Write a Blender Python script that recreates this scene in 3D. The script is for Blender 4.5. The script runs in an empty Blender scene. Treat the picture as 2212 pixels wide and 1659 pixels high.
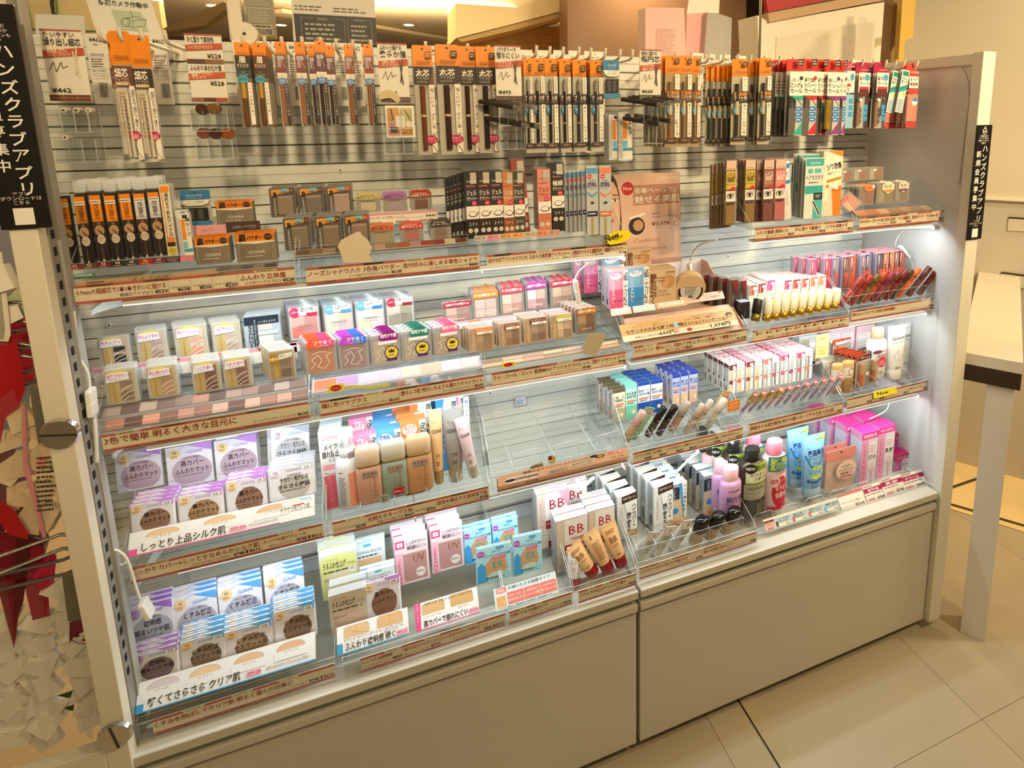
import bpy, math, random
from mathutils import Vector, Matrix
random.seed(7)
S = bpy.context.scene
COL = S.collection
PI = math.pi
# ------------------------------------------------------------------ camera (2212 x 1659 frame)
W, H = 2212, 1659
CAM = Vector((0.44362, -1.04664, 1.46386))
ROT = (1.39748, 0.00347, -0.39046)
F = 1284.3
U0, V0 = 1355.56, 474.79
cd = bpy.data.cameras.new('camera')
cam = bpy.data.objects.new('camera', cd)
COL.objects.link(cam)
cam.location = CAM
cam.rotation_euler = ROT
cd.sensor_width = 36
cd.lens = F / W * 36
cd.shift_x = -(U0 - W / 2) / W
cd.shift_y = (V0 - H / 2) / W
cd.clip_start = 0.02
S.camera = cam
S.view_settings.view_transform = 'Standard'
S.view_settings.look = 'None'
S.view_settings.gamma = 1
S.view_settings.use_curve_mapping = False
S.view_settings.exposure = 0.0
S.cycles.max_bounces = 8
S.cycles.diffuse_bounces = 3
S.cycles.glossy_bounces = 3
S.cycles.transparent_max_bounces = 24
S.cycles.caustics_reflective = False
S.cycles.caustics_refractive = False
S.cycles.use_denoising = True
# ------------------------------------------------------------------ world: warm shop interior glow
wd = bpy.data.worlds.new('world')
S.world = wd
wd.use_nodes = True
bg = wd.node_tree.nodes['Background']
bg.inputs[0].default_value = (1.0, 0.78, 0.49, 1)
bg.inputs[1].default_value = 0.19
def lamp(name, loc, rot, size, power, col, size_y=None, spread=None):
	d = bpy.data.lights.new(name, 'AREA')
	d.energy = power
	d.color = col
	d.size = size
	if size_y:
		d.shape = 'RECTANGLE'
		d.size_y = size_y
	else:
		d.shape = 'DISK'
	if spread:
		d.spread = spread
	o = bpy.data.objects.new(name, d)
	COL.objects.link(o)
	o.location = loc
	o.rotation_euler = rot
	return o
WARM = (1.0, 0.77, 0.45)
for i, (x, y, p) in enumerate([(-0.2, -1.3, 3), (0.85, -1.2, 5), (2.2, -1.3, 25), (3.0, -0.6, 26), (0.6, 2.2, 22), (-0.8, 1.0, 6), (2.2, 2.6, 22)]):
	lamp('ceiling_spot_light', (x, y, 2.62), (0, 0, 0), 0.22, p, WARM)
lamp('ceiling_cove_light', (0.5, 5.0, 2.2), (PI, 0, 0), 4.0, 400, WARM)  # unseen upward fill added to brighten the ceiling, no real fixture
for i, (x, y, tx, p) in enumerate([(0.35, -2.4, 0.1, 1.9), (0.9, -2.4, 0.8, 1.8), (2.3, -2.2, 1.7, 4.0), (1.3, -2.6, 2.9, 5)]):  # unseen fills added in front to brighten upright faces and the right wall
	d_ = Vector((tx, 0.1, 1.5)) - Vector((x, y, 2.55))
	lamp('track_spot_light', (x, y, 2.55), d_.to_track_quat('-Z', 'Y').to_euler(), 0.14, p, WARM, spread=math.radians(42))
# ------------------------------------------------------------------ pixel -> world
MR = cam.rotation_euler.to_matrix()
MT = MR.transposed()
def ray(u, v):
	return MR @ Vector(((u - U0) / F, -(v - V0) / F, -1))
def hy(u, v, y):
	d = ray(u, v)
	return CAM + d * ((y - CAM.y) / d.y)
def hz(u, v, z):
	d = ray(u, v)
	return CAM + d * ((z - CAM.z) / d.z)
def hx(u, v, x):
	d = ray(u, v)
	return CAM + d * ((x - CAM.x) / d.x)
def hp(u, v, p, n):
	d = ray(u, v)
	return CAM + d * ((p - CAM).dot(n) / d.dot(n))
def ux(u, y, z):
	"""x of the point of the line (., y, z) seen in column u"""
	a = Vector((0, y, z)) - CAM
	a0 = MT @ a
	e = MT @ Vector((1, 0, 0))
	k = (u - U0) / F
	return -(a0.x + k * a0.z) / (e.x + k * e.z)
def vz(v, x, y):
	"""z of the point of the upright line (x, y, .) seen in row v"""
	a = Vector((x, y, 0)) - CAM
	a0 = MT @ a
	e = MT @ Vector((0, 0, 1))
	k = -(v - V0) / F
	return -(a0.y + k * a0.z) / (e.y + k * e.z)
# ------------------------------------------------------------------ materials
_M = {}
def lin(c):
	c /= 255
	return c / 12.92 if c <= 0.04045 else ((c + 0.055) / 1.055) ** 2.4
def rgb(hx_):
	hx_ = hx_.lstrip('#')
	if len(hx_) == 3:
		hx_ = ''.join(c * 2 for c in hx_)
	return tuple(lin(int(hx_[i:i + 2], 16)) for i in (0, 2, 4)) + (1,)
def M(col, rough=0.45, metal=0.0, spec=0.5):
	k = (col, rough, metal, spec)
	if k in _M:
		return _M[k]
	m = bpy.data.materials.new('paint_' + col.strip('#'))
	m.use_nodes = True
	b = m.node_tree.nodes['Principled BSDF']
	b.inputs['Base Color'].default_value = rgb(col)
	b.inputs['Roughness'].default_value = rough
	b.inputs['Metallic'].default_value = metal
	b.inputs['Specular IOR Level'].default_value = spec
	_M[k] = m
	return m
def MN(col, amt=0.06, scale=12, rough=0.5, bump=0.0, stretch=(1, 1, 1), metal=0):
	"""base colour with a soft noise tone and optional fine relief"""
	k = ('n', col, amt, scale, rough, bump, stretch)
	if k in _M:
		return _M[k]
	m = bpy.data.materials.new('toned_' + col.strip('#'))
	m.use_nodes = True
	nt = m.node_tree
	b = nt.nodes['Principled BSDF']
	tc = nt.nodes.new('ShaderNodeTexCoord')
	mp = nt.nodes.new('ShaderNodeMapping')
	mp.inputs['Scale'].default_value = stretch
	n = nt.nodes.new('ShaderNodeTexNoise')
	n.inputs['Scale'].default_value = scale
	n.inputs['Detail'].default_value = 5
	r = nt.nodes.new('ShaderNodeMapRange')
	r.inputs['From Min'].default_value = 0.3
	r.inputs['From Max'].default_value = 0.7
	r.inputs['To Min'].default_value = 1 - amt
	r.inputs['To Max'].default_value = 1 + amt
	mx = nt.nodes.new('ShaderNodeVectorMath')
	mx.operation = 'SCALE'
	mx.inputs[0].default_value = rgb(col)[:3]
	L = nt.links.new
	L(tc.outputs['Object'], mp.inputs[0])
	L(mp.outputs[0], n.inputs['Vector'])
	L(n.outputs['Fac'], r.inputs['Value'])
	L(r.outputs[0], mx.inputs['Scale'])
	L(mx.outputs[0], b.inputs['Base Color'])
	b.inputs['Roughness'].default_value = rough
	b.inputs['Metallic'].default_value = metal
	if bump:
		bp = nt.nodes.new('ShaderNodeBump')
		bp.inputs['Strength'].default_value = bump
		bp.inputs['Distance'].default_value = 0.002
		L(n.outputs['Fac'], bp.inputs['Height'])
		L(bp.outputs[0], b.inputs['Normal'])
	_M[k] = m
	return m
def clear(name, tint=(0.97, 0.98, 0.98), milk=0.0, milkcol=(0.9, 0.92, 0.93, 1), gloss=0.9):
	k = ('clear', name)
	if k in _M:
		return _M[k]
	m = bpy.data.materials.new(name)
	m.use_nodes = True
	nt = m.node_tree
	nt.nodes.remove(nt.nodes['Principled BSDF'])
	out = nt.nodes['Material Output']
	t = nt.nodes.new('ShaderNodeBsdfTransparent')
	t.inputs[0].default_value = tint + (1,)
	g = nt.nodes.new('ShaderNodeBsdfGlossy')
	g.inputs['Roughness'].default_value = 0.06
	g.inputs[0].default_value = (gloss, gloss, gloss, 1)
	lw = nt.nodes.new('ShaderNodeLayerWeight')
	lw.inputs[0].default_value = 0.5
	pw = nt.nodes.new('ShaderNodeMath')
	pw.operation = 'POWER'
	pw.inputs[1].default_value = 4.0
	fr = nt.nodes.new('ShaderNodeMath')
	fr.operation = 'MULTIPLY_ADD'
	fr.inputs[1].default_value = 0.45
	fr.inputs[2].default_value = 0.025
	nt.links.new(lw.outputs['Facing'], pw.inputs[0])
	nt.links.new(pw.outputs[0], fr.inputs[0])
	mx = nt.nodes.new('ShaderNodeMixShader')
	L = nt.links.new
	L(fr.outputs[0], mx.inputs[0])
	L(t.outputs[0], mx.inputs[1])
	L(g.outputs[0], mx.inputs[2])
	last = mx
	if milk:
		d = nt.nodes.new('ShaderNodeBsdfDiffuse')
		d.inputs[0].default_value = milkcol
		m2 = nt.nodes.new('ShaderNodeMixShader')
		m2.inputs[0].default_value = milk
		L(mx.outputs[0], m2.inputs[1])
		L(d.outputs[0], m2.inputs[2])
		last = m2
	L(last.outputs[0], out.inputs[0])
	_M[k] = m
	return m
ACR = clear('acrylic')
EDGE = clear('acrylic_edge', milk=0.35)  # milky white stands in for light gathered in the cut edges
FILM = clear('plastic_film', milk=0.03)
SHEET = clear('clear_sheet', tint=(.99, .99, .99))
CASE = clear('clear_case', milk=0.30)
FROST = clear('frosted_case', milk=0.62)
def emis(name, col, s):
	m = bpy.data.materials.new(name)
	m.use_nodes = True
	nt = m.node_tree
	nt.nodes.remove(nt.nodes['Principled BSDF'])
	e = nt.nodes.new('ShaderNodeEmission')
	e.inputs[0].default_value = col
	e.inputs[1].default_value = s
	nt.links.new(e.outputs[0], nt.nodes['Material Output'].inputs[0])
	return m
WHITE = MN('#e9e6dd', 0.02, 9, 0.42)
PANEL = MN('#dedcd2', 0.02, 9, 0.45)
METAL = M('#b9b4aa', 0.28, 1.0)
CHROME = M('#d8d4cc', 0.12, 1.0)
GOLD = M('#d9b56a', 0.22, 1.0)
SILV = M('#cfcfd2', 0.2, 1.0)
# ------------------------------------------------------------------ text meshes
_T = {}
def glyphs(s, bold=0.0):
	k = (s, bold)
	if k in _T:
		return _T[k]
	c = bpy.data.curves.new('lettering', 'FONT')
	c.body = s
	c.size = 1
	c.resolution_u = 1
	c.offset = bold
	o = bpy.data.objects.new('lettering', c)
	me = bpy.data.meshes.new_from_object(o)
	vs = [(v.co.x, v.co.y) for v in me.vertices]
	fs = [tuple(p.vertices) for p in me.polygons]
	bpy.data.objects.remove(o)
	bpy.data.curves.remove(c)
	bpy.data.meshes.remove(me)
	if vs:
		xs = [v[0] for v in vs]
		zs = [v[1] for v in vs]
		bb = (min(xs), max(xs), min(zs), max(zs))
	else:
		bb = (0, 1, 0, 1)
	_T[k] = (vs, fs, bb)
	return _T[k]
# ------------------------------------------------------------------ mesh builder
class B:
	def __init__(s):
		s.v = []
		s.f = []
		s.m = []
		s.sm = []
		s.mats = []
	def mi(s, mat):
		if isinstance(mat, str):
			mat = M(mat)
		if mat not in s.mats:
			s.mats.append(mat)
		return s.mats.index(mat)
	def add(s, vs, fs, mat, smooth=False):
		b = len(s.v)
		i = s.mi(mat)
		s.v += [tuple(p) for p in vs]
		for f in fs:
			s.f.append(tuple(b + k for k in f))
			s.m.append(i)
			s.sm.append(smooth)
	def box(s, x0, x1, y0, y1, z0, z1, mat, edge=None):
		vs = [(x0, y0, z0), (x1, y0, z0), (x1, y1, z0), (x0, y1, z0), (x0, y0, z1), (x1, y0, z1), (x1, y1, z1), (x0, y1, z1)]
		fs = [(3, 2, 1, 0), (4, 5, 6, 7), (0, 1, 5, 4), (2, 3, 7, 6), (1, 2, 6, 5), (3, 0, 4, 7)]
		if edge is None:
			s.add(vs, fs, mat)
			return s
		d = (x1 - x0, y1 - y0, z1 - z0)
		thin = d.index(min(d))
		big = {0: (4, 5), 1: (2, 3), 2: (0, 1)}[thin]
		for i, f in enumerate(fs):
			s.add(vs, [f], mat if i in big else edge)
		return s
	def prism(s, poly, y0, y1, mat, side=None, y0b=None):
		"""poly in x,z (counter-clockwise seen from the front), front face at y0"""
		n = len(poly)
		vs = [(x, y0, z) for x, z in poly] + [(x, y1, z) for x, z in poly]
		s.add(vs, [tuple(range(n))], mat)
		s.add(vs, [tuple(range(2 * n - 1, n - 1, -1))], side or mat)
		s.add(vs, [(i, i + n, (i + 1) % n + n, (i + 1) % n) for i in range(n)], side or mat)
		return s
	def xprism(s, poly, x0, x1, mat, edge=None):
		"""poly in y,z extruded along x"""
		n = len(poly)
		vs = [(x0, a, b) for a, b in poly] + [(x1, a, b) for a, b in poly]
		s.add(vs, [tuple(range(n - 1, -1, -1)), tuple(range(n, 2 * n))], mat)
		s.add(vs, [(i, (i + 1) % n, (i + 1) % n + n, i + n) for i in range(n)], edge or mat)
		return s
	def cyl(s, p0, p1, r0, r1, mat, n=14, caps=True, capmat=None):
		p0 = Vector(p0)
		p1 = Vector(p1)
		d = (p1 - p0).normalized()
		a = d.orthogonal().normalized()
		b = d.cross(a)
		vs = []
		for p, r in ((p0, r0), (p1, r1)):
			for i in range(n):
				t = 2 * PI * i / n
				vs.append(p + a * (r * math.cos(t)) + b * (r * math.sin(t)))
		s.add(vs, [(i, (i + 1) % n, (i + 1) % n + n, i + n) for i in range(n)], mat, True)
		if caps:
			s.add(vs, [tuple(range(n - 1, -1, -1)), tuple(range(n, 2 * n))], capmat or mat)
		return s
	def lathe(s, prof, mat, n=20, sx=1.0, sy=1.0, cx=0, cy=0, twist=0):
		vs = []
		for r, z in prof:
			for i in range(n):
				t = 2 * PI * i / n
				vs.append((cx + r * sx * math.cos(t), cy + r * sy * math.sin(t), z))
		fs = []
		for k in range(len(prof) - 1):
			for i in range(n):
				j = (i + 1) % n
				fs.append((k * n + i, k * n + j, (k + 1) * n + j, (k + 1) * n + i))
		s.add(vs, fs, mat, True)
		s.add(vs, [tuple(range(n - 1, -1, -1)), tuple(range((len(prof) - 1) * n, len(prof) * n))], mat)
		return s
	def loft(s, rings, mat, caps=True, smooth=True):
		n = len(rings[0])
		vs = [p for r in rings for p in r]
		fs = []
		for k in range(len(rings) - 1):
			for i in range(n):
				j = (i + 1) % n
				fs.append((k * n + i, k * n + j, (k + 1) * n + j, (k + 1) * n + i))
		s.add(vs, fs, mat, smooth)
		if caps:
			s.add(vs, [tuple(range(n - 1, -1, -1)), tuple(range((len(rings) - 1) * n, len(rings) * n))], mat)
		return s
	def tube(s, pts, r, mat, n=7):
		pts = [Vector(p) for p in pts]
		rings = []
		a = None
		for i, p in enumerate(pts):
			d = (pts[min(i + 1, len(pts) - 1)] - pts[max(i - 1, 0)]).normalized()
			if a is None:
				a = d.orthogonal().normalized()
			a = (a - d * a.dot(d)).normalized()
			b = d.cross(a)
			rings.append([p + a * (r * math.cos(2 * PI * k / n)) + b * (r * math.sin(2 * PI * k / n)) for k in range(n)])
		return s.loft(rings, mat)
	def art(s, items, y=0.0, w=0.0, u=0.001, lay=0.00005, ox=0.0, oz=0.0, curve=None):
		"""flat print in mm (origin = lower left of a face w mm wide) on the plane y, facing -y;
		curve=(r_mm) wraps the print round an upright cylinder of that radius"""
		k = 0
		def P(x, z):
			x = x + ox - w / 2
			yy = y - lay * k
			if curve:
				a = x / curve
				return (math.sin(a) * (curve * u - yy * 1), (curve * u) - math.cos(a) * (curve * u - yy), (z + oz) * u)
			return (x * u, yy, (z + oz) * u)
		for it in items:
			k += 1
			c = it[0]
			if c == 'R':
				x0, z0, x1, z1, mat = it[1:6]
				if curve:
					n = 8
					xs = [x0 + (x1 - x0) * i / n for i in range(n + 1)]
					s.add([P(x, z0) for x in xs] + [P(x, z1) for x in xs], [(i, i + 1, n + 2 + i, n + 1 + i) for i in range(n)], mat)
				else:
					s.add([P(x0, z0), P(x1, z0), P(x1, z1), P(x0, z1)], [(0, 1, 2, 3)], mat)
			elif c == 'Q':
				x0, z0, x1, z1, mat, r = it[1:7]
				pts = rrect(x0, z0, x1, z1, r, 3)
				s.add([P(*q) for q in pts], [tuple(range(len(pts)))], mat)
			elif c == 'E' and curve:
				cx, cz, rx, rz, mat = it[1:6]
				n = 10
				tt = [PI * (i + .001) / n for i in range(n)] + [PI * .9999]
				s.add([P(cx + rx * math.cos(t), cz - rz * math.sin(t)) for t in tt] + [P(cx + rx * math.cos(t), cz + rz * math.sin(t)) for t in tt], [(i + 1, i, n + 1 + i, n + 2 + i) for i in range(n)], mat)
			elif c == 'E':
				cx, cz, rx, rz, mat = it[1:6]
				n = 18
				s.add([P(cx + rx * math.cos(2 * PI * i / n), cz + rz * math.sin(2 * PI * i / n)) for i in range(n)], [tuple(range(n))], mat)
			elif c == 'P':
				s.add([P(*q) for q in it[1]], [tuple(range(len(it[1])))], it[2])
			elif c == 'L':   # polyline stroke
				pts, wd_, mat = it[1:4]
				for a, b in zip(pts[:-1], pts[1:]):
					dx, dz = b[0] - a[0], b[1] - a[1]
					l = math.hypot(dx, dz) or 1
					nx, nz = -dz / l * wd_ / 2, dx / l * wd_ / 2
					s.add([P(a[0] - nx, a[1] - nz), P(b[0] - nx, b[1] - nz), P(b[0] + nx, b[1] + nz), P(a[0] + nx, a[1] + nz)], [(0, 1, 2, 3)], mat)
			elif c in 'TtC':
				# text: string, x, z, height, colour, [max width], [bold], [slant/rot deg]
				st, x, z, h, mat = it[1:6]
				mw = it[6] if len(it) > 6 else 0
				bold = it[7] if len(it) > 7 else 0
				rot = it[8] if len(it) > 8 else 0
				vs, fs, bb = glyphs(st, bold)
				sc = h / 0.75
				wd_ = (bb[1] - bb[0]) * sc
				kx = sc * (mw / wd_ if mw and wd_ > 0 else 1)
				wd_ = (bb[1] - bb[0]) * kx
				x0 = x - (wd_ / 2 if c == 'C' else wd_ if c == 't' else 0)
				cr, sr = math.cos(math.radians(rot)), math.sin(math.radians(rot))
				out = []
				for a, b in vs:
					px = (a - bb[0]) * kx + (x0 - x)
					pz = b * sc
					out.append(P(x + px * cr - pz * sr, z + px * sr + pz * cr))
				s.add(out, fs, mat)
			elif c == 'V':
				# vertical writing: string, x centre, z top, size, colour, [pitch], [bold]
				st, x, z, h, mat = it[1:6]
				pitch = it[6] if len(it) > 6 and it[6] else h * 1.1
				bold = it[7] if len(it) > 7 else 0
				sc = h / 0.85
				for i, ch in enumerate(st):
					if ch == ' ':
						continue
					vs, fs, bb = glyphs('|' if ch == 'ー' else ch, bold)
					cx = (bb[0] + bb[1]) / 2
					cz = (bb[2] + bb[3]) / 2
					s.add([P(x + (a - cx) * sc, z - pitch * (i + .5) + (b - cz) * sc) for a, b in vs], fs, mat)
			elif c == 'B':   # bar code
				x0, z0, x1, z1 = it[1:5]
				n = int(it[5]) if len(it) > 5 else 10
				rr = random.Random(3)
				x = x0
				st = (x1 - x0) / n
				for i in range(n):
					s.add([P(x, z0), P(x + st * rr.choice((.35, .6)), z0), P(x + st * rr.choice((.35, .6)), z1), P(x, z1)], [(0, 1, 2, 3)], '#222')
					x += st
			elif c == 'm':   # tiny unreadable lines of print
				x0, z0, x1, z1, n, mat = it[1:7]
				rr = random.Random(int(x0 * 7 + z0 * 3 + n))
				st = (z1 - z0) / n
				for i in range(n):
					zz = z1 - st * (i + .7)
					x = x0
					e = x1 - (x1 - x0) * rr.uniform(0, .25)
					while x < e:
						l = rr.uniform(.08, .22) * (x1 - x0)
						s.add([P(x, zz), P(min(x + l, e), zz), P(min(x + l, e), zz + st * .42), P(x, zz + st * .42)], [(0, 1, 2, 3)], mat)
						x += l + (x1 - x0) * .04
		return s
	def obj(s, name, parent=None, loc=None, rot=None, bevel=0):
		me = bpy.data.meshes.new(name)
		me.from_pydata(s.v, [], s.f)
		for m in s.mats:
			me.materials.append(m)
		me.polygons.foreach_set('material_index', s.m)
		me.polygons.foreach_set('use_smooth', s.sm)
		me.update()
		o = bpy.data.objects.new(name, me)
		COL.objects.link(o)
		if parent:
			o.parent = parent
		if loc is not None:
			o.location = loc
		if rot is not None:
			o.rotation_euler = rot
		if bevel:
			md = o.modifiers.new('bevel', 'BEVEL')
			md.width = bevel
			md.segments = 2
			md.limit_method = 'ANGLE'
		return o
def rrect(x0, z0, x1, z1, r, n=2):
	pts = []
	for cx, cz, a in ((x1 - r, z0 + r, -90), (x1 - r, z1 - r, 0), (x0 + r, z1 - r, 90), (x0 + r, z0 + r, 180)):
		for i in range(n + 1):
			t = math.radians(a + 90 * i / n)
			pts.append((cx + r * math.cos(t), cz + r * math.sin(t)))
	return pts
def rp(w, h, r, n=2, cx=0, z0=0):
	"""rounded rectangle in metres from mm, standing on z0"""
	return [(x / 1000, z / 1000) for x, z in rrect(cx - w / 2, z0, cx + w / 2, z0 + h, r, n)]
def tag(o, label=None, cat=None, group=None, kind=None):
	if label:
		o['label'] = label
	if cat:
		o['category'] = cat
	if group:
		o['group'] = group
	if kind:
		o['kind'] = kind
	return o
def empty(name, loc=(0, 0, 0), rot=(0, 0, 0)):
	o = bpy.data.objects.new(name, None)
	COL.objects.link(o)
	o.location = loc
	o.rotation_euler = rot
	o.empty_display_size = 0.02
	return o
def structure(o, **k):
	return tag(o, kind='structure', **k)
def copy_tree(o, parent=None):
	c = o.copy()
	COL.objects.link(c)
	if parent:
		c.parent = parent
	for ch in o.children:
		copy_tree(ch, c)
	return c
ORD = ['first', 'second', 'third', 'fourth', 'fifth', 'sixth', 'seventh', 'eighth', 'ninth', 'tenth', 'eleventh', 'twelfth',
	'thirteenth', 'fourteenth', 'fifteenth', 'sixteenth', 'seventeenth', 'eighteenth', 'nineteenth', 'twentieth']
ORD += ['twenty-' + q for q in ORD[:9]] + ['thirtieth'] + ['thirty-' + q for q in ORD[:9]]
KIND = {}
class K:
	"""a kind of product: its first use moves the prototype, every further use copies it"""
	def __init__(s, root, w, h, cat, group=None):
		s.root, s.w, s.h, s.cat, s.group, s.used = root, w / 1000, h / 1000, cat, group, False
	def new(s, label, group=None):
		o = s.root if not s.used else copy_tree(s.root)
		s.used = True
		tag(o, label, s.cat, group or s.group)
		return o
def setp(o, loc, rot=(0, 0, 0), sc=(1, 1, 1)):
	o.location = loc
	o.rotation_euler = rot
	o.scale = sc
def put(k, label, u0, v0, u1=None, v1=None, y=0.1, th=0.0, rz=0.0, group=None, n=1, dy=0.01, dz=0.0, ry=0.0, dx=0.0):
	"""stand a copy so that the upper left corner of its front is seen at (u0, v0), its right side in column u1 and its
	foot in row v1; y is the depth of its front, th the lean back in degrees; n copies one behind another"""
	a = math.radians(th)
	# plane through the line (., y, zref) leaning back by th; found by two passes
	zb = None
	P = hy(u0, v0, y)
	h = k.h
	for _ in range(5):
		P = hy(u0, v0, y + h * math.sin(a))
		if v1 is not None:
			zb = vz(v1, P.x, y)
			h = (P.z - zb) / math.cos(a)
		else:
			zb = P.z - h * math.cos(a)
	w = k.w if u1 is None else ux(u1, P.y, P.z) - P.x
	sx = w / k.w
	sz = h / k.h
	r = None
	for i in range(n):
		lb = label if i == 0 else '%s; %s behind' % (label, ORD[i - 1])
		o = k.new(lb, group)
		setp(o, (P.x + w / 2 + dx * i, y + dy * i, zb + dz * i), (-a, ry, rz), (sx, 1, sz))
		r = r or o
	return r
def row(k, desc, where, spots, y=0.1, th=0.0, group=None, n=1, dy=0.01, start=0, **kw):
	"""several of one kind side by side; labels count from the left"""
	for i, sp in enumerate(spots):
		nn = n
		if len(sp) > 4:
			nn = sp[4]
			sp = sp[:4]
		put(k, '%s, %s %s' % (desc, ORD[i + start], where), *sp, y=y, th=th, group=group, n=nn, dy=dy, **kw)
# ================================================================== fixture
DK = 0.4396           # deck height
YP = 0.344            # face of the slatted back panel
# --- base cabinets
CABM = MN('#ccc5b4', 0.03, 3, 0.5)
for i, (x0, x1, lab) in enumerate([(-0.0, 0.897, 'cream lower cabinet under the left bay with the wide plain drawer front'),
								(0.903, 1.797, 'cream lower cabinet under the right bay with a dark slot below its top')]):
	r = tag(empty('base_cabinet', ((x0 + x1) / 2, 0.2, 0)), lab, 'cabinet', 'base cabinets under the display')
	w2 = (x1 - x0) / 2
	B().box(-w2, w2, -0.2 + 0.03, 0.42, 0.035, DK - 0.03, CABM).obj('body', r)
	B().box(-w2, w2, -0.2, 0.15, DK - 0.02, DK - 0.001, CABM).obj('deck_front', r, bevel=0.002)
	B().box(-w2 + .002, w2, 0.1, 0.2, DK - 0.02, DK - 0.002, CABM).obj('deck_top', r)
	f = B().box(-w2, w2, -0.198, -0.165, DK - 0.054, DK - 0.036, CABM).obj('drawer_lip', r, bevel=0.002)
	d = B().box(-w2 + 0.0015, w2 - 0.0015, -0.19, -0.17, 0.03, DK - 0.064, CABM).obj('drawer', r, bevel=0.0015)
	if i == 1:
		B().box(-w2 + .06, w2 - .12, -0.185, -0.16, DK - 0.0365, DK - 0.0205, M('#050403', 0.9)).obj('dark_slot', r)
	for sx_ in (-1, 1):
		for yy in (-0.14, 0.36):
			B().cyl((sx_ * (w2 - .03), yy, 0), (sx_ * (w2 - .03), yy, 0.036), 0.014, 0.012, M('#777168', 0.5)).obj('foot', r)
# --- slatted back panels, each slat a piece
BACK = tag(empty('back_panel', (0.85, YP, 1.0)), 'white slatted back panel of the display with horizontal grooves', 'panel')
SL = MN('#dcdcd0', 0.02, 6, 0.4)
z = 0.482
first = None
x0b, x1b = -0.135 - 0.85, 1.80 - 0.85
while z < 1.607:
	hgt = 0.0396
	b = B()
	pr = [(0.012, 0), (0.0, 0.003), (0.0, 0.018), (0.0035, 0.0195), (0.0035, 0.0215), (0.0, 0.0225), (0.0, 0.0365), (0.004, hgt), (0.014, hgt)]
	b.xprism([(a, c) for a, c in pr], x0b, x1b, SL)
	if first is None:
		o = b.obj('slat', BACK, (0, 0, z - 1.0))
		first = o
	else:
		o = first.copy()
		COL.objects.link(o)
		o.location = (0, 0, z - 1.0)
	z += 0.0402
B().box(x0b, x1b, 0.015, 0.03, -0.56, 0.60, M('#bdb9ae')).obj('backing_board', BACK)
B().box(x0b, x1b, -0.004, 0.014, -0.56, -0.520, MN('#dfe3e6', 0.01, 4, 0.35)).obj('lower_board', BACK)
B().box(x0b, x1b, -0.007, 0.0, -0.5205, -0.5185, M('#70716c')).obj('joint', BACK)
for u, v in [(735, 368), (1042, 358), (1369, 345), (1594, 336), (1844, 327), (235, 703), (755, 644), (1049, 614), (1573, 554), (1829, 525), (776, 900),
			(1059, 849), (1359, 795), (1565, 758)]:
	p = hy(u, v, YP - 0.003)
	b = B()
	b.cyl((p.x - .85, -0.003, p.z - 1), (p.x - .85, 0.002, p.z - 1), 0.0042, 0.0048, M('#eeeade', 0.3), 12)
	b.cyl((p.x - .85, -0.0034, p.z - 1), (p.x - .85, -0.0025, p.z - 1), 0.0019, 0.0019, M('#333'), 8)
	b.obj('screw', BACK)
# --- right end panel with its frame
R_ = tag(empty('end_panel', (1.8, 0, 0)), 'white framed end panel closing the right side of the display', 'panel')
B().box(0.012, 0.02, 0.0, 0.36, DK, 1.585, MN('#dcd9d2', 0.015, 3, 0.22)).obj('sheet', R_)
B().box(0.0, 0.044, -0.006, 0.022, 0.03, 1.614, MN('#e2dcca', 0.02, 4, 0.4)).obj('post', R_, bevel=0.002)
B().box(0.004, 0.03, 0.022, 0.40, 1.585, 1.611, MN('#e2dcca', 0.02, 4, 0.4)).obj('top_rail', R_, bevel=0.002)
B().box(0.004, 0.03, 0.0, 0.40, 0.03, DK + .0, MN('#d9d2c2', 0.02, 4, 0.4)).obj('lower_sheet', R_)
pts = [hx(u, v, 1.806) for u, v in [(2049, 122), (2062, 128), (2076, 140), (2088, 160), (2094, 185), (2094, 215), (2090, 250), (2084, 300), (2078, 350), (2073, 400)]]
b = B()
b.tube([(p.x, p.y, p.z) for p in pts], 0.0013, M('#a89e88', 0.5))
tag(b.obj('cable'), 'thin grey cable curving down the inside of the right end panel', 'cable')
# --- left post, slotted upright and lower rail of the neighbouring rack
L_ = tag(empty('rack_frame', (0, 0, 0)), 'cream steel rack frame with slotted upright at the left end', 'rack')
CR = MN('#e3dac2', 0.02, 5, 0.42)
B().box(-0.028, 0.002, -0.004, 0.02, 0.03, 1.64, CR).obj('post', L_, bevel=0.0015)
b = B()
GR = MN('#8d8a82', 0.03, 8, 0.4)
b.box(-0.004, 0.003, 0.02, 0.062, DK, 1.64, GR)
b.box(0.003, 0.006, 0.042, 0.062, DK, 1.64, M('#a5a29a'))
b.obj('upright', L_)
b = B()
z = 0.57
while z < 1.6:
	b.box(0.0028, 0.0036, 0.026, 0.034, z, z + 0.0125, M('#14110d', 0.8))
	z += 0.025
b.obj('slot', L_)
B().box(-0.9, -0.028, -0.004, 0.02, DK - .005, DK + 0.035, CR).obj('lower_rail', L_, bevel=0.0015)
for zz, rot in ((1.016, 10), (0.497, 80)):
	b = B()
	b.cyl((0, -0.004, 0), (0, -0.010, 0), 0.0235, 0.021, CHROME, 28)
	b.box(-0.021, 0.021, -0.0108, -0.0098, -0.0016, 0.0016, M('#3b352c'))
	o = b.obj('round_bolt', L_, (-0.012, 0, zz), (0, math.radians(rot), 0))
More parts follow.
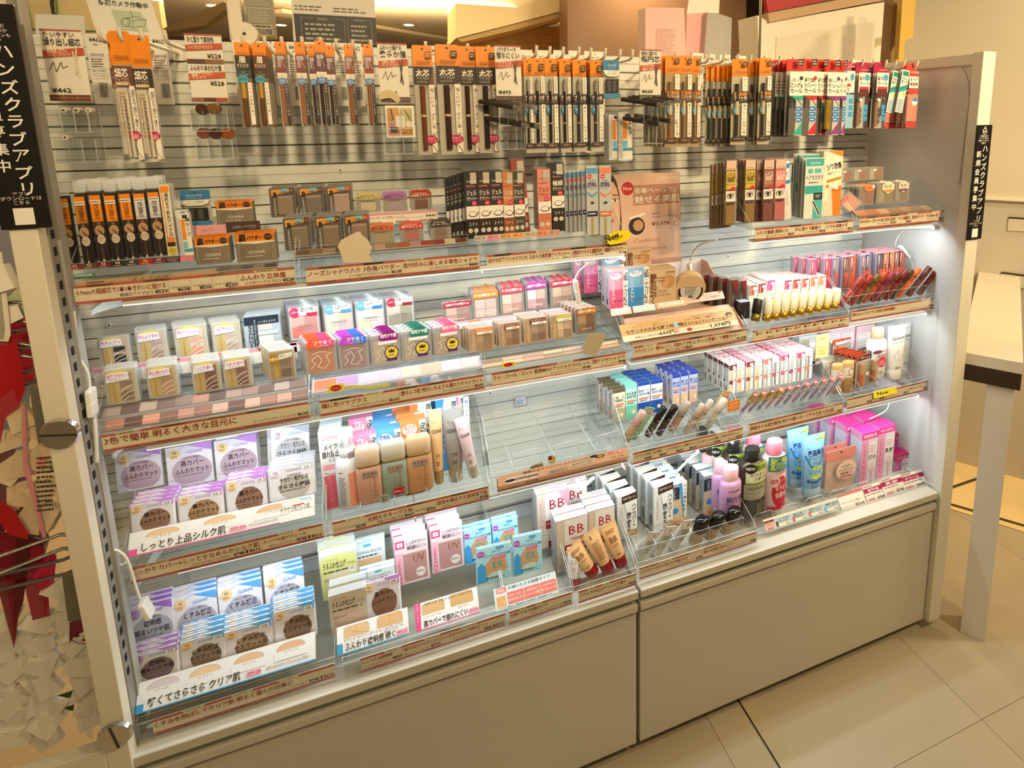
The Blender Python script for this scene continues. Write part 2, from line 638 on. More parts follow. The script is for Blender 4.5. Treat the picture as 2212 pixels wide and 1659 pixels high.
# ------------------------------------------------------------------ acrylic display trays with a price rail
CREAM = MN('#efdfbf', 0.01, 20, 0.5)
BRICK = M('#c4604f', 0.5)
def price_art(w, segs, hgt=29.0, tabs=None, rail=True):
	"""segs: list of (x0 fraction, x1 fraction, [text items])"""
	a = [('R', 0, 0, w, hgt, CREAM), ('R', 0, 0, w, hgt * .15, BRICK), ('R', 0, hgt * .85, w, hgt, BRICK)]
	for t in (tabs or []):
		x, c = t
		a.append(('P', [(x * w, hgt * .86), (x * w + w * .1, hgt * .86), (x * w + w * .115, hgt), (x * w - w * .01, hgt)], c))
		a.append(('m', x * w + 3, hgt * .88, x * w + w * .095, hgt * .97, 1, '#3a2a1c'))
	rr = random.Random(int(w * 10))
	for i in range(5):
		x = w * (.08 + .19 * i + rr.uniform(-.03, .03))
		a.append(('m', x, hgt * .04, x + w * .07, hgt * .11, 1, '#5c2a22'))
	for x0, x1, items in segs:
		if x0 > 0:
			a.append(('R', x0 * w - .3, 4.4, x0 * w, hgt - 4.4, '#8d5a45'))
		a += items(x0 * w, x1 * w) if callable(items) else items
	return a
RB = '#9a3122'
BK = '#2b2119'
def seg(head, sub=None, price=None, p2=None, hs=7.4, hy_=14.5, ss=4.2, stack=False):
	def f(a, b):
		L = b - a
		o = []
		if head:
			nat = sum(.95 if ord(c) > 255 else .6 for c in head) * hs * 1.3
			o.append(('T', head, a + 3, hy_, hs, RB, min(nat, L - 6), 0.012))
		px = b - 2
		if p2:
			o.append(('t', '¥' + p2, px, 6.2, 6.2, BK, 17, 0.02))
			o.append(('R', px - 22, 6, px - 19, 12.5, BK))
			px -= 25
		if price:
			pw = 4.3 * len(price) + 3
			o.append(('t', '¥' + price, px, 6.2, 6.2, BK, pw, 0.02))
			o.append(('m', px - .2, 6, px + 1.4, 12.5, 3, BK))
			px -= pw + 2
		if sub:
			nat = sum(.95 if ord(c) > 255 else .6 for c in sub) * ss * 1.3
			if stack:
				o.append(('T', sub, a + 3, 11, ss * .8, BK, min(nat, L - 6)))
			else:
				o.append(('t', sub, px, 6.8, ss, BK, min(nat, px - a - 3)))
		return o
	return f
def tray(x0, x1, yf, zs, label, segs, tabs=None, depth=None, hgt=29.0, side=0.085, lip=0.012, inset=(0.010, 0.002), dividers=0, art=None, wall=True):
	"""clear tray; zs = underside of the price strip, yf = depth of the strip's face"""
	r = tag(empty('display_tray', ((x0 + x1) / 2, yf, zs)), label, 'tray', 'clear acrylic display trays')
	w = x1 - x0
	d = depth or (YP - yf - 0.004)
	hh = hgt / 1000
	t = 0.0016
	B().box(-w / 2, w / 2, 0.003, d, hh - 0.004, hh - 0.002, ACR, EDGE).obj('tray_floor', r)
	if wall:
		for s_ in (-1, 1):
			x = s_ * (w / 2 - t / 2)
			b = B()
			poly = [(0.0, -0.004), (d, -0.004), (d, hh + side), (d * .35, hh + side), (0.012, hh + lip + .004), (0.0, hh + lip - .004)]
			b.xprism(poly, x - t / 2, x + t / 2, ACR, EDGE)
			b.obj('side_panel', r)
	b = B()
	b.box(-w / 2, w / 2, -0.003, -0.0015, -0.004, hh + 0.003, ACR, EDGE)
	b.box(-w / 2, w / 2, 0.001, 0.0025, hh - .003, hh + lip, ACR, EDGE)
	b.obj('front_lip', r)
	pw = (w - inset[0] - inset[1]) * 1000
	b = B()
	b.box((-w / 2 + inset[0]), (w / 2 - inset[1]), -0.0006, 0.0004, 0, hh, CREAM)
	b.art(art or price_art(pw, segs, hgt, tabs), -0.0006, pw, ox=(inset[0] - inset[1]) * 500)
	b.obj('price_strip', r)
	if dividers:
		b = B()
		for i in range(1, dividers + 1):
			x = -w / 2 + w * i / (dividers + 1)
			b.xprism([(0.004, hh), (d, hh), (d, hh + .03), (0.02, hh + .03), (0.004, hh + .014)], x - .0007, x + .0007, ACR, EDGE)
		b.obj('divider', r)
	return r
BR = ['#8a4a22', '#6d4a30', '#4a3424', '#b07040', '#d9b88c', '#efe0c4']
Z1, Z2, Z3, Z0 = 1.190, 0.949, 0.702, 0.445
Y1, Y2, Y3, Y0 = 0.050, 0.053, 0.070, 0.026
T1 = [
	(-0.002, 0.298, [(0, .40, seg('0.9mmの超細芯で1本1本きれいに描ける', '超細芯アイブロウ', '550', hs=7.2)), (.40, .50, seg('', 'マルチプルーフアイブロウ', '638', stack=True)),
					(.50, .60, seg('', 'アイブロウコートEX', '506', stack=True)), (.60, .72, seg('', 'シャープナー', '220', stack=True)), (.72, 1, seg('ふんわり立体眉', 'パウダリーアイブロウ', '528'))],
	'clear tray with price rail holding eyebrow pencils, leftmost on the upper shelf', Y1, Z1),
	(0.302, 0.598, [(0, .53, seg('ノーズシャドウ入り 3色眉パウダー', 'ノーズ&アイブロウパウダー', '638')), (.53, 1, seg('自分好みに楽しめる単色シャドウ', 'シングルカラーアイシャドウ', '440'))],
	'clear tray with price rail under the brow powder and single shadow cases', Y1, Z1 - .004),
	(0.602, 0.898, [(0, .58, seg('ぼかせばアイシャドウにも なめらか高密着アイライナー', 'ジェルアイライナー', '550')), (.58, .82, seg('1度描きでキマる濃厚発色', '極細アイライナーEX', '638')), (.82, 1, seg('繊細ラメライナー', None, '638'))],
	'clear tray with price rail under the gel eyeliner packs', Y1 + .01, Z1 - .012),
	(1.202, 1.498, [(0, .38, seg('ふたえ強調 涙袋にも', '描くふたえアイライナー', '660')), (.38, .70, seg('ひと塗りで髪整う', 'ヘアケアマスカラ', '715')), (.70, 1, seg('シワも改善する', 'リンクルホワイト', '990'))],
	'clear tray with price rail under the double eyelid liners and hair mascara', .065, 1.183),
	(1.502, 1.798, [(0, .42, seg('好みの色きっと見つかる 頬に自然な血色感', 'ナチュラルチーク', '396')), (.42, .6, seg('うるみ頬続く', None, '660')), (.6, 1, seg('影色カラーで立体小顔', 'ナチュラルカラー', '660'))],
	'clear tray with price rail under the cheek colour cases, upper right', .062, 1.188),
]
T2 = [
	(0.0, 0.298, [(0, 1, seg('3色で簡単 明るく大きな目元に', 'トーンアップアイシャドウ', '638', hs=10, hy_=12.5))],
	'clear tray with price rail under the three-colour eyeshadow cases', Y2, Z2),
	(0.302, 0.598, [(0, .46, seg('頬に色ツヤプラス', 'パールグロウニュアンサー', '660')), (.46, 1, seg('塗るレフ板 発光したような濡れツヤハイライト', 'パールグロウハイライト', '660'))],
	'clear tray with price rail under the pearl highlighter cases', Y2 + .008, Z2 - .006),
	(0.602, 0.898, [(0, .72, seg('ラメ・パール・マット 質感MIXのアイシャドウパレット', 'ベージュトーンアイシャドウ', '748')), (.72, 1, seg('透けツヤシャドウ', 'ニュアンスオン', '748'))],
	'clear tray with price rail under the beige tone eyeshadow palettes', .066, .940),
	(0.902, 1.198, [(0, .5, seg('テカリにくい・崩れにくい、化粧もち下地', '皮脂テカリ防止下地', '660')), (.5, 1, seg('ピタッと密着して薄膜カバー', 'クッションファンデーション', '1,078'))],
	'clear tray with price rail carrying the beige cushion foundation counter display', .062, .949),
	(1.202, 1.498, [(0, 1, lambda a, b: [q for i in range(10) for q in (('E', a + 12 + i * 27.5, 20.5, 3, 3, ['#7d2a1c', '#8b3426', '#a04c38', '#40140f', '#b46256', '#7a2417', '#6d1d16', '#8a2a22', '#a23f31', '#93392c'][i]), ('m', a + 17 + i * 27.5, 18.5, a + 28 + i * 27.5, 23, 2, BK))] +
					[('T', '¥660', a + 40, 6.5, 5.5, BK, 20), ('T', 'しっかり鮮やかな発色で落ちにくい口紅', a + 68, 6.5, 6, RB, 130), ('T', 'ラスティングリップカラー', a + 205, 7, 3.6, BK, 40), ('T', '¥528', a + 250, 6.5, 5.5, BK, 20)])],
	'clear tray with round colour dots on its price rail under ivory lipsticks', .060, .941),
	(1.502, 1.798, [(0, 1, seg('濡れたようなツヤと発色が長時間続く', 'ウォータリーティントリップ', '660', hs=7))],
	'clear tray with price rail under the watery tint lip colours', .068, .948),
]
T3 = [
	(0.0, 0.298, [(0, .66, seg('しっかりカバー×しっとりなめらかシルク肌', 'UVシルクカバーパウダー', '748', '616', hs=8, hy_=14)), (.66, 1, seg('クリアな透けヴェール', '毛穴レスパウダー', '748', '616', hs=5.5, hy_=16))],
	'clear tray with price rail under the lilac silk powder packs', Y3, Z3),
	(0.302, 0.598, [(0, .2, seg('', 'メイクフィックスミスト', '638', stack=True)), (.2, .5, seg('化粧もちキープ下地', '皮脂テカリ防止下地', '660')), (.5, .64, seg('', '皮脂テカリ防止下地保湿タイプ', '770', stack=True)), (.64, 1, seg('肌色を補正する高保湿下地', 'UVウルトラフィットベースEX', '748'))],
	'clear tray with price rail under the make-up base bottles and tubes', Y3, Z3 - .003),
	(0.602, 0.898, [(0, .3, seg('', 'ファンデーション', '1,078', stack=True))],
	'empty clear tray with wire-thin dividers and a beige leaflet on its front', .060, .716),
	(0.902, 1.198, [(0, .16, seg('ハイライト効果', None, '748', hs=4.6, hy_=17)), (.16, .29, seg('赤み補正', None, '660', hs=4.6, hy_=17)), (.29, .44, seg('ヨレずに高カバー', None, '660', hs=4.6, hy_=17)), (.44, .56, seg('細部カバーに', None, '660', hs=4.6, hy_=17)),
					(.56, .79, seg('ピンポイントに密着', 'コンシーラー UV', '638', hs=5, hy_=16)), (.79, 1, seg('自然に毛穴カバー', '毛穴レス', '715', hs=4.6, hy_=17))],
	'clear tray with price rail under the slanted concealer sticks', .066, .700),
	(1.202, 1.498, [(0, 1, seg('美容オイル成分配合 色ツヤ潤いキープするなめらか口紅', 'ラスティンググロスリップ', '528', hs=8, hy_=12))],
	'clear tray with price rail under the slanted clear lip gloss sticks', .062, .707),
	(1.502, 1.798, [(0, .3, seg('', 'スティック', '660', stack=True)), (.3, .45, seg('', 'チーク', '396', stack=True)), (.45, .75, seg('高カバー', None, '715', hs=5)), (.75, 1, seg('高UVカット下地', None, '638', hs=5))],
	'clear tray with price rail under the skin-coloured sticks, lower right', .064, .712),
]
for T, nt in ((T1, 4), (T2, 5), (T3, 3)):
	for i, (a, b_, sg, lab, yf, zs) in enumerate(T):
		rr = random.Random(i * 5 + nt)
		tb = [(x, BR[rr.randrange(6)]) for x in [(j + .3) / nt + rr.uniform(-.03, .03) for j in range(nt)] if x < .86]
		tray(a, b_, yf, zs, lab, sg, tb, dividers=(0 if T is not T3 or i in (0, 2) else 4))
# deck level trays
T0 = [
	(0.004, 0.300, [(0, 1, seg('くすみを飛ばしてクリア肌 明るく澄んだ印象に', 'UVクリアフェイスパウダー', '748', '616', hs=7.6, hy_=14))], 'clear deck tray under the blue powder packs, lower left corner', Y0, Z0, .02),
	(0.312, 0.612, [(0, .27, seg('しっとり&透明感', 'うるふわ仕上げパウダー', '858', hs=5.5, hy_=16)), (.27, .53, seg('溶け込むようにフィット', 'UVファンデーション', '715', hs=5.5, hy_=16)), (.53, 1, seg('しっかりカバーで崩れにくい', 'ウルトラカバーUVパクト', '880', '715', hs=5.5, hy_=16))], 'clear deck tray under two tester boards with beige powders', .018, Z0, .03),
	(0.614, 0.752, [(0, 1, seg('お得に使える詰替タイプ', 'UVファンデーションEXプラス', '418', hs=5.6, hy_=15.5))], 'narrow clear deck tray under the pale blue refill pouches', .018, Z0, .004),
	(0.754, 0.899, [(0, 1, seg('ナチュラル仕上げ しっとり潤う', 'BBクリーム', '638', hs=5.8, hy_=15))], 'narrow clear deck tray under the cream tubes with dark red caps', .014, Z0, .01),
	(0.903, 1.216, [(0, .52, seg('ハイカバーなのに石けんで落とせる', 'ミネラルカバーBBクリーム', '748', hs=6, hy_=15)), (.52, 1, seg('薄づき密着で崩れにくい', 'ラスティングカバーファンデーション', '748', hs=6, hy_=15))], 'clear deck tray under slanted tubes and black capped bottles', .020, Z0 + .004, .004),
]
for i, (a, b_, sg, lab, yf, zs, ins) in enumerate(T0):
	tray(a, b_, yf, zs, lab, sg, [(x, '#f0e2c6') for x in (.16, .42, .68)][:3 if b_ - a > .2 else 2], side=.06, inset=(ins, .002))
# --- LED light bars under the front of each shelf (white tube and its light)
LED = emis('led_tube', (0.86, 0.95, 1.0, 1), 2.5)
COOL = (0.80, 0.93, 1.0)
for (a, b_, y, z, p, lab) in [(0.05, 0.9, 0.062, 1.181, 4.6, 'white light bar under the upper left shelf'), (1.2, 1.78, 0.075, 1.178, 6.8, 'white light bar under the upper right shelf'),
							(0.05, 0.9, 0.068, 0.936, 3.4, 'white light bar under the middle left shelf'), (0.9, 1.78, 0.075, 0.936, 4.4, 'white light bar under the middle right shelf'),
							(0.06, 0.9, 0.085, 0.694, 4.0, 'white light bar under the lower left shelf'), (0.9, 1.78, 0.080, 0.694, 4.4, 'white light bar under the lower right shelf')]:
	r = tag(empty('light_bar', ((a + b_) / 2, y, z)), lab, 'light', 'light bars under the shelves')
	w2 = (b_ - a) / 2 - .01
	B().box(-w2, w2, -0.006, 0.010, 0.0, 0.006, M('#e8e8e4')).obj('housing', r)
	B().box(-w2, w2, -0.004, 0.008, -0.0022, 0.0, LED).obj('tube', r)
	lamp('light_bar_glow', ((a + b_) / 2, y + .002, z - .004), (math.radians(28), 0, 0), w2 * 2, p * .36 * (w2 / .45), COOL, 0.012)
# --- white steel shelf brackets and rails carrying the trays
BW = M('#e6e6e0', 0.4)
for n_, (x, y, z, lab) in enumerate([(0.455, .08, .690, 'lower left'), (0.9, .08, .690, 'lower middle'), (1.18, .08, .690, 'lower right'),
									(0.012, .08, 1.172, 'upper left'), (0.9, .08, 1.172, 'upper middle'), (1.79, .08, 1.172, 'upper right, outer'),
									(0.01, .08, .932, 'middle left'), (0.9, .08, .932, 'centre'), (1.79, .08, .932, 'middle right'), (0.01, .08, .690, 'lowest left'), (1.79, .08, .690, 'lowest right')]):
	b = B()
	b.xprism([(0, 0), (YP - y, 0), (YP - y, -.05), (YP - y - .02, -.05), (.012, -.009), (0, -.009)], -.0015, .0015, BW)
	tag(b.obj('shelf_bracket', None, (x, y, z)), 'white steel shelf bracket, ' + lab, 'bracket', 'shelf brackets')
# ================================================================== shop around the display
def slab(name, px, y, t, mat, parent=None, origin=None, items=None, side=None):
	"""upright board: outline given by what is seen of it, standing at depth y, t thick"""
	pts = [hy(u, v, y) for u, v in px]
	o = origin or Vector((sum(p.x for p in pts) / len(pts), y, min(p.z for p in pts)))
	b = B()
	b.prism([(p.x - o.x, p.z - o.z) for p in pts], y - o.y, y - o.y + t, mat, side)
	return b.obj(name, parent, o if parent is None else None)
# --- floor
FL = MN('#b5a78c', 0.07, 2.2, 0.34, 0.05, (1.0, 3.0, 1))
fl = structure(B().box(-3.5, 5.5, -3.2, 8.5, -0.03, -0.002, M('#4a4234', 0.8)).obj('floor'))
jx = [hz(1905, 1392, 0), hz(2160, 1533, 0)]
jy = [hz(1935, 1656, 0), hz(2160, 1533, 0)]
gx = (jx[0].x + jx[1].x) / 2
gy = (jy[0].y + jy[1].y) / 2
TS = gx - 1.215
tile_me = None
for i in range(-5, 5):
	for j in range(-5, 8):
		x0 = gx + i * .62
		y0 = gy + j * .62
		if x0 > 5 or x0 < -3.4:
			continue
		if tile_me is None:
			o = B().box(0.0006, .6194, 0.0006, .6194, -0.004, 0.0, FL).obj('tile', fl, (x0, y0, 0))
			tile_me = o
		else:
			o = tile_me.copy()
			COL.objects.link(o)
			o.location = (x0, y0, 0)
a0 = [hz(*q, 0) for q in ((1590, 1515), (1625, 1500), (1835, 1659), (1775, 1659))]
b = B()
xx = 1.192
b.xprism([(a, c) for a, c in ((-2.2, 0), (0.3, 0), (0.3, .004), (-2.2, .004))], xx - .006, xx + .034, MN('#b8a884', 0.05, 4, 0.4), None)
structure(b.obj('trim_1', None, bevel=0.002), label='raised cream cover strip crossing the floor')
b = B()
b.box(xx - .0085, xx - .006, -2.2, .3, 0.0002, .0016, '#2c251b')
structure(b.obj('trim_2'), label='dark joint beside the cover strip')
# pale floor beyond the table, the light on it put into the colour
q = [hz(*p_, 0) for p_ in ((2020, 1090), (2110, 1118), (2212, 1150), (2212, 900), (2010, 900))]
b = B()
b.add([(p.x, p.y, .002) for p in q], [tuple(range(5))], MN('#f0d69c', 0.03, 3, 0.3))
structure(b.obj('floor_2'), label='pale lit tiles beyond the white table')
for a, c, w_ in (((2025, 1065), (2212, 1000), .006), ((2020, 1081), (2212, 1137), .007), ((2040, 1000), (2150, 1110), .0)):
	if not w_:
		continue
	p, r_ = hz(*a, 0), hz(*c, 0)
	d = (r_ - p).normalized() * w_
	n_ = Vector((-d.y, d.x, 0))
	b = B()
	b.add([(k.x, k.y, .0035) for k in (p - n_, r_ - n_, r_ + n_, p + n_)], [(0, 1, 2, 3)], '#4d3716')
	structure(b.obj('trim_3'), label='dark joint in the pale floor')
# --- ceiling
CE = MN('#d9c3a0', 0.03, 1.5, 0.6)
structure(B().box(-4, 6, 0.9, 11, 2.75, 2.80, CE).obj('ceiling'))
structure(B().box(-6, 7, 10.9, 11, 0, 2.8, MN('#7a5a3c', 0.1, 2, 0.6)).obj('wall_back'))
DLM = emis('downlight_glow', (1, .86, .62, 1), 14)
for i, (u, v) in enumerate([(893, 10), (883, 54), (607, 54), (460, 12), (418, 42)]):
	p = hz(u, v, 2.745)
	r = tag(empty('downlight', (p.x, p.y, 2.75)), 'round glowing recessed ceiling downlight, %s' % ['topmost in view above the black leaflet box', 'lower one above the black leaflet box', 'beside the grey barcode box', 'above the white clamp pole, upper', 'above the white clamp pole, lower'][i], 'light', 'ceiling downlights')
	B().cyl((0, 0, 0), (0, 0, -.008), .085, .08, M('#efe6d2'), 24).obj('trim_ring', r)
	B().cyl((0, 0, -.009), (0, 0, -.011), .062, .062, DLM, 24).obj('lens', r)
p0, p1 = hz(590, 20, 2.74), hz(985, 86, 2.74)
b = B()
d = (p1 - p0).normalized()
n_ = Vector((-d.y, d.x, 0)) * .16
b.loft([[p0 - n_, p0 + n_, p0 + n_ + Vector((0, 0, -.05)), p0 - n_ + Vector((0, 0, -.05))], [p1 - n_, p1 + n_, p1 + n_ + Vector((0, 0, -.05)), p1 - n_ + Vector((0, 0, -.05))]], M('#e8d2a6', 0.6), smooth=False)
structure(b.obj('trim_4'), label='pale strip along the ceiling step')
# soffits and boards behind
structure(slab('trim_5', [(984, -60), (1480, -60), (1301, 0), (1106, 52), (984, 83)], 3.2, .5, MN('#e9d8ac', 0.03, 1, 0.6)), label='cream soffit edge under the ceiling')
structure(slab('trim_6', [(1106, 52), (1301, 0), (1348, -12), (1348, 0), (1106, 66), (998, 91), (986, 84)], 3.21, .6, MN('#b79a66', 0.03, 1, 0.6)), label='shaded underside of the cream soffit')  # shade under the soffit put into this darker colour
structure(slab('wall_1', [(985, 70), (1232, 55), (1232, 150), (985, 150)], 3.6, .1, MN('#c9965a', 0.16, 7, 0.5, 0, (1, 1, 9))), label='light wood boards on the far wall')
structure(slab('wall_2', [(1226, -40), (1612, -40), (1612, 170), (1226, 170)], 3.0, .2, MN('#8a6b50', 0.12, 1.4, 0.3)), label='brown glossy panel on the far wall')
structure(slab('wall_3', [(1000, -40), (1400, -40), (1400, 90), (1000, 90)], 4.2, .1, M('#2a1a0e', 0.8)), label='dark recess behind the soffit')  # near-black board stands in for the shade of an open recess
structure(slab('wall_4', [(1555, -40), (1650, -40), (1650, 170), (1555, 170)], 3.3, .2, M('#2a1d12', 0.7)), label='dark gap between far panels')  # solid dark board, its colour stands in for shade in the gap
# wedge of ceiling edge with dark shadow line, top left
structure(slab('wall_5', [(-60, -80), (330, -80), (352, 66), (345, 110), (-60, 100)], 3.8, .1, MN('#e8e2c0', 0.02, 1, 0.3)), label='pale lit wall panel at upper left')
b = B()
for (a, c) in (((55, 0), (70, 60)), ((45, 62), (345, 72)), ((122, 0), (128, 60))):
	p, r_ = hy(*a, 3.79), hy(*c, 3.79)
	b.tube([p, r_], .006, M('#6f9a5c', .3), 5)
structure(b.obj('trim_7'), label='green glass edges before the pale panel')
structure(slab('trim_8', [(352, 62), (500, -4), (508, -4), (505, 6), (440, 55), (352, 70)], 3.7, .15, M('#6a5a3c', 0.5)), label='dark edge of the ceiling step, top left')
# --- things standing behind the top edge of the display
WB = MN('#e6dcc0', 0.03, 3, 0.5)
r = tag(slab('pink_carton', [(1394, 16), (1478, 17), (1482, 140), (1394, 140)], .52, .05, M('#e9b9ac', 0.5), side=M('#f0c7bb', .5)), 'tall pink carton standing behind the hooks with small print', 'carton')
hp0 = hy(1394, 16, .52)
o = B().art([('m', 0, 0, 62, 70, 14, '#c79184')], 0, 62).obj('small_print', r, (0, -.0006, .03))
B().cyl((-.03, .02, .13), (-.03, .03, .13), .012, .012, '#e9b9ac', 12).obj('tab', r)
tag(slab('paper_bag', [(1484, 30), (1530, 26), (1522, 140), (1480, 140)], .58, .03, M('#e0a6a0', .5)), 'pink paper panel standing beside the pink carton', 'paper')
tag(slab('paper_sheet', [(1490, -10), (1555, -10), (1553, 28), (1484, 30)], .62, .004, M('#efe6d6', .5)), 'white sheet rising above the pink paper panel', 'paper')
tag(slab('plastic_wrap', [(1528, 27), (1553, 29), (1581, 39), (1578, 140), (1520, 140)], .56, .03, clear('grey_wrap', milk=.6, milkcol=(.62, .60, .55, 1))), 'grey translucent plastic wrap beside the pink carton', 'wrap')
tag(B().cyl(hy(1644, -10, .6), hy(1640, 140, .6), .004, .004, CHROME).obj('chrome_pole'), 'thin chrome pole in front of the dark gap', 'pole')
r = tag(slab('white_display_unit', [(1636, 33), (1662, 48), (1935, 0), (1934, 150), (1640, 150)], .75, .12, M('#ece4cf', .45)), 'large white display box with recessed panel behind the red packs', 'box')
# panel relief
for nm, px, col in (('recessed_panel', [(1677, 80), (1891, 44), (1889, 140), (1675, 140)], '#e3d9c2'), ('cut_out', [(1892, 82), (1922, 78), (1922, 92), (1897, 98), (1889, 104)], '#bfae8a')):
	pts = [hy(u, v, .748) for u, v in px]
	B().prism([(p.x - r.location.x, p.z - r.location.z) for p in pts], -.002, .0, M(col, .5)).obj(nm, r)
tag(slab('red_sign', [(1650, -30), (1910, -30), (1790, 0), (1659, 26)], .73, .02, M('#b3161a', .4)), 'red sign panel above the white display box', 'sign')
tag(slab('shelf_board', [(1659, 28), (1800, 2), (1915, -22), (1912, 0), (1662, 48)], .74, .14, M('#c7a27a', .5)), 'tan board between the red sign and the white box', 'board')
tag(slab('brown_board', [(1931, -10), (1945, -10), (1943, 140), (1920, 140)], .55, .04, MN('#9c7a52', .05, 4, .5)), 'brown board on edge beside the yellow plate', 'board')
tag(slab('yellow_plate', [(1950, -10), (1979, -10), (1972, 82), (1960, 85), (1954, 92), (1952, 140), (1940, 140)], .50, .02, M('#cfa84a', .45)), 'yellow plate with a rounded notch standing behind the hooks', 'plate')
# security camera notice
r = tag(slab('camera_notice', [(186, -20), (330, -20), (327, 8), (357, 96), (214, 90), (186, 0)], .40, .003, M('#eeeadc', .5)), 'white security camera notice with green line drawing, behind the hooks', 'sign')
lo = r.location
pa, pb = hy(212, 8, .397), hy(320, 27, .397)
k = (pb.x - pa.x) * 1000
b = B()
GN = '#2c4a34'
b.art([('T', '防犯カメラ作動中', 0, 0, k * .115, GN, k, .012, -3),
	('P', [(k * .24, -k * .12), (k * .84, -k * .15), (k * .95, -k * .62), (k * .33, -k * .6)], '#c3cfb4')], 0)
b.art([('L', [(k * .52, -k * .3), (k * .75, -k * .27), (k * .93, -k * .33), (k * .9, -k * .48), (k * .6, -k * .55), (k * .52, -k * .5), (k * .52, -k * .3), (k * .66, -k * .36), (k * .93, -k * .33)], k * .008, GN),
	('L', [(k * .66, -k * .36), (k * .63, -k * .55)], k * .008, GN), ('L', [(k * .66, -k * .27), (k * .62, -k * .12)], k * .01, GN)], -.0004)
b.art([('E', k * .50, -k * .42, k * .095, k * .11, GN), ('E', k * .5, -k * .42, k * .083, k * .098, '#c3cfb4'), ('E', k * .5, -k * .42, k * .05, k * .06, GN), ('E', k * .5, -k * .42, k * .04, k * .05, '#dfe4d0')], -.0006)
b.obj('notice_print', r, (pa.x - lo.x, -.0012, pa.z - lo.z))
tag(slab('frosted_card', [(76, 30), (182, 34), (184, 90), (78, 90)], .42, .003, M('#dcdcd0', .5)), 'blank frosted card above the leftmost price sign', 'card')
b = B()
b.tube([hy(u, v, .45) for u, v in ((113, -10), (112, 8), (116, 30), (124, 48), (133, 66))], .003, M('#17130e'))
tag(b.obj('black_cable'), 'black cable hanging behind the leftmost price sign', 'cable')
r = tag(empty('clamp_pole', hy(515, 90, .37)), 'white plastic pole with round clamp on the top edge', 'clamp')
p = hy(515, 90, .37)
t_ = hy(512, -10, .37)
B().box(-.013, .011, -.006, .006, .0, t_.z - p.z, M('#e6dcc4', .4)).obj('pole', r, bevel=.003)
c = hy(530, 74, .36)
B().cyl((c.x - p.x, -.02, c.z - p.z), (c.x - p.x, .01, c.z - p.z), .022, .022, M('#e6dcc4', .4), 24).obj('clamp', r)
B().cyl((c.x - p.x, -.0215, c.z - p.z), (c.x - p.x, -.019, c.z - p.z), .003, .003, M('#222'), 10).obj('screw_hole', r)
r = tag(slab('grey_barcode_box', [(525, -20), (580, -20), (590, 78), (530, 80)], .45, .06, M('#b3aa94', .5)), 'grey speckled box with small pictures and a bar code', 'box')
B().art([('Q', -24, 42, 24, 72, '#8c8674', 3), ('Q', -24, 8, 24, 38, '#8c8674', 3), ('m', -22, 44, 22, 70, 6, '#b3aa94'), ('m', -22, 10, 22, 36, 6, '#b3aa94'), ('B', -24, -14, 20, -2, 14), ('m', -24, 0, 20, 6, 1, '#333')], -.001).obj('box_print', r, (0.004, 0, .02))
r = tag(slab('leaflet_box', [(628, -20), (808, -20), (813, 92), (634, 88)], .44, .05, M('#ddd6c6', .5)), 'white and black leaflet box with two outlined text panels', 'box')
pa, pb, pc = hy(634, 29, .44), hy(811, 37, .44), hy(637, 92, .44)
wv, hv = (pb.x - pa.x) * 1000, (pa.z - pc.z) * 1000
b = B()
GY = '#a9a292'
b.art([('R', 0, -hv, wv, 0, '#26241f'), ('L', [(wv * .08, -hv * .12), (wv * .08, -hv * .98), (wv * .60, -hv * .98), (wv * .60, -hv * .12), (wv * .45, -hv * .12)], .6, GY), ('L', [(wv * .08, -hv * .12), (wv * .24, -hv * .12)], .6, GY),
	('L', [(wv * .64, -hv * .12), (wv * .64, -hv * .98), (wv * .94, -hv * .98), (wv * .94, -hv * .12), (wv * .86, -hv * .12)], .6, GY),
	('C', '保湿成分', wv * .345, -hv * .18, 4.2, GY), ('C', '美容成分', wv * .79, -hv * .16, 4.2, GY), ('m', wv * .12, -hv * .92, wv * .56, -hv * .26, 4, GY), ('m', wv * .68, -hv * .92, wv * .9, -hv * .26, 4, GY),
	('m', wv * .02, hv * .1, wv * .4, hv * .32, 2, '#6b6558'), ('m', wv * .48, hv * .1, wv * .9, hv * .3, 2, '#6b6558')], 0)
b.obj('box_print', r, (pa.x - r.location.x, -.0008, pa.z - r.location.z))
# --- right: white wall, drawers, table
A35 = math.radians(35)
da = Vector((-math.sin(A35), math.cos(A35), 0))
db = Vector((math.cos(A35), math.sin(A35), 0))
base = hz(2085, 1003, 0)
def wallpt(u, v, off=0.0):
	return hp(u, v, base - db * off, db)
def wslab(name, px, off, t, mat, parent=None, org=None):
	pts = [wallpt(u, v, off) for u, v in px]
	o = org or pts[0]
	vs = [p - o for p in pts] + [p + db * t - o for p in pts]
	n = len(pts)
	b = B()
	b.add(vs, [tuple(range(n)), tuple(range(2 * n - 1, n - 1, -1))], mat)
	b.add(vs, [(i, i + n, (i + 1) % n + n, (i + 1) % n) for i in range(n)], mat)
	return b.obj(name, parent, o if parent is None else None)
WW = MN('#d8cdb4', 0.02, 2, 0.5)
structure(wslab('wall_right', [(1945, -80), (2500, -80), (2500, 445), (1945, 415)], 0.02, .3, WW))
cu = tag(empty('drawer_unit', base), 'white drawer unit with slim dark handle gaps behind the table', 'cabinet')
wslab('body', [(1945, 417), (2500, 450), (2500, 1130), (1945, 965)], 0.0, .3, MN('#cdc4b2', 0.02, 2, 0.5), cu, base)
wslab('top_edge', [(1945, 415), (2500, 446), (2500, 452), (1945, 421)], .03, .1, M('#e9e2d0', .4), cu, base)
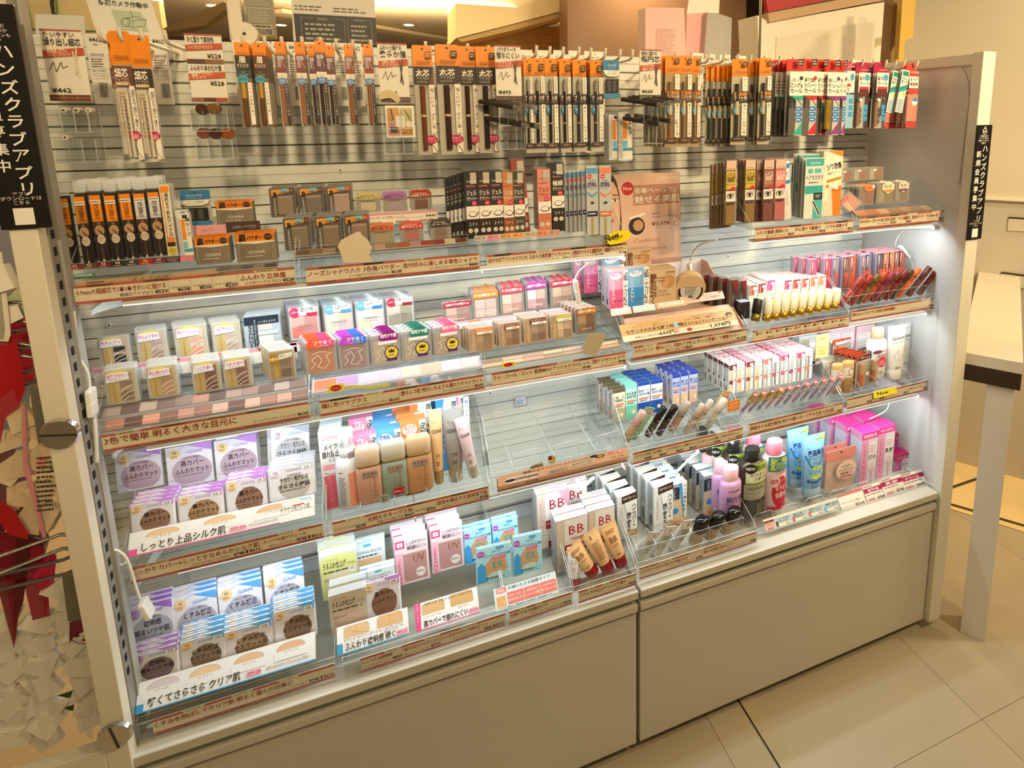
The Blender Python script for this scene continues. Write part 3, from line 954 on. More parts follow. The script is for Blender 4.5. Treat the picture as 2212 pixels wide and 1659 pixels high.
for (u, v, u2, v2, h_) in ((2179, 471, 2400, 484, 27), (2163, 590, 2400, 620, 27)):
	wslab('drawer_handle', [(u, v), (u2, v2), (u2, v2 + h_), (u - 3, v + h_)], .008, .01, MN('#d6cdba', 0.02, 2, 0.5), cu, base)
	wslab('handle_gap', [(u, v - 2), (u2, v2 - 2), (u2, v2 + 1), (u, v + 1)], .009, .01, '#2c241a', cu, base)
wslab('plinth', [(1945, 950), (2500, 1120), (2500, 1145), (1945, 965)], -.02, .3, M('#8d8474', .6), cu, base)
# table
tb = Vector((1.919, -.093, 0))
zt = vz(793, 2.0, .02)
t1 = vz(840, tb.x, tb.y)
t2 = t1 + .045
t3 = t2 + .032
tr = tag(empty('white_table', tb), 'white table with thick square leg and dark brown band under its top', 'table')
def obox(o0, la, lb, z0, z1, mat, name, parent, bev=.0015):
	b = B()
	q_ = [o0, o0 + db * lb, o0 + db * lb + da * la, o0 + da * la]
	vs = [(p.x, p.y, z0) for p in q_] + [(p.x, p.y, z1) for p in q_]
	b.add(vs, [(3, 2, 1, 0), (4, 5, 6, 7), (0, 1, 5, 4), (2, 3, 7, 6), (1, 2, 6, 5), (3, 0, 4, 7)], mat)
	return b.obj(name, parent, bevel=bev)
TW = MN('#e2d8c4', 0.03, 3, 0.42)
Z_ = Vector((0, 0, 0))
obox(Z_, .062, .066, 0, t1, TW, 'leg', tr)
obox(Z_ + db * 1.1, .062, .066, 0, t1, TW, 'leg', tr)
obox(-da * .012 - db * .008, .14, 1.2, t1, t2, M('#3a2a1c', .4), 'band', tr)
obox(-da * .012 - db * .008, .14, 1.2, t2, t3, TW, 'table_top', tr)
# --- black vertical club banners on both posts
for (u0, v0, u1, v1, uu, y, lab) in ((-27, 8, 37, 492, 0, -.008, 'tall black vertical banner with white lettering and square code plate, on the left post'),
									(2114, 270, 2142, 517, 1, -.010, 'narrow black vertical banner with white lettering on the right post')):
	pt, pb_ = hy(u1 if uu == 0 else u0, v0, y), None
	if uu == 0:
		xr = .0195
		zt_, zb_ = hy(37, 10, y).z, hy(99, 492, y).z
		w_ = (zt_ - zb_) * .181
		x0 = xr - w_
	else:
		zt_, zb_ = hy(2127, 270, y).z, hy(2105, 517, y).z
		w_ = (zt_ - zb_) * .181
		x0 = (hy(2127, 270, y).x + hy(2105, 517, y).x) / 2 - w_ / 2
	hh = (zt_ - zb_) * 1000
	wm = w_ * 1000
	r = tag(B().prism(rp(wm, hh, 1.5), 0, .003, M('#17140f', .3)).obj('black_banner', None, (x0 + w_ / 2, y, zb_)), lab, 'banner')
	WT = '#efe9dc'
	s_ = hh / 290
	b = B()
	a = [('V', 'ハンズクラブアプリ', wm * .66, hh * .835, 17 * s_, WT, 22.2 * s_, .012), ('V', '新規会員募集中', wm * .27, hh * .79, 15 * s_, WT, 22.2 * s_, .012),
		('C', '高還元割引', wm * .5, hh * .9, 4 * s_, WT), ('C', 'クーポンほか', wm * .5, hh * .88, 4 * s_, WT), ('C', '限定クーポンも', wm * .5, hh * .86, 4 * s_, WT), ('C', 'お届け!', wm * .5, hh * .84, 4 * s_, WT),
		('C', 'アプリ', wm * .5, hh * .155, 4.6 * s_, WT), ('C', 'ダウンロードは', wm * .5, hh * .135, 4.6 * s_, WT), ('C', 'こちら', wm * .5, hh * .115, 4.6 * s_, WT),
		('R', wm * .3, hh * .02, wm * .7, hh * .098, WT)]
	cx, cz = wm * .5, hh * .95
	a += [('E', cx, cz - 1 * s_, 8 * s_, 7.5 * s_, WT), ('E', cx, cz - 1 * s_, 6.6 * s_, 6.2 * s_, '#17140f'), ('L', [(cx - 5 * s_, cz + 1 * s_), (cx - 2.5 * s_, cz - 4 * s_), (cx, cz + 1 * s_), (cx + 2.5 * s_, cz - 4 * s_), (cx + 5 * s_, cz + 1 * s_)], 1.2 * s_, WT),
		('L', [(cx - 3 * s_, cz + 6 * s_), (cx - 3 * s_, cz + 10 * s_)], 1.1 * s_, WT), ('L', [(cx, cz + 6 * s_), (cx, cz + 11 * s_)], 1.1 * s_, WT), ('L', [(cx + 3 * s_, cz + 6 * s_), (cx + 3 * s_, cz + 10 * s_)], 1.1 * s_, WT)]
	b.art(a, -.0003, wm)
	b.obj('lettering', r)
# ================================================================== top row: hooks, price signs, hanging packs
HK = M('#ece4d0', 0.35)
b = B()
b.tube([(0, 0, 0), (0, -.10, 0), (0, -.172, .001), (0, -.182, .004), (0, -.187, .011), (0, -.189, .020)], .0032, HK, 8)
hook0 = b.obj('peg_hook')
B().box(-.008, .008, -.004, .004, -.014, .008, HK).obj('clip', hook0, bevel=.001)
HKIND = K(hook0, 10, 20, 'hook', 'white hooks along the top of the panel')
tips = [(210, 59), (256, 60), (303, 62), (354, 65), (524, 78), (570, 77), (607, 79), (651, 79), (691, 80), (725, 83), (761, 85), (800, 86), (919, 90), (968, 92), (1010, 94), (1055, 98),
		(1159, 98), (1188, 100), (1217, 101), (1251, 101), (1277, 103), (1308, 104), (1340, 106), (1367, 107), (1460, 112), (1495, 113), (1533, 114), (1565, 115), (1595, 116), (1623, 118), (1653, 120),
		(1686, 121), (1714, 123), (1740, 125), (1765, 125), (1793, 126), (1816, 127), (1842, 127), (1866, 127), (1888, 129), (1916, 129), (1937, 129), (1955, 130), (1983, 131)]
for i, (u, v) in enumerate(tips):
	p = hz(u, v, 1.6025)
	o = HKIND.new('white plastic peg hook with upturned tip, %s from left along the top' % (ORD[i] if i < len(ORD) else ['fortieth', 'forty-first', 'forty-second', 'forty-third', 'forty-fourth', 'forty-fifth', 'forty-sixth'][i - len(ORD)]))
	setp(o, (p.x, p.y + .189, 1.5825))
p = hz(1370, 217, 1.50)
o = HKIND.new('white peg hook set lower, carrying two slim clear boxes')
P_ = hy(1370, 217, .155)
setp(o, (P_.x, P_.y + .189, P_.z - .02))
OR = '#ef8a12'
DK_ = '#2a201b'
def pack(name, w, h, hh, hc, art, card='#e9e0cf', d=6, pen=None, edge='#d8d2c6', face='film', dome=None, cat='pack', group=None):
	"""hanging pack: card, header with hole, clear sleeve, stick inside, printing. Origin: foot centre, front at y=0"""
	b = B()
	b.box(-w / 2000, w / 2000, .0, .0008, 0, (h - hh) / 1000, card)
	b.box(-w / 2000, w / 2000, .0008, .0014, 0, (h - hh) / 1000, M(edge))
	r = b.obj(name)
	if hh:
		b = B()
		pts = rrect(-w / 2, h - hh, w / 2, h, min(2.5, w * .12), 2)
		b.prism([(x / 1000, z / 1000) for x, z in pts], -.0006, .0014, M(hc, .35))
		b.art([('E', w / 2, h - 6.5, 2.6, 2.1, '#4a3c2c')], -.0006, w)
		b.obj('header', r)
	if d:
		b = B()
		b.box(-w / 2000, w / 2000, -d / 1000, -.0004, 0, (h - hh) / 1000, FILM)
		b.obj('clear_sleeve', r)
	if pen:
		for (px, z0, z1, rad, col, *tip) in pen:
			b = B()
			b.cyl(((px - w / 2) / 1000, -rad / 1000 - .0002, z0 / 1000), ((px - w / 2) / 1000, -rad / 1000 - .0002, z1 / 1000), rad / 1000, rad / 1000, M(col, .25), 12)
			if tip:
				b.cyl(((px - w / 2) / 1000, -rad / 1000 - .0002, z1 / 1000), ((px - w / 2) / 1000, -rad / 1000 - .0002, (z1 + 9) / 1000), rad / 1000, .0006, M(tip[0], .5), 10)
			b.obj('pencil', r)
	b = B()
	yy = -(d + .3) / 1000 if face == 'film' else -.0008
	b.art(art, yy, w)
	b.obj('printed_label', r)
	return K(r, w, h, cat, group)
# thin core eyebrow (orange headers, far left)
def thin(col, name):
	return pack('eyebrow_pencil_pack', 36, 200, 50, OR, [
		('R', 0, 118, 36, 148, col), ('T', '細芯', 3, 132, 11, '#f5eee0', 24, .02), ('T', 'アイブロウ', 3, 124, 5.5, '#cdbba6', 24, .01), ('R', 3, 119, 28, 123.5, '#e5c99a'), ('T', name, 4, 120, 2.8, '#3a2a20', 22),
		('C', 'CEZANNE', 18, 158, 6, '#6b3d0e', 28, .005),
		('R', 26, 4, 36, 118, '#f3ead9'), ('V', '眉尻まで描けて落ちにくい', 31, 112, 6.2, '#3a2a20', 6.4, .01), ('m', 4, 70, 20, 112, 8, '#c9a58a'), ('m', 4, 40, 20, 66, 4, '#b3a58e'),
		('L', [(27, 124), (18, 100), (14, 75), (17, 45), (24, 18), (36, 2)], .8, '#3c2a1e'),
		('E', 25, 42, 11, 7, '#c11c4c'), ('C', '1.5mmの', 25, 42, 4, '#f7d6dc', 15), ('C', '極細芯', 25, 37, 4.4, '#f7d6dc', 15, .01), ('B', 2, 4, 8, 14, 5)],
		card='#e8dcc4', pen=[(19, 8, 108, 3.6, '#d9cfba'), (10, 8, 100, 3.2, '#cfc3ab')])
k1, k2 = thin('#6b4032', 'オリーブブラウン'), thin('#3a2620', 'ナチュラルブラウン')
put(k1, 'orange-headed thin core eyebrow pencil pack with a brown name band, left of its twin', 233, 66, 277, 351, y=.165)
put(k1, 'orange-headed thin core pencil pack hidden behind the first orange one', 229, 72, 272, 352, y=.20)
put(k2, 'orange-headed thin core eyebrow pencil pack with a blackish name band, right of its twin', 277, 75, 320, 350, y=.16)
put(k2, 'orange-headed thin core pencil pack half hidden behind the blackish banded one', 271, 78, 313, 350, y=.19)
# brow mascara (gold tube) packs
def brow(col, band):
	return pack('brow_mascara_pack', 30, 172, 26, OR, [
		('R', 0, 118, 30, 146, col), ('C', '眉', 15, 132, 11, '#f3e8d4', 13, .02), ('C', 'マスカラ', 15, 122, 6.5, '#f3e8d4', 24, .01), ('R', 0, 104, 30, 117, band), ('C', '01', 15, 111, 3.6, '#e6d3b8'), ('C', 'ナチュラル', 15, 106, 3, '#e6d3b8'),
		('C', 'CEZANNE', 15, 149, 3.6, '#7a4710', 24),
		('E', 13, 98, 12, 8, '#4f9fb4'), ('C', '高発色', 13, 96, 5, '#1d4a5c', 18, .01), ('R', 21, 6, 30, 92, '#f2e9d8'), ('V', 'こすれ&皮脂に強い', 25.5, 90, 5.2, '#3a2a20', 7.4)],
		card='#8d7452', pen=[(12, 6, 60, 5, '#6a4a2c'), (12, 60, 90, 4.6, '#c79a3c')])
kb1, kb2 = brow('#2d2722', '#2d4a52'), brow('#5a2c16', '#4a2812')
NEWF = '#6f9cc4'
put(kb1, 'brow mascara pack with black name band and blue oval on a gold tube', 504, 91, 536, 276, y=.16, n=6, dy=.012)
put(kb2, 'brow mascara pack with dark brown name band beside the black banded one', 543, 92, 572, 275, y=.16, n=6, dy=.012)
# slim red-brown brow mascara packs with NEW lettering
def newp(band, tube, strip):
	return pack('slim_brow_mascara_pack', 26, 176, 26, OR, [
		('R', 0, 112, 26, 149, band), ('E', 8, 143, 5, 4.6, '#cfc5c4'), ('E', 17, 143, 5, 4.6, '#cfc5c4'), ('C', '極細', 12.5, 141.5, 3.6, '#7a5a8c', 15), ('T', '眉', 3, 124, 13, '#d9cdd0', 10, .0), ('L', [(15, 138), (23, 122)], 1.1, '#d9cdd0'),
		('C', 'マスカラ', 13, 115, 6, '#a04a52', 20, .015), ('R', 0, 100, 26, 112, '#e9dfd0'), ('C', 'C1', 13, 106, 4, '#6b4a3c'), ('C', 'ピンクブラウン', 13, 101.5, 3, '#6b4a3c', 22),
		('C', 'CEZANNE', 13, 151, 3.4, '#7a4710', 20), ('E', 12, 94, 12, 7.5, '#5b8bc0'), ('C', '7時間', 12, 94, 3.5, '#cfe0f2', 14), ('C', 'カール', 12, 89.5, 3.5, '#cfe0f2', 14),
		('R', 16, 2, 26, 90, strip), ('V', '高発色×ふんわり質感', 21, 88, 5, '#d6c6b8', 6.6), ('V', 'NEW', 8.5, 36, 9.5, NEWF, 8.5, .01)],
		card='#d6cdbf', pen=[(9, 4, 88, 4.6, tube)])
n1 = newp('#7a3a34', '#b06a4c', '#3a2622')
n2 = newp('#5c3238', '#4a3430', '#2a1f1d')
n3 = newp('#8c3f2a', '#a0623a', '#3c2a20')
for k_, sp, dsc in ((n1, (593, 90, 614, 273), 'left of the slim NEW series'), (n1, (635, 91, 657, 272), 'second of the slim NEW series'), (n2, (664, 95, 678, 271), 'third, set back in the slim NEW series'),
					(n2, (678, 87, 700, 272), 'fourth and highest of the slim NEW series'), (n2, (701, 97, 719, 271), 'fifth of the slim NEW series'), (n3, (742, 96, 761, 270), 'sixth of the slim NEW series'), (n3, (783, 95, 803, 269), 'last of the slim NEW series')):
	put(k_, 'slim NEW brow mascara pack, ' + dsc, *sp, y=.16, n=3, dy=.012)
# thick core eyebrow packs
def thick(pen, tag_):
	return pack('thick_eyebrow_pencil_pack', 38, 198, 38, OR, [
		('R', 0, 130, 38, 160, '#2a1d18'), ('C', '太芯', 17, 144, 9.5, '#efe4cf', 26, .025), ('C', 'アイブロウ', 17, 136.5, 5, '#cdbba6', 24, .01), ('m', 5, 131, 27, 135, 2, '#a8967f'), ('P', [(38, 160), (38, 130), (33, 130), (27, 122)], pen),
		('T', 'CEZANNE', 5, 165, 5.6, '#5c330a', 27, .008), ('R', 24, 175, 35, 187, tag_), ('m', 25, 177, 34, 185, 2, '#e8c48a'),
		('R', 28, 4, 38, 128, '#ece1cd'), ('V', '描くだけで。ぼかし眉、完成', 33, 122, 6.2, '#3a2a20', 7.4, .01),
		('L', [(26, 128), (14, 105), (10, 78), (14, 48), (26, 22), (37, 6)], .9, '#241914'),
		('E', 27, 28, 12, 8.4, '#b5164c'), ('C', '5mmの', 27, 29, 4.4, '#f2c6d2', 15, .01), ('C', 'パウダー芯', 27, 23.5, 4.2, '#f2c6d2', 18), ('L', [(31, 16), (37, 4)], .8, '#241914')],
		card='#cdbfa6', pen=[(15, 10, 70, 5, pen), (15, 70, 74, 5.1, '#cdb98a'), (15, 74, 126, 5, pen)])
t1_, t2_, t3_ = thick('#6e3f22', '#9a4f1c'), thick('#3d241a', '#3a241a'), thick('#2e2420', '#2a201a')
put(t1_, 'thick core eyebrow pack with brown pencil under orange header, first of four', 889, 97, 932, 335, y=.16, n=3, dy=.012)
put(t2_, 'thick core eyebrow pack, second of four orange-headed ones', 939, 95, 989, 334, y=.155, n=2, dy=.014)
put(t2_, 'thick core eyebrow pack partly covered by its left neighbour, third of four', 989, 99, 1026, 333, y=.17, n=2, dy=.014)
put(t3_, 'thick core eyebrow pack with blackish pencil, fourth of four', 1026, 100, 1070, 331, y=.16, n=2, dy=.014)
# brush eyebrow packs
def brush(pen, band='#33201a'):
	return pack('brush_eyebrow_pencil_pack', 33, 198, 36, OR, [
		('R', 18, 172, 30, 186, '#3a2618'), ('m', 20, 174, 29, 184, 2, '#e0a85c'), ('T', 'CEZANNE', 3, 164.5, 4.6, '#5c330a', 26, .008), ('R', 22, 126, 32, 160, '#efe6d4'), ('m', 24, 128, 30, 158, 8, '#5c4a3a'),
		('R', 0, 104, 33, 123, band), ('C', 'ブラシ付', 16, 112.5, 7.5, '#f0e4cf', 28, .02), ('C', 'アイブロウ', 16, 106.5, 4.4, '#a8927c', 24),
		('E', 9, 92, 7, 10, '#2f83b4'), ('C', '落ち', 9, 90, 3.6, '#cfe6f5'), ('R', 22, 22, 32, 102, '#efe6d4'), ('V', '落ちにくい自然な眉', 27, 100, 5.6, '#3a2a20', 8.4, .008), ('R', 0, 12, 33, 20, '#3c2018'), ('C', 'EYEBROW', 16, 14, 4, '#d8c2a4', 20)],
		card='#c6bda9', pen=[(12, 22, 62, 4, pen), (12, 62, 64, 4.1, '#cdb98a'), (12, 64, 130, 4, pen), (12, 130, 148, 4, '#8c8272', '#6a5a48')])
br1, br2 = brush('#2a211c'), brush('#3a3532', '#1f1814')
row(br1, 'brush-end pencil pack with brown band', 'right of the fourth price sign', [(1130, 126, 1147, 331, 3), (1147, 125, 1174, 330, 4), (1175, 126, 1202, 330, 4), (1207, 127, 1231, 329, 4)], y=.165, n=3, dy=.013)
row(br2, 'brush-end pencil pack with black band', 'right of the fourth price sign', [(1236, 128, 1265, 328, 4), (1274, 129, 1300, 327, 4)], y=.165, dy=.013, start=4)
kk = pack('sharpener_pack', 43, 92, 25, '#3d7fae', [('C', 'CEZANNE', 21, 76, 6, '#bcd6e6', 24), ('C', 'Beauty tool', 21, 71, 3.4, '#bcd6e6'), ('P', [(0, 67), (43, 67), (40, 56), (32, 52), (10, 52), (2, 57)], '#ece4d4'), ('C', 'セザンヌ専用', 21, 61, 3.2, '#3a3a3a'), ('C', 'シャープナー', 21, 55, 5, '#333', 30, .01),
												('R', 4, 12, 39, 46, '#1d1a18'), ('R', 10, 16, 18, 42, '#4a4642'), ('R', 24, 16, 32, 42, '#4a4642'), ('R', 0, 0, 43, 11, '#3d7fae')], card='#cfc6b4', cat='pack')
put(kk, 'small sharpener pack with blue header hanging by the brush pencils', 1302, 129, 1337, 212, y=.16, n=2, dy=.02)
put(kk, 'sharpener pack with blue header standing on the upper shelf', 387, 412, 452, 487, y=.19)
# two slim clear boxes on the low hook
b = B()
b.box(-.010, .010, 0, .012, 0, .1, FROST)
r = b.obj('slim_clear_box')
B().art([('R', 6, 4, 20, 96, '#efe7d6'), ('R', 6, 45, 12, 88, '#e88a2c'), ('R', 6, 28, 13, 42, '#7cc0dc'), ('R', 6, 20, 20, 27, '#4a9cc8'), ('V', '眉キープ', 16, 92, 7.2, '#2a2420', 10, .02), ('R', 9, 90, 17, 97, '#3a2a22'), ('m', 1, 4, 5, 90, 20, '#a8a49a')], -.0003, 20).obj('printed_label', r)
ks = K(r, 20, 100, 'box', 'slim clear brow coat boxes')
put(ks, 'slim clear brow coat box hanging on the low hook, left one', 1315, 247, 1340, 346, y=.17, n=2, dy=.02)
put(ks, 'slim clear brow coat box hanging on the low hook, right one', 1336, 243, 1366, 347, y=.16)
# twist-up brush packs: orange header, brown or black band
def twist(band, pen, capc):
	return pack('twist_up_pencil_pack', 33, 196, 38, OR, [
		('R', 20, 178, 30, 190, '#4a2c16'), ('m', 21, 180, 29, 188, 2, '#e0a85c'), ('C', 'CEZANNE', 16, 164, 5.6, '#7a4710', 28, .005), ('R', 20, 124, 31, 156, '#efe6d4'), ('V', '繰り出し', 25.5, 154, 4.6, '#3a2a20', 7),
		('R', 0, 98, 33, 122, band), ('R', 3, 113, 30, 120.5, '#d98a2c'), ('C', '繰り出し', 16.5, 114.5, 4.6, '#3a2415', 24, .015), ('C', 'ブラシ付', 16.5, 105, 6.6, '#f2e6d0', 28, .02), ('C', 'アイブロウ', 16.5, 99.5, 4, '#b8a48c', 22),
		('R', 20, 22, 31, 96, '#efe6d4'), ('V', '落ちにくい自然な眉', 25.5, 94, 5.8, '#3a2a20', 7.7, .01), ('E', 9, 80, 7.5, 9, '#2f83b4'), ('P', [(2.2, 84), (9, 98), (15.8, 84)], '#2f83b4'), ('C', 'ウォーター', 9, 80, 2.8, '#dcecf5', 12), ('C', 'プルーフ', 9, 76, 2.8, '#dcecf5', 11),
		('R', 0, 10, 33, 19, band), ('C', 'EYEBROW', 16, 12.4, 4.2, '#c9a680', 24)],
		card='#b8975e' if capc == 'g' else '#c6b898', pen=[(10, 20, 70, 4, pen), (10, 70, 100, 4.2, '#cdb98a'), (10, 100, 140, 4, pen)])
tw1, tw2 = twist('#4a2413', '#8a6a44', 'g'), twist('#1f1712', '#3a352e', 's')
put(tw1, 'twist-up brow pencil pack with brown band, first right of the 638 yen sign', 1437, 119, 1468, 318, y=.16, n=6, dy=.014, dx=-.004)
put(tw1, 'twist-up brow pencil pack with brown band, second right of the 638 yen sign', 1468, 120, 1494, 317, y=.165, n=2, dy=.014)
put(tw1, 'twist-up brow pencil pack with brown band, third right of the 638 yen sign', 1494, 122, 1513, 317, y=.17)
for i, u in enumerate((1525, 1536, 1548, 1559, 1570)):
	put(tw2, 'black banded twist-up pencil pack seen edge-on, %s from left in the dark pile' % ORD[i], u, 141, u + 22, 317, y=.20 - i * .006)
put(tw2, 'twist-up brow pencil pack with black band, in front of the dark pile', 1582, 127, 1615, 313, y=.155)
put(tw2, 'twist-up brow pencil pack half hidden behind its black banded right neighbour', 1617, 130, 1640, 312, y=.18, n=3, dy=.014)
put(tw2, 'twist-up brow pencil pack with black band, next to the red headers', 1641, 125, 1667, 312, y=.155, n=2, dy=.014)
# mascara packs, red headers
def masc(hc, w, head, l2, sw, cur, blue='#2a7cc0', pills=3, tri=None, dark=False):
	a = [('R', w * .55, 152, w * .92, 167, DK_), ('m', w * .6, 154, w * .88, 165, 2, '#d9cdb8'), ('C', 'CEZANNE', w / 2, 144, 5, '#8c1f16' if hc == '#e2392b' else '#f0c8d2', w * .8, .01), ('R', 0, 88, w, 140, '#f0e9da')]
	a += [('T', head, 2, 118, 7.5, '#26201c', w * .75, .02), ('T', l2, 2, 106, 9, '#26201c', w * .88, .025), ('T', 'カール' if pills else 'ロング', 2, 94, 9, '#26201c', w * .88, .025), ('E', w * .82, 126, 4.5, 4.5, sw)]
	a += [('P', [(0, 88), (w, 88), (w, 64), (w * .3, 84)], cur), ('R', 0, 0, w * .5, 60, '#5c5650'), ('R', w * .5, 0, w, 78, '#bdb8b0'), ('P', [(w * .35, 2), (w, 2), (w, 30)], tri or cur), ('L', [(w * .55, 84), (w * .95, 66)], 1.6, '#2a221c')]
	for i in range(pills or 3):
		a.append(('Q', w * .5, 54 - i * 12, w * .97, 64 - i * 12, blue, 3))
		a.append(('m', w * .56, 56 - i * 12, w * .9, 62 - i * 12, 1, '#cfe2f2'))
	return pack('mascara_pack', w, 168, 26, hc, a, card='#cfc9bd', d=14, edge='#8a847c', pen=[(w * .22, 6, 84, 5, '#2a2624' if not dark else '#d0ae4c')])
m1 = masc('#e2392b', 34, 'ふわっと', 'ロング&', '#2a2a2a', '#2fa898')
m2 = masc('#e2392b', 34, '繊細', 'セパレート', '#c2263c', '#c5232e')
m3 = masc('#e2392b', 34, '美しい', 'ボリューム', '#6a2a6a', '#8a3a8c')
for i, u in enumerate((1669, 1680, 1690)):
	put(m1, 'red-headed mascara pack seen edge-on, %s from left of the red series' % ORD[i], u, 129, u + 24, 295, y=.20 - i * .01)
put(m1, 'red-headed mascara pack with teal swoosh for long curl', 1700, 127, 1730, 293, y=.155)
put(m2, 'red-headed mascara pack with red corner, separate and long, left one', 1730, 127, 1760, 292, y=.155, n=3, dy=.02)
put(m2, 'red-headed mascara pack with red corner, partly hidden by its left neighbour', 1760, 128, 1782, 292, y=.165)
put(m3, 'red-headed mascara pack with purple corner for volume', 1782, 129, 1810, 292, y=.155, n=2, dy=.02)
put(m3, 'red-headed mascara pack with pink dots between purple corner and pink headers', 1809, 130, 1824, 291, y=.165)
b = B()
b.cyl((0, 0, 0), (0, 0, .066), .0062, .0062, M('#cfa93e', .25, .6), 14)
r = b.obj('gold_mascara_tube')
B().art([('V', 'CEZANNE', 6, 60, 5.5, '#5a4312', 6.4)], -.0066, 12).obj('lettering', r)
kg = K(r, 12.4, 66, 'tube')
put(kg, 'gold mascara tube fixed before the purple cornered mascara pack', 1783, 216, 1795, 279, y=.135)
# pink header curl mascaras, teal and red serum packs
pk = pack('curl_mascara_pack', 30, 162, 26, '#b2234c', [('C', 'CEZANNE', 15, 140, 4.6, '#e8a9ba', 24), ('R', 0, 88, 30, 136, '#efe8da'), ('E', 22, 124, 7, 8, '#4a9cc4'), ('T', '耐久', 2, 118, 8, '#2a221e', 14, .02), ('T', 'カール', 2, 106, 8, '#2a221e', 26, .02),
			('R', 2, 96, 28, 102, '#c2304a'), ('R', 2, 78, 28, 96, '#5a2420'), ('E', 8, 70, 4, 4, '#efe8da'), ('R', 16, 46, 27, 58, '#3f96cc'), ('R', 16, 32, 27, 44, '#3f96cc'), ('R', 16, 18, 27, 30, '#3f96cc')], card='#bdb3a4', d=14, edge='#5c4a42', pen=[(8, 4, 74, 5, '#8a6a54')])
pb = pack('curl_mascara_pack', 30, 162, 22, '#d94a70', [('C', 'CEZANNE', 15, 146, 4.6, '#f2c4d0', 24), ('R', 0, 86, 30, 138, '#efe8da'), ('E', 20, 124, 8, 8, '#4a9cc4'), ('T', 'カール', 2, 112, 6.5, '#2a221e', 22, .02), ('R', 2, 100, 16, 108, '#d23a6c'), ('m', 2, 88, 14, 98, 2, '#555'),
			('R', 0, 0, 30, 82, '#8fbcd0'), ('R', 12, 60, 27, 72, '#3f96cc'), ('R', 12, 44, 27, 56, '#3f96cc'), ('R', 12, 28, 27, 40, '#3f96cc')], card='#9fb8c4', d=14, edge='#8aa0aa')
put(pb, 'pink-headed curl mascara pack with pale blue body', 1823, 132, 1840, 277, y=.165, n=2, dy=.02)
put(pk, 'crimson-headed curl mascara pack, left one', 1849, 134, 1873, 277, y=.16, n=3, dy=.022, dx=-.006)
put(pk, 'crimson-headed curl mascara pack, right one', 1888, 134, 1913, 277, y=.16, n=3, dy=.022, dx=-.006)
tl = pack('teal_remover_pack', 26, 130, 0, OR, [('R', 0, 0, 26, 130, '#cfd9d4'), ('R', 3, 112, 24, 126, '#1f8a6c'), ('T', 'するん', 3, 100, 7, '#26403a', 20, .02), ('T', '落とす', 3, 90, 7, '#26403a', 20, .01), ('P', [(0, 60), (0, 76), (26, 88), (26, 70)], '#2f9e9c'), ('L', [(4, 72), (22, 80)], 1.6, '#1d3f52'),
			('E', 19, 58, 4.5, 7, '#d8d23a'), ('R', 4, 4, 22, 40, '#a9bcc4')], card='#b9c8c6', d=8)
put(tl, 'teal and white remover pack hanging askew, right one', 1934, 150, 1950, 243, y=.14, ry=math.radians(9))
put(tl, 'teal and white remover pack hanging askew, left one', 1914, 152, 1930, 244, y=.15, ry=math.radians(9))
rp_ = pack('red_serum_pack', 28, 150, 30, '#e04a40', [('C', 'CEZANNE', 14, 126, 5, '#f6cfc8', 22), ('R', 2, 92, 26, 118, '#f0e9da'), ('C', 'まつげ', 14, 108, 7, '#2a221e', 20, .02), ('C', '美容液', 14, 97, 7, '#2a221e', 20, .02), ('R', 2, 80, 26, 90, '#d8423c'),
			('R', 0, 14, 28, 78, '#d98a78'), ('E', 20, 60, 8, 9, '#eef0ee'), ('P', [(12, 61), (28, 61), (24, 69), (16, 69)], '#3f96cc'), ('R', 0, 0, 28, 12, '#d8423c')], card='#e0b8aa', d=10, pen=[(6, 10, 74, 4, '#efe3d6')])
put(rp_, 'red-headed lash serum pack at the far right end of the hooks', 1959, 136, 1982, 275, y=.155, n=2, dy=.02)
for i, u in enumerate((1913, 1928, 1944)):
	put(rp_, 'red-headed lash serum pack tucked behind the teal packs, %s from left' % ORD[i], u, 146, u + 16, 277, y=.20)
# --- info cards hanging behind
ic = pack('info_card', 38, 142, 0, OR, [('C', '¥462', 20, 126, 9, '#2a2420', 26, .01), ('C', '(税込)', 20, 119, 3.4, '#2a2420'), ('C', 'CEZANNE', 19, 98, 5, '#4a443c', 30), ('R', 2, 96, 36, 96.4, '#888'), ('m', 5, 74, 33, 94, 4, '#5a554c'), ('R', 2, 72, 36, 72.4, '#888'),
			('C', '細芯 アイブロウ', 19, 66, 3.6, '#3a342c', 28), ('R', 2, 62, 36, 62.4, '#888'), ('C', 'ライトブラウン', 19, 56, 3.4, '#3a342c', 26), ('R', 2, 52, 36, 52.4, '#888'), ('B', 14, 14, 32, 44, 12)], card='#e9e4d6', d=0, face='card', cat='card')
row(ic, 'white bar code card', 'of three below the camera notice', [(183, 72, 222, 225), (222, 73, 262, 226), (320, 76, 358, 226)], y=.30, group='white info cards at the back of the hooks')
row(ic, 'white bar code card behind', 'the slim NEW packs', [(500, 85, 530, 225), (553, 88, 583, 228), (585, 89, 615, 228), (617, 90, 648, 229), (650, 90, 682, 229), (684, 91, 716, 229), (718, 92, 750, 229), (752, 93, 780, 229)], y=.31, group='white info cards at the back of the hooks')
row(ic, 'white bar code card behind', 'the pencils right of centre', [(920, 98, 950, 228), (1122, 107, 1150, 330), (1160, 108, 1184, 330), (1195, 108, 1220, 330), (1228, 109, 1252, 330), (1262, 110, 1286, 330), (1284, 111, 1305, 329)], y=.30, group='white info cards at the back of the hooks')
row(ic, 'white info card hanging behind', 'the twist-up pencils', [(1495, 114, 1520, 228), (1527, 117, 1545, 228), (1555, 118, 1578, 229), (1590, 120, 1612, 229), (1702, 125, 1722, 229), (1840, 130, 1858, 229)], y=.30, group='white info cards at the back of the hooks')
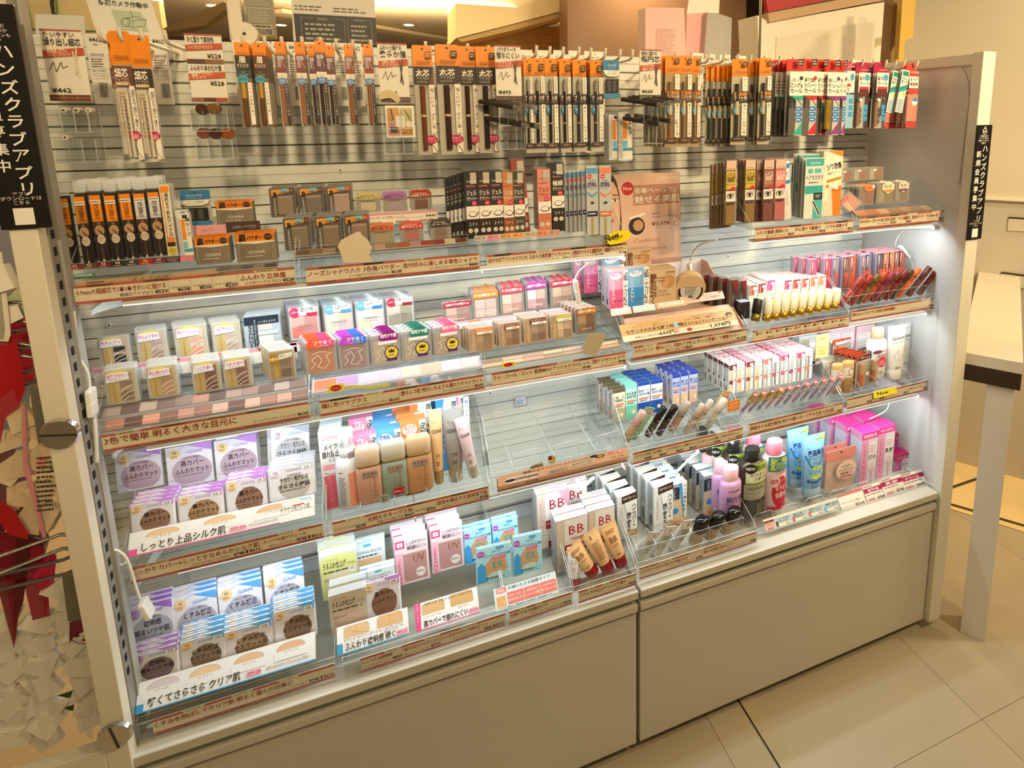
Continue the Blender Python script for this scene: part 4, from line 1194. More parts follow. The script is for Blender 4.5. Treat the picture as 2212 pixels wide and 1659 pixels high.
# --- price sign boards with a tester holder below
def sign(lab, u0, v0, u1, vb, art, w=52, h=None, y=.115):
	P = hy(u0, v0, y)
	zb = vz(vb, P.x, y)
	wr = ux(u1, y, P.z) - P.x
	h = (P.z - zb) / wr * w
	b = B()
	b.box(-.5, .5, 0, .04, 0, h / w, '#f0e8d6')
	r = b.obj('price_sign')
	b = B()
	b.art(art(w, h), -.0015 / wr, w, u=1 / w, lay=.00006 / wr)
	b.obj('sign_print', r)
	b = B()
	b.box(-.53, .53, -.04, -.03, -.02, h / w + .02, SHEET)
	b.obj('clear_cover', r)
	r.location = (P.x + wr / 2, y, zb)
	r.scale = (wr,) * 3
	tag(r, lab, 'sign')
	return P.x, wr, zb
OR2 = '#c2512e'
def art_sign(l1, l2, band, band2, price, sw, pen='#8a6a4a'):
	def f(w, h):
		a = [('R', 0, h - 2, w, h, OR2), ('T', l1, 4, h - 12, 7.5, BK, w - 14, .012), ('T', l2, 3, h - 25, 10, BK, w - 6, .012),
			('P', [(0, h - 46), (w, h - 40), (w, h - 28), (0, h - 34)], OR2), ('T', band, 6, h - 38, 5, '#f3d9c0', 26, .01, 4), ('T', band2, 6, h - 44.5, 5, '#f3d9c0', 30, .01, 4),
			('L', [(5, h - 66), (12, h - 52), (14, h - 68), (22, h - 52), (23, h - 62), (30, h - 58)], .9, '#5c5046'),
			('L', [(w * .82, h - 30), (w * .72, h - 72)], 2.2, pen), ('L', [(w * .72, h - 34), (w * .8, h - 76)], 2.2, pen), ('T', '¥' + price, 4, 14, 7.5, BK, 26, .015), ('R', 0, 0, w, 10, sw), ('R', w * .34, 0, w * .345, 10, '#d8b898'), ('R', w * .67, 0, w * .675, 10, '#d8b898'), ('R', 0, 5, w, 5.4, '#d8b898')]
		return a
	return f
HO = []
HO.append(sign('price sign 462 yen with pencil stroke drawing, leftmost', 84, 62, 175, 218, art_sign('使いやすい', '繰り出し細芯', '細芯', 'アイブロウ', '462', '#6a3c28', '#d8c8b0'), 54))
HO.append(sign('price sign showing 528 yen twice above round colour testers', 397, 72, 477, 220, lambda w, h: [
	('R', 0, h - 2, w, h, OR2), ('T', 'ひと塗りで高発色', 3, h - 13, 8, BK, w - 14, .01), ('P', [(0, h - 28), (w, h - 24), (w, h - 14), (0, h - 18)], OR2), ('T', 'アイブロウマスカラ', 4, h - 25, 5, '#f3d9c0', 34, .01, 3), ('t', '¥528', w - 3, h - 39, 7.5, BK, 20, .015),
	('R', 0, h - 48, w * .5, h - 41, '#5a3826'), ('R', w * .5, h - 48, w, h - 41, '#8a6030'), ('T', 'ふんわりあか抜け眉', 3, h - 59, 7.5, BK, w - 8, .012), ('P', [(0, h - 75), (w, h - 71), (w, h - 61), (0, h - 65)], OR2), ('T', '極細アイブロウ', 4, h - 69, 4.4, '#f3d9c0', 30, .01, 3), ('T', 'マスカラ', 4, h - 74, 4.4, '#f3d9c0', 20, .01, 3),
	('t', '¥528', w - 3, h - 84, 7.5, BK, 20, .015), ('R', 0, 0, w * .33, 7, '#8a5a4a'), ('R', w * .33, 0, w * .66, 7, '#5a3226'), ('R', w * .66, 0, w, 7, '#a04a2c')], 52))
HO.append(sign('price sign with thick pencil scribble and torn gold patch', 814, 92, 878, 221, art_sign('ふわっと描ける', '柔らか眉', '太芯', 'アイブロウ', '594', '#5a3c34', '#4a3020'), 52))
HO.append(sign('price sign 495 yen between thick and brush pencils', 1068, 97, 1124, 218, art_sign('パウダリーで', '落ちにくい', 'ブラシ付', 'アイブロウ', '495', '#4a3430', '#4a3a30'), 52))
HO.append(sign('price sign 638 yen with oval core pencils', 1382, 106, 1428, 215, art_sign('自在に描ける', '楕円芯', 'ブラシ付', '繰り出し', '638', '#4a5040', '#3a3028'), 50))
p = hy(820, 208, .108)
b = B()
b.loft([[p + Vector((x, yy, z)) for x, z in ((0, 0), (.004, .009), (.016, .011), (.030, .006), (.034, -.006), (.030, -.012), (.024, -.008), (.018, -.003), (.008, -.004), (0, -.006))] for yy in (0, .001)], M('#e2cf98', .2, .3), smooth=False)
tag(b.obj('gold_sticker'), 'torn gold sticker over the foot of the thick pencil price sign', 'sticker')
r_ = B()
P = hy(831, 228, .115)
w_ = ux(893, .115, P.z) - P.x
zb = vz(298, P.x, .115)
h_ = (P.z - zb) / w_ * 50
r = tag(r_.prism([(x * w_ / 50 - w_ / 2, z * w_ / 50) for x, z in rrect(0, 0, 50, h_, 1)], 0, .003, '#efe6d4').obj('picture_card', None, (P.x + w_ / 2, .115, zb)), 'small collage card with four pictures under the torn gold sticker', 'card')
B().art([('R', 3, h_ * .5, 24, h_ - 4, '#d79a5c'), ('R', 26, h_ * .5, 47, h_ - 4, '#c9bd84'), ('R', 3, 4, 24, h_ * .48, '#d89484'), ('R', 26, 4, 47, h_ * .48, '#d9a864'), ('L', [(10, h_ - 6), (13, h_ * .55)], 2, '#3a241a'), ('L', [(34, h_ - 8), (42, h_ * .58)], 1.6, '#5c4330'),
		('R', 17, h_ * .32, 33, h_ * .68, '#f2eadb'), ('E', 41, h_ * .42, 6.5, 6, '#f6f0e2'), ('T', 'アイブロウは', 27, 12, 3.6, '#7a3a1c', 18, .01), ('T', 'セザンヌ!', 27, 6, 4.4, '#7a2a1c', 18, .03), ('R', 7, 9, 20, 20, '#5a5048')], -.0004, 50, u=w_ / 50).obj('card_print', r)
# acrylic tester holders under the signs
for (i, n_, testers) in ((0, 3, [(137, 238, '#d9cfbb'), (165, 238, '#d9cfbb'), (190, 238, '#d9cfbb'), (141, 297, '#d9cfbb')]), (1, 3, [(436, 236, '#4a3018'), (461, 235, '#7a5424'), (439, 288, '#7a4436'), (465, 289, '#4a2c22'), (492, 289, '#86481e')]),
						(2, 3, []), (3, 3, []), (4, 3, [])):
	x0, wr, zb = HO[i]
	r = tag(empty('tester_holder', (x0 + wr / 2, .115, zb - .002)), 'clear stepped tester holder under the %s price sign' % ['leftmost', 'two-part', 'scribbled', 'second last', 'rightmost'][i], 'holder')
	for s_ in range(2):
		zz = -.045 - s_ * .045
		b = B()
		b.box(-wr / 2, wr / 2, -.022 + .01 * s_, .02, zz, zz + .0014, ACR, EDGE)
		b.box(-wr / 2, wr / 2, -.022 + .01 * s_, -.0206 + .01 * s_, zz, zz + .035, ACR, EDGE)
		for k_ in range(4):
			x = -wr / 2 + wr * k_ / 3
			b.box(x - .0006, x + .0006, -.022 + .01 * s_, .02, zz, zz + .035, ACR, EDGE)
		b.obj('tester_shelf', r)
	B().box(-wr / 2, wr / 2, .02, .0214, -.095, 0, ACR, EDGE).obj('back_plate', r)
	for j, (u, v, c) in enumerate(testers):
		q = hy(u, v, .098)
		rad = .0088 if i else .0042
		b = B()
		b.cyl((0, 0, 0), (0, .014, 0), rad, rad, M(c, .15), 18)
		b.cyl((0, -.001, 0), (0, 0.0, 0), rad * .9, rad, M(c, .15), 18)
		if not i:
			b.cyl((0, -.0013, 0), (0, -.001, 0), rad * .4, rad * .4, M('#4a3a2a'), 10)
		tag(b.obj('round_tester', None, q), 'round %s tester in the %s holder, %s in order' % ('ivory pencil end' if not i else 'glossy brown', 'leftmost' if not i else 'two-part sign', ORD[j]), 'tester', 'round testers under the price signs')
# loose test pencils in the 495 and 638 holders
pen_b = B()
pen_b.cyl((0, 0, 0), (0, .085, .012), .0052, .0046, M('#37302a', .2), 12, True, M('#6a6058', .3))
pen_b.cyl((0, -.012, -.0017), (0, 0, 0), .0048, .0052, clear('pencil_cap', milk=.35, milkcol=(.35, .32, .28, 1)), 12)
kp = K(pen_b.obj('test_pencil'), 10, 10, 'pencil', 'dark test pencils in the clear holders')
for i, (u, v) in enumerate([(1126, 231), (1137, 230), (1148, 231), (1129, 270), (1157, 272), (1111, 232), (1421, 226), (1445, 221), (1459, 218), (1424, 268), (1449, 262), (1436, 223)]):
	q = hy(u, v, .075)
	o = kp.new('dark capped test pencil lying in the %s sign holder, %s of its pencils' % ('second last' if i < 6 else 'rightmost', ORD[i % 6]))
	setp(o, q, (0, 0, math.radians(38)))
# ================================================================== builders shared by the shelves
def board(name, lab, cat, u0, v0, u1, vb, y, art, w, th=0, t=1.0, col='#f0e8d6', group=None, rz=0):
	"""card standing at depth y (foot), leaning back th degrees, w mm wide in art units"""
	a = math.radians(th)
	P = hy(u0, v0, y)
	hh = .05
	for _ in range(6):
		P = hy(u0, v0, y + hh * math.sin(a))
		zb = vz(vb, P.x, y)
		hh = (P.z - zb) / math.cos(a)
	wr = ux(u1, P.y, P.z) - P.x
	k = wr / w
	b = B()
	b.box(-wr / 2, wr / 2, 0, t / 1000, 0, hh, col)
	b.art(art(w, hh / k), -.0002, w, u=k, lay=.00006)
	r = b.obj(name, None, (P.x + wr / 2, y, zb), (-a, 0, rz))
	tag(r, lab, cat, group)
	return r
def compact(name, w, h, d, bg, pans, labels, case=CASE, r=3, cat='case', group=None, rim='#cfcac2', cover=True):
	b = B()
	b.prism(rp(w, h, r), 0, d / 1000, case if rim is None else M(rim, .25), case)
	root = b.obj(name)
	b = B()
	b.prism(rp(w - 4, h - 4, max(.6, r - 1), z0=2), -.0003, .0, M(bg, .35))
	b.obj('tray', root)
	if pans:
		b = B()
		for i, (x0, z0, x1, z1, c) in enumerate(pans):
			b.prism([((a_ - w / 2) / 1000, z_ / 1000) for a_, z_ in rrect(x0, z0, x1, z1, .8, 1)], -.0009, -.0003, M(c, .6))
		b.obj('powder_pan', root)
	b = B()
	b.art(labels, -.0026, w)
	b.obj('sticker', root)
	if cover:
		b = B()
		b.prism(rp(w, h, r), -.0022, -.0014, FILM, FILM)
		b.obj('clear_lid', root)
	return K(root, w, h, cat, group)
def carton(name, w, h, d, fc, art, sc=None, top=None, sart=None, cat='carton', group=None, front=None, topart=None):
	sc = M(sc or fc, .35) if isinstance(sc or fc, str) else sc
	fcm = M(fc, .35) if isinstance(fc, str) else fc
	tp = (M(top, .35) if isinstance(top, str) else top) or sc
	x, y_, z_ = w / 2000, d / 1000, h / 1000
	b = B()
	vs = [(-x, 0, 0), (x, 0, 0), (x, y_, 0), (-x, y_, 0), (-x, 0, z_), (x, 0, z_), (x, y_, z_), (-x, y_, z_)]
	b.add(vs, [(0, 1, 5, 4)], fcm)
	b.add(vs, [(4, 5, 6, 7)], tp)
	b.add(vs, [(3, 2, 1, 0), (2, 3, 7, 6), (1, 2, 6, 5), (3, 0, 4, 7)], sc)
	r = b.obj(name)
	b = B()
	b.art(art, -.0003, w)
	if sart:   # print on the left side (seen from the left)
		t = B()
		t.art(sart, 0, 0, u=.001)
		for (vx, vy, vz_) in t.v:
			pass
		off = len(b.v)
		b.v += [(-x - .0003 + vy, y_ - vx, vz_) for vx, vy, vz_ in t.v]
		mp = [b.mi(m) for m in t.mats]
		b.f += [tuple(off + k for k in f) for f in t.f]
		b.m += [mp[m] for m in t.m]
		b.sm += t.sm
	if topart:
		t = B()
		t.art(topart, 0, w, u=.001)
		off = len(b.v)
		b.v += [(vx, vz_, z_ + .0003 - vy) for vx, vy, vz_ in t.v]
		mp = [b.mi(m) for m in t.mats]
		b.f += [tuple(off + k for k in f) for f in t.f]
		b.m += [mp[m] for m in t.m]
		b.sm += t.sm
	b.obj('printed_label', r)
	return K(r, w, h, cat, group)
def pouch(name, w, h, bg, art, top=None, cat='pouch', group=None, puff=4.0, seal=5):
	bgm = M(bg, .3)
	b = B()
	def ring(ins, y, dz=0):
		return [((x) / 1000, y, z / 1000) for x, z in rrect(-w / 2 + ins, ins * .6, w / 2 - ins, h - ins * .8, 2.0, 2)]
	b.loft([ring(3.2, 0.0), ring(0, puff * .45 / 1000), ring(0, puff * .6 / 1000), ring(3, puff / 1000)][::-1], bgm, True, False)
	r = b.obj(name)
	b = B()
	pts = [(-w / 2000, .0015, (h - 1) / 1000)]
	n = 9
	for i in range(n + 1):
		pts.append(((-w / 2 + w * i / n) / 1000, .0015 + (.0007 if i % 2 else -.0007), (h + (1.2 if i % 2 else .2)) / 1000))
	pts.append((w / 2000, .0015, (h - seal) / 1000))
	pts.append((-w / 2000, .0015, (h - seal) / 1000))
	b.add(pts, [tuple(range(len(pts)))], M(top or bg, .25))
	b.obj('sealed_edge', r)
	b = B()
	b.art(art, -.0003, w)
	b.obj('printed_label', r)
	return K(r, w, h, cat, group)
def rr_ring(w, d, r, z, n=3, cy=0.0):
	return [(x / 1000, y / 1000 + cy, z / 1000) for x, y in rrect(-w / 2, -d / 2, w / 2, d / 2, r, n)]
def squeeze(name, w, h, caph, col, capcol, art, capw=None, cat='tube', group=None, up=False, capmat=None):
	"""squeeze tube standing on its cap, crimped end up"""
	r0 = (capw or w * .72) / 2
	cm = capmat or M(capcol, .25)
	n = 22
	def ell(a, c, z):
		return [(a * math.cos(2 * PI * i / n) / 1000, (c * math.sin(2 * PI * i / n)) / 1000 + r0 / 1000, z / 1000) for i in range(n)]
	b = B()
	b.loft([ell(r0, r0, caph), ell(r0 * 1.04, r0 * 1.02, caph + 3), ell((r0 + w / 2) / 2, r0 * .8, caph + (h - caph) * .45), ell(w / 2 * .97, r0 * .4, h - 14), ell(w / 2, .9, h - 6), ell(w / 2, .7, h)], M(col, .3))
	r = b.obj(name)
	b = B()
	b.loft([ell(r0 * .97, r0 * .97, 0), ell(r0 * 1.0, r0 * 1.0, 1), ell(r0 * 1.0, r0, caph - 1), ell(r0 * .97, r0 * .97, caph)], cm)
	b.obj('cap', r)
	b = B()
	# print follows the taper of the front
	t = B()
	t.art(art, 0, w)
	off = []
	for (vx, vy, vz_) in t.v:
		z = vz_ * 1000
		k = max(0, min(1, (z - caph) / (h - caph)))
		hw = r0 + (w / 2 - r0) * k
		dep = r0 * (1 - k * k * .93) if k < 1 else .7
		xx = vx * 1000 * hw / (w / 2)
		yy = r0 - dep * math.sqrt(max(0, 1 - (xx / (hw * 1.03)) ** 2))
		off.append((xx / 1000, yy / 1000 + vy - .0004, vz_))
	b.v = off
	b.f, b.m, b.sm, b.mats = t.f, t.m, t.sm, t.mats
	b.obj('printed_label', r)
	return K(r, w, h, cat, group)
def fbottle(name, w, h, d, col, capcol, art, caph=28, cat='bottle', group=None):
	"""flattened foundation bottle with a tall cap and gold collar"""
	b = B()
	cy = d / 2000
	b.loft([rr_ring(w * .86, d * .86, 5, 0, cy=cy), rr_ring(w, d, 6, 3, cy=cy), rr_ring(w, d, 6, h - caph - 6, cy=cy), rr_ring(w * .9, d * .9, 6, h - caph - 2, cy=cy)], M(col, .2))
	r = b.obj(name)
	b = B()
	b.loft([rr_ring(w * .92, d * .92, 6, h - caph - 2.5, cy=cy), rr_ring(w * .92, d * .92, 6, h - caph, cy=cy)], GOLD)
	b.obj('collar', r)
	b = B()
	b.loft([rr_ring(w * .9, d * .9, 6, h - caph, cy=cy), rr_ring(w * .97, d * .97, 6.5, h - caph + 3, cy=cy), rr_ring(w * .97, d * .97, 6.5, h - 4, cy=cy), rr_ring(w * .8, d * .8, 5, h, cy=cy)], M(capcol, .25))
	b.obj('cap', r)
	B().art(art, -.0004, w).obj('printed_label', r)
	return K(r, w, h, cat, group)
# ================================================================== upper shelf, left
UP = 'on the upper shelf'
def finecore(hc, band, no, pc):
	w, h = 24, 138
	b = B()
	b.box(-.010, .010, .004, .010, 0, .116, M(pc, .3))
	r = b.obj('eyebrow_pencil_tube')
	b = B()
	b.box(-.012, .012, 0, .013, 0, .118, FILM)
	b.prism([(x / 1000, (z) / 1000) for x, z in rrect(-12, 118, 12, 138, 4, 3)], .006, .0068, CASE)
	b.obj('clear_case', r)
	b = B()
	b.art([('R', 2, 104, 22, 112, OR), ('R', 2, 98, 22, 104, '#efe4d2'), ('m', 3, 99, 21, 103, 1, '#5c3a1c'), ('R', 2, 68, 22, 98, hc), ('V', '超細芯', 12, 97, 8, '#2e2018' if hc != OR else '#6b3c10', 8.4, .02), ('C', 'アイブロウ', 12, 69.5, 3.4, '#6b3c10', 18),
		('R', 2, 2, 22, 67, pc), ('R', 2, 62, 22, 67, band), ('C', no, 12, 63, 3.6, '#d8c0a4'),
		('E', 12, 53, 9, 9, '#c49b58'), ('E', 12, 53, 7.6, 7.6, '#b08a6a'), ('L', [(8, 56), (17, 46)], 2.2, '#3a2418'), ('T', '0.9', 6, 53, 4.5, '#e6cf98'), ('E', 13, 38, 8, 8, '#cfc0ab'), ('C', '繰り出し', 13, 38.5, 3, '#7a4a30', 12), ('C', 'タイプ', 13, 34, 3, '#7a4a30', 9),
		('V', 'CEZANNE', 12, 28, 3.6, '#8f7f70', 3.9), ('P', [(9, 1), (15, 1), (12, 6)], '#d9cbb6')], -.0003, 24)
	b.obj('printed_label', r)
	return K(r, w, h, 'pencil', 'ultra fine eyebrow pencil tubes')
FC = [(OR, '#5a3622', '01', '#2a1c16'), ('#c9791c', '#3a2a22', '02', '#241a15'), (OR, '#4a3024', '03', '#2a1c18'), (OR, '#26302a', '04', '#1f1a18'), (OR, '#2a2a26', '05', '#1f1c1a'), ('#cfd2d0', '#5a2a26', '06', '#2a1e1c'), ('#cfd2d0', '#3a2a28', '07', '#2a211f')]
for i, (u, v, vb) in enumerate([(114, 396, 572), (150, 391, 571), (184, 388, 566), (216, 390, 563), (249, 386, 560), (280, 386, 557), (311, 383, 554)]):
	k_ = finecore(*FC[i])
	put(k_, 'ultra fine eyebrow pencil tube with %s sleeve, %s in the row' % ('orange' if i < 5 else 'silver grey', ORD[i]), u, v, u + 28, vb, y=.10, n=1 if i == 0 else 3, dy=.016)
ks2 = carton('long_lasting_pencil_box', 20, 134, 12, '#e7dcc6', [('R', 2, 120, 18, 132, OR), ('V', '眉尻まで耐久アイブロウ', 12, 119, 6.8, '#3a2a20', 8.2, .015), ('R', 3, 28, 5, 118, OR), ('R', 2, 26, 18, 36, '#e8944a'), ('R', 2, 18, 18, 26, '#4a2c20'), ('E', 10, 9, 8, 8, '#cdbf3a'), ('C', 'パウダリー', 10, 8.5, 3, '#3a3a1c', 14)], sc=CASE, cat='box')
put(ks2, 'slender cream eyebrow box with orange stripe right of the fine core tubes', 342, 400, 364, 553, y=.10, n=2, dy=.014)
put(ks, 'slim clear brow coat box standing beside the slender cream box', 380, 462, 407, 566, y=.085)
put(ks, 'slim clear brow coat box, second one directly behind', 377, 455, 403, 560, y=.105)
board('number_card', 'long card numbering the fine core pencils 01 to 07', 'card', 145, 572, 418, 584, .060, lambda w, h: [
	('R', 0, 0, w, h, '#5a3020')] + [q for i in range(7) for q in (('R', 33 * i, 0, 33 * i + 32.6, h, ['#7a2c20', '#5a4438', '#6a241c', '#2c2422', '#3a3630', '#a3241f', '#6a3440'][i]), ('C', '0%d' % (i + 1), 33 * i + 16, h * .45, h * .5, '#f2e4d2', 0, .01), ('m', 33 * i + 6, h * .1, 33 * i + 27, h * .32, 1, '#d9c4b0'))] +
	[('R', 231, 0, 266, h, '#4a2c28'), ('C', 'マルチプルーフ', 248, h * .55, h * .3, '#efe0cc', 28), ('C', 'アイブロウ', 248, h * .15, h * .3, '#efe0cc', 22), ('R', 267, 0, 300, h, '#e08aa0'), ('C', 'アイブロウ', 283, h * .55, h * .3, '#a02848', 24), ('C', 'コートEX', 283, h * .15, h * .3, '#a02848', 22)], 300, col='#5a3020')
PKT = '#e07f1a'
kp1 = pouch('powder_eyebrow_pack', 82, 66, '#8f8474', [('R', 2, 47, 80, 64, PKT), ('T', '眉', 8, 50, 12, '#2a1a12', 14, .05), ('T', 'パウダー', 24, 51, 7.5, '#3a1d10', 32, .05), ('E', 68, 55, 9, 7.5, '#4a2418'), ('C', 'ナチュラル', 68, 54, 3.4, '#e0a860', 14), ('P', [(2, 47), (80, 47), (80, 44), (41, 41), (2, 45)], '#e9dcc4'),
		('R', 8, 6, 40, 40, '#7a6e5c'), ('R', 42, 6, 74, 40, '#857866'), ('C', 'CEZANNE', 41, 20, 7, '#e9dfcc', 36), ('m', 20, 12, 64, 16, 1, '#d8ccb8')], PKT, cat='pack', group='powder eyebrow packs', puff=8)
put(kp1, 'powder eyebrow pack with orange crinkled top, back one by the sharpener', 463, 436, 545, 489, y=.17, n=2, dy=.012)
put(kp1, 'powder eyebrow pack with orange crinkled top, front left one', 416, 514, 494, 574, y=.085, n=3, dy=.01)
put(kp1, 'powder eyebrow pack with orange crinkled top, front right one', 505, 505, 592, 570, y=.080, n=3, dy=.01)
board('tag_card', 'pink tag card reading sharpener on the riser', 'card', 411, 489, 487, 510, .125, lambda w, h: [('R', 0, 0, w, h, '#e2a0a4'), ('C', 'シャープナー', w / 2, h * .35, h * .3, '#4a2c2c', w * .38)], 76, col='#e2a0a4')
board('tag_card', 'dark tag card naming the powder eyebrow on the riser', 'card', 488, 481, 561, 503, .125, lambda w, h: [('R', 0, 0, w, h, '#4a3632'), ('C', 'パウダリーアイブロウ', w / 2 + 2, h * .35, h * .28, '#d8c8bc', w * .7)], 73, col='#4a3632')
board('green_care_card', 'small green and white care card lying by the pencil tray', 'card', 158, 594, 206, 600, .065, lambda w, h: [('R', 0, 0, w, h, '#3c8c54'), ('m', 4, 1, w - 4, h - 1, 1, '#e8efe4')], 48, th=50, col='#3c8c54')
board('brow_leaflet', 'long tan leaflet lying flat before the fine core pencils', 'leaflet', 160, 613, 470, 620, .053, lambda w, h: [('R', 0, 0, w, h, '#cfa878'), ('m', 20, 2, 60, h - 2, 1, '#5a3a20'), ('C', '"まるで自眉"', 150, h * .2, h * .6, '#6b4526', 90)], 300, th=70, col='#cfa878')
def brow3(no, pans, new=False):
	return compact('brow_powder_case', 56, 68, 9, '#4a3a30', [(17, 6, 50, 42, pans[0]), (17, 42.6, 50, 49, pans[1])],
				[('P', [(5, 50), (54, 59), (54, 66), (5, 64)], '#e9a03a'), ('P', [(26, 57), (43, 60), (43, 67), (26, 66)], '#3f9fb4'), ('R', 44, 56, 54, 67, '#5a2e1e' if not new else '#b4483a'), ('C', no, 49, 60, 4, '#f0dcc0'), ('T', '眉', 8, 48, 9, '#2a1a12', 9, .04, 5), ('T', 'パウダー', 19, 51, 6, '#3a2412', 24, .03, 9), ('T', 'ノーズ&', 9, 59, 3.4, '#5a3412', 15, 0, 5),
					('C', '立体感', 34, 61, 3, '#e8f4f4', 13), ('V', 'CEZANNE', 11, 46, 6.5, '#e4dac8', 6.2)] + ([('T', 'New', 6, 62, 4, '#2a4a9c')] if new else []), cat='case', group='three-colour brow powder cases', rim='#6b5c4e')
P6 = [('02', ('#8f7556', '#a3886a')), ('03', ('#6f6450', '#a08a66')), ('05', ('#b89484', '#c4a494')), ('01', ('#7e6c48', '#94805a')), ('04', ('#84664c', '#a3866a')), ('06', ('#94705e', '#b08a78'))]
for i, (u0, v0, u1, vb) in enumerate([(580, 407, 636, 470), (642, 405, 697, 469), (702, 403, 758, 464), (610, 472, 668, 542), (678, 469, 735, 540), (741, 465, 796, 536)]):
	k_ = brow3(P6[i][0], P6[i][1], i in (2, 5))
	put(k_, 'brow powder case with slanted orange sticker, %s of %s row' % (['left', 'middle', 'right'][i % 3], 'upper' if i < 3 else 'lower'), u0, v0, u1, vb, y=.16 if i < 3 else .095, n=5, dy=.0125, th=3)
def single(lc, txt, pan, tc='#3a2a1c', nm='single_eyeshadow_case'):
	return compact(nm, 44, 46, 11, '#a59c90', [(9, 4, 35, 27, pan)], [('P', [(1, 34), (43, 34), (43, 46), (38, 48), (6, 48), (1, 46)], lc), ('C', txt, 22, 36.5, 5.6, tc, 38, .02), ('m', 8, 43, 36, 46.5, 1, tc), ('m', 8, 29, 36, 32, 1, '#6b6258')], cat='case', group='single colour eyeshadow cases', rim='#b5aea4')
SG = [('#c9bb7c', '明るいベージュ', '#d8c4a4'), ('#b070b0', '透明感ラベンダー', '#b49aa4'), ('#a8321c', 'ほぼ感ブラウン', '#7a4226'), ('#d8733c', '透け感ラメ', '#b89c74'), ('#cf3a3a', '華やかピンク', '#c46a62'), ('#2e1c18', 'スモーキーブラウン', '#8a6a50')]
for i, (u0, v0, u1, vb) in enumerate([(767, 423, 821, 460), (825, 421, 879, 458), (885, 417, 932, 455), (797, 489, 851, 530), (863, 485, 914, 524), (928, 480, 973, 520)]):
	k_ = single(*SG[i][:2], SG[i][2], tc='#f2e2d0' if i in (2, 4, 5) else '#3a2a3c')
	put(k_, 'single eyeshadow case with %s crown label' % ['khaki', 'violet', 'rust red', 'orange', 'coral red', 'black'][i], u0, v0, u1, vb, y=.16 if i < 3 else .10, n=4, dy=.013)
board('price_card', 'pink edged price card on the riser between single shadow rows', 'card', 792, 462, 945, 488, .13, lambda w, h: [('R', 0, 0, w, h, '#efe6d6'), ('R', 0, h * .8, w, h, '#e09a9c'), ('T', '好みに楽しめる単色シャドウ', 2, h * .5, h * .2, RB, w * .5), ('t', 'シングルカラーアイシャドウ', w * .78, h * .4, h * .14, BK, w * .36), ('t', '¥440', w - 3, h * .42, h * .28, BK, w * .16, .01), ('B', 4, 1, 30, h * .28, 14), ('B', 60, 1, 90, h * .28, 14), ('B', 112, 1, 142, h * .28, 14)], 153)
# beige back of a cut-out card standing in front
p = hy(735, 560, .045)
q_ = [(735, 545), (729, 533), (737, 518), (771, 501), (778, 500), (782, 508), (794, 517), (800, 528), (805, 535), (800, 545), (797, 552), (808, 566), (742, 568)]
tag(slab('cutout_card', q_, .047, .001, M('#cfc0a4', .6)), 'plain beige back of a cut-out card standing on the brow powder tray', 'card')
def tester_row(lab, u0, v0, u1, vb, y, th, cols, rows=1, w=290, base='#8a7a6c', label_=None, frame=CASE):
	"""long slanted clear tester plate with coloured fields"""
	def art(w_, h_):
		o = []
		n = len(cols) // rows
		for r_ in range(rows):
			for i in range(n):
				x0 = 3 + (w_ - 6) * i / n
				o.append(('R', x0 + .6, h_ * (.08 + .84 * r_ / rows) + .4, x0 + (w_ - 6) / n - .6, h_ * (.08 + .84 * (r_ + 1) / rows) - .4, cols[r_ * n + i]))
		return o + (label_ or [])
	o = board('tester_plate', lab, 'tester plate', u0, v0, u1, vb, y, art, w, th=th, t=3, col=M(base, .25))
	me = o.data
	return o
def cover_plate(o, lift=.004):
	"""clear cover riding on a tester plate"""
	me = o.data
	xs = [v.co.x for v in me.vertices]
	zs = [v.co.z for v in me.vertices]
	b = B()
	b.box(min(xs) - .002, max(xs) + .002, -lift - .0015, -lift, -.002, max(zs) + .002, ACR, EDGE)
	b.box(min(xs) - .002, max(xs) + .002, -lift, .0, -.003, -.0015, ACR, EDGE)
	b.obj('clear_cover', o)
cols = ['#6b5340', '#8a6c4c', '#a3907c', '#7a6048', '#5a4638', '#8a6a58', '#c4a08c', '#9a7a5c', '#b4603c', '#c08a94', '#a34a3c', '#8a3c34', '#d8c0a0', '#6a3a2c']
cover_plate(tester_row('slanted clear tester plate with brown powder fields below the brow cases', 636, 541, 1010, 556, .060, 60, cols, 1))
cover_plate(tester_row('slanted tester plate of small brown fields beside the powder eyebrow packs', 468, 578, 600, 590, .058, 60, ['#7a6a5c', '#8c7a68', '#6a5c50', '#9a8a78', '#5a4c44'], 1, 120))
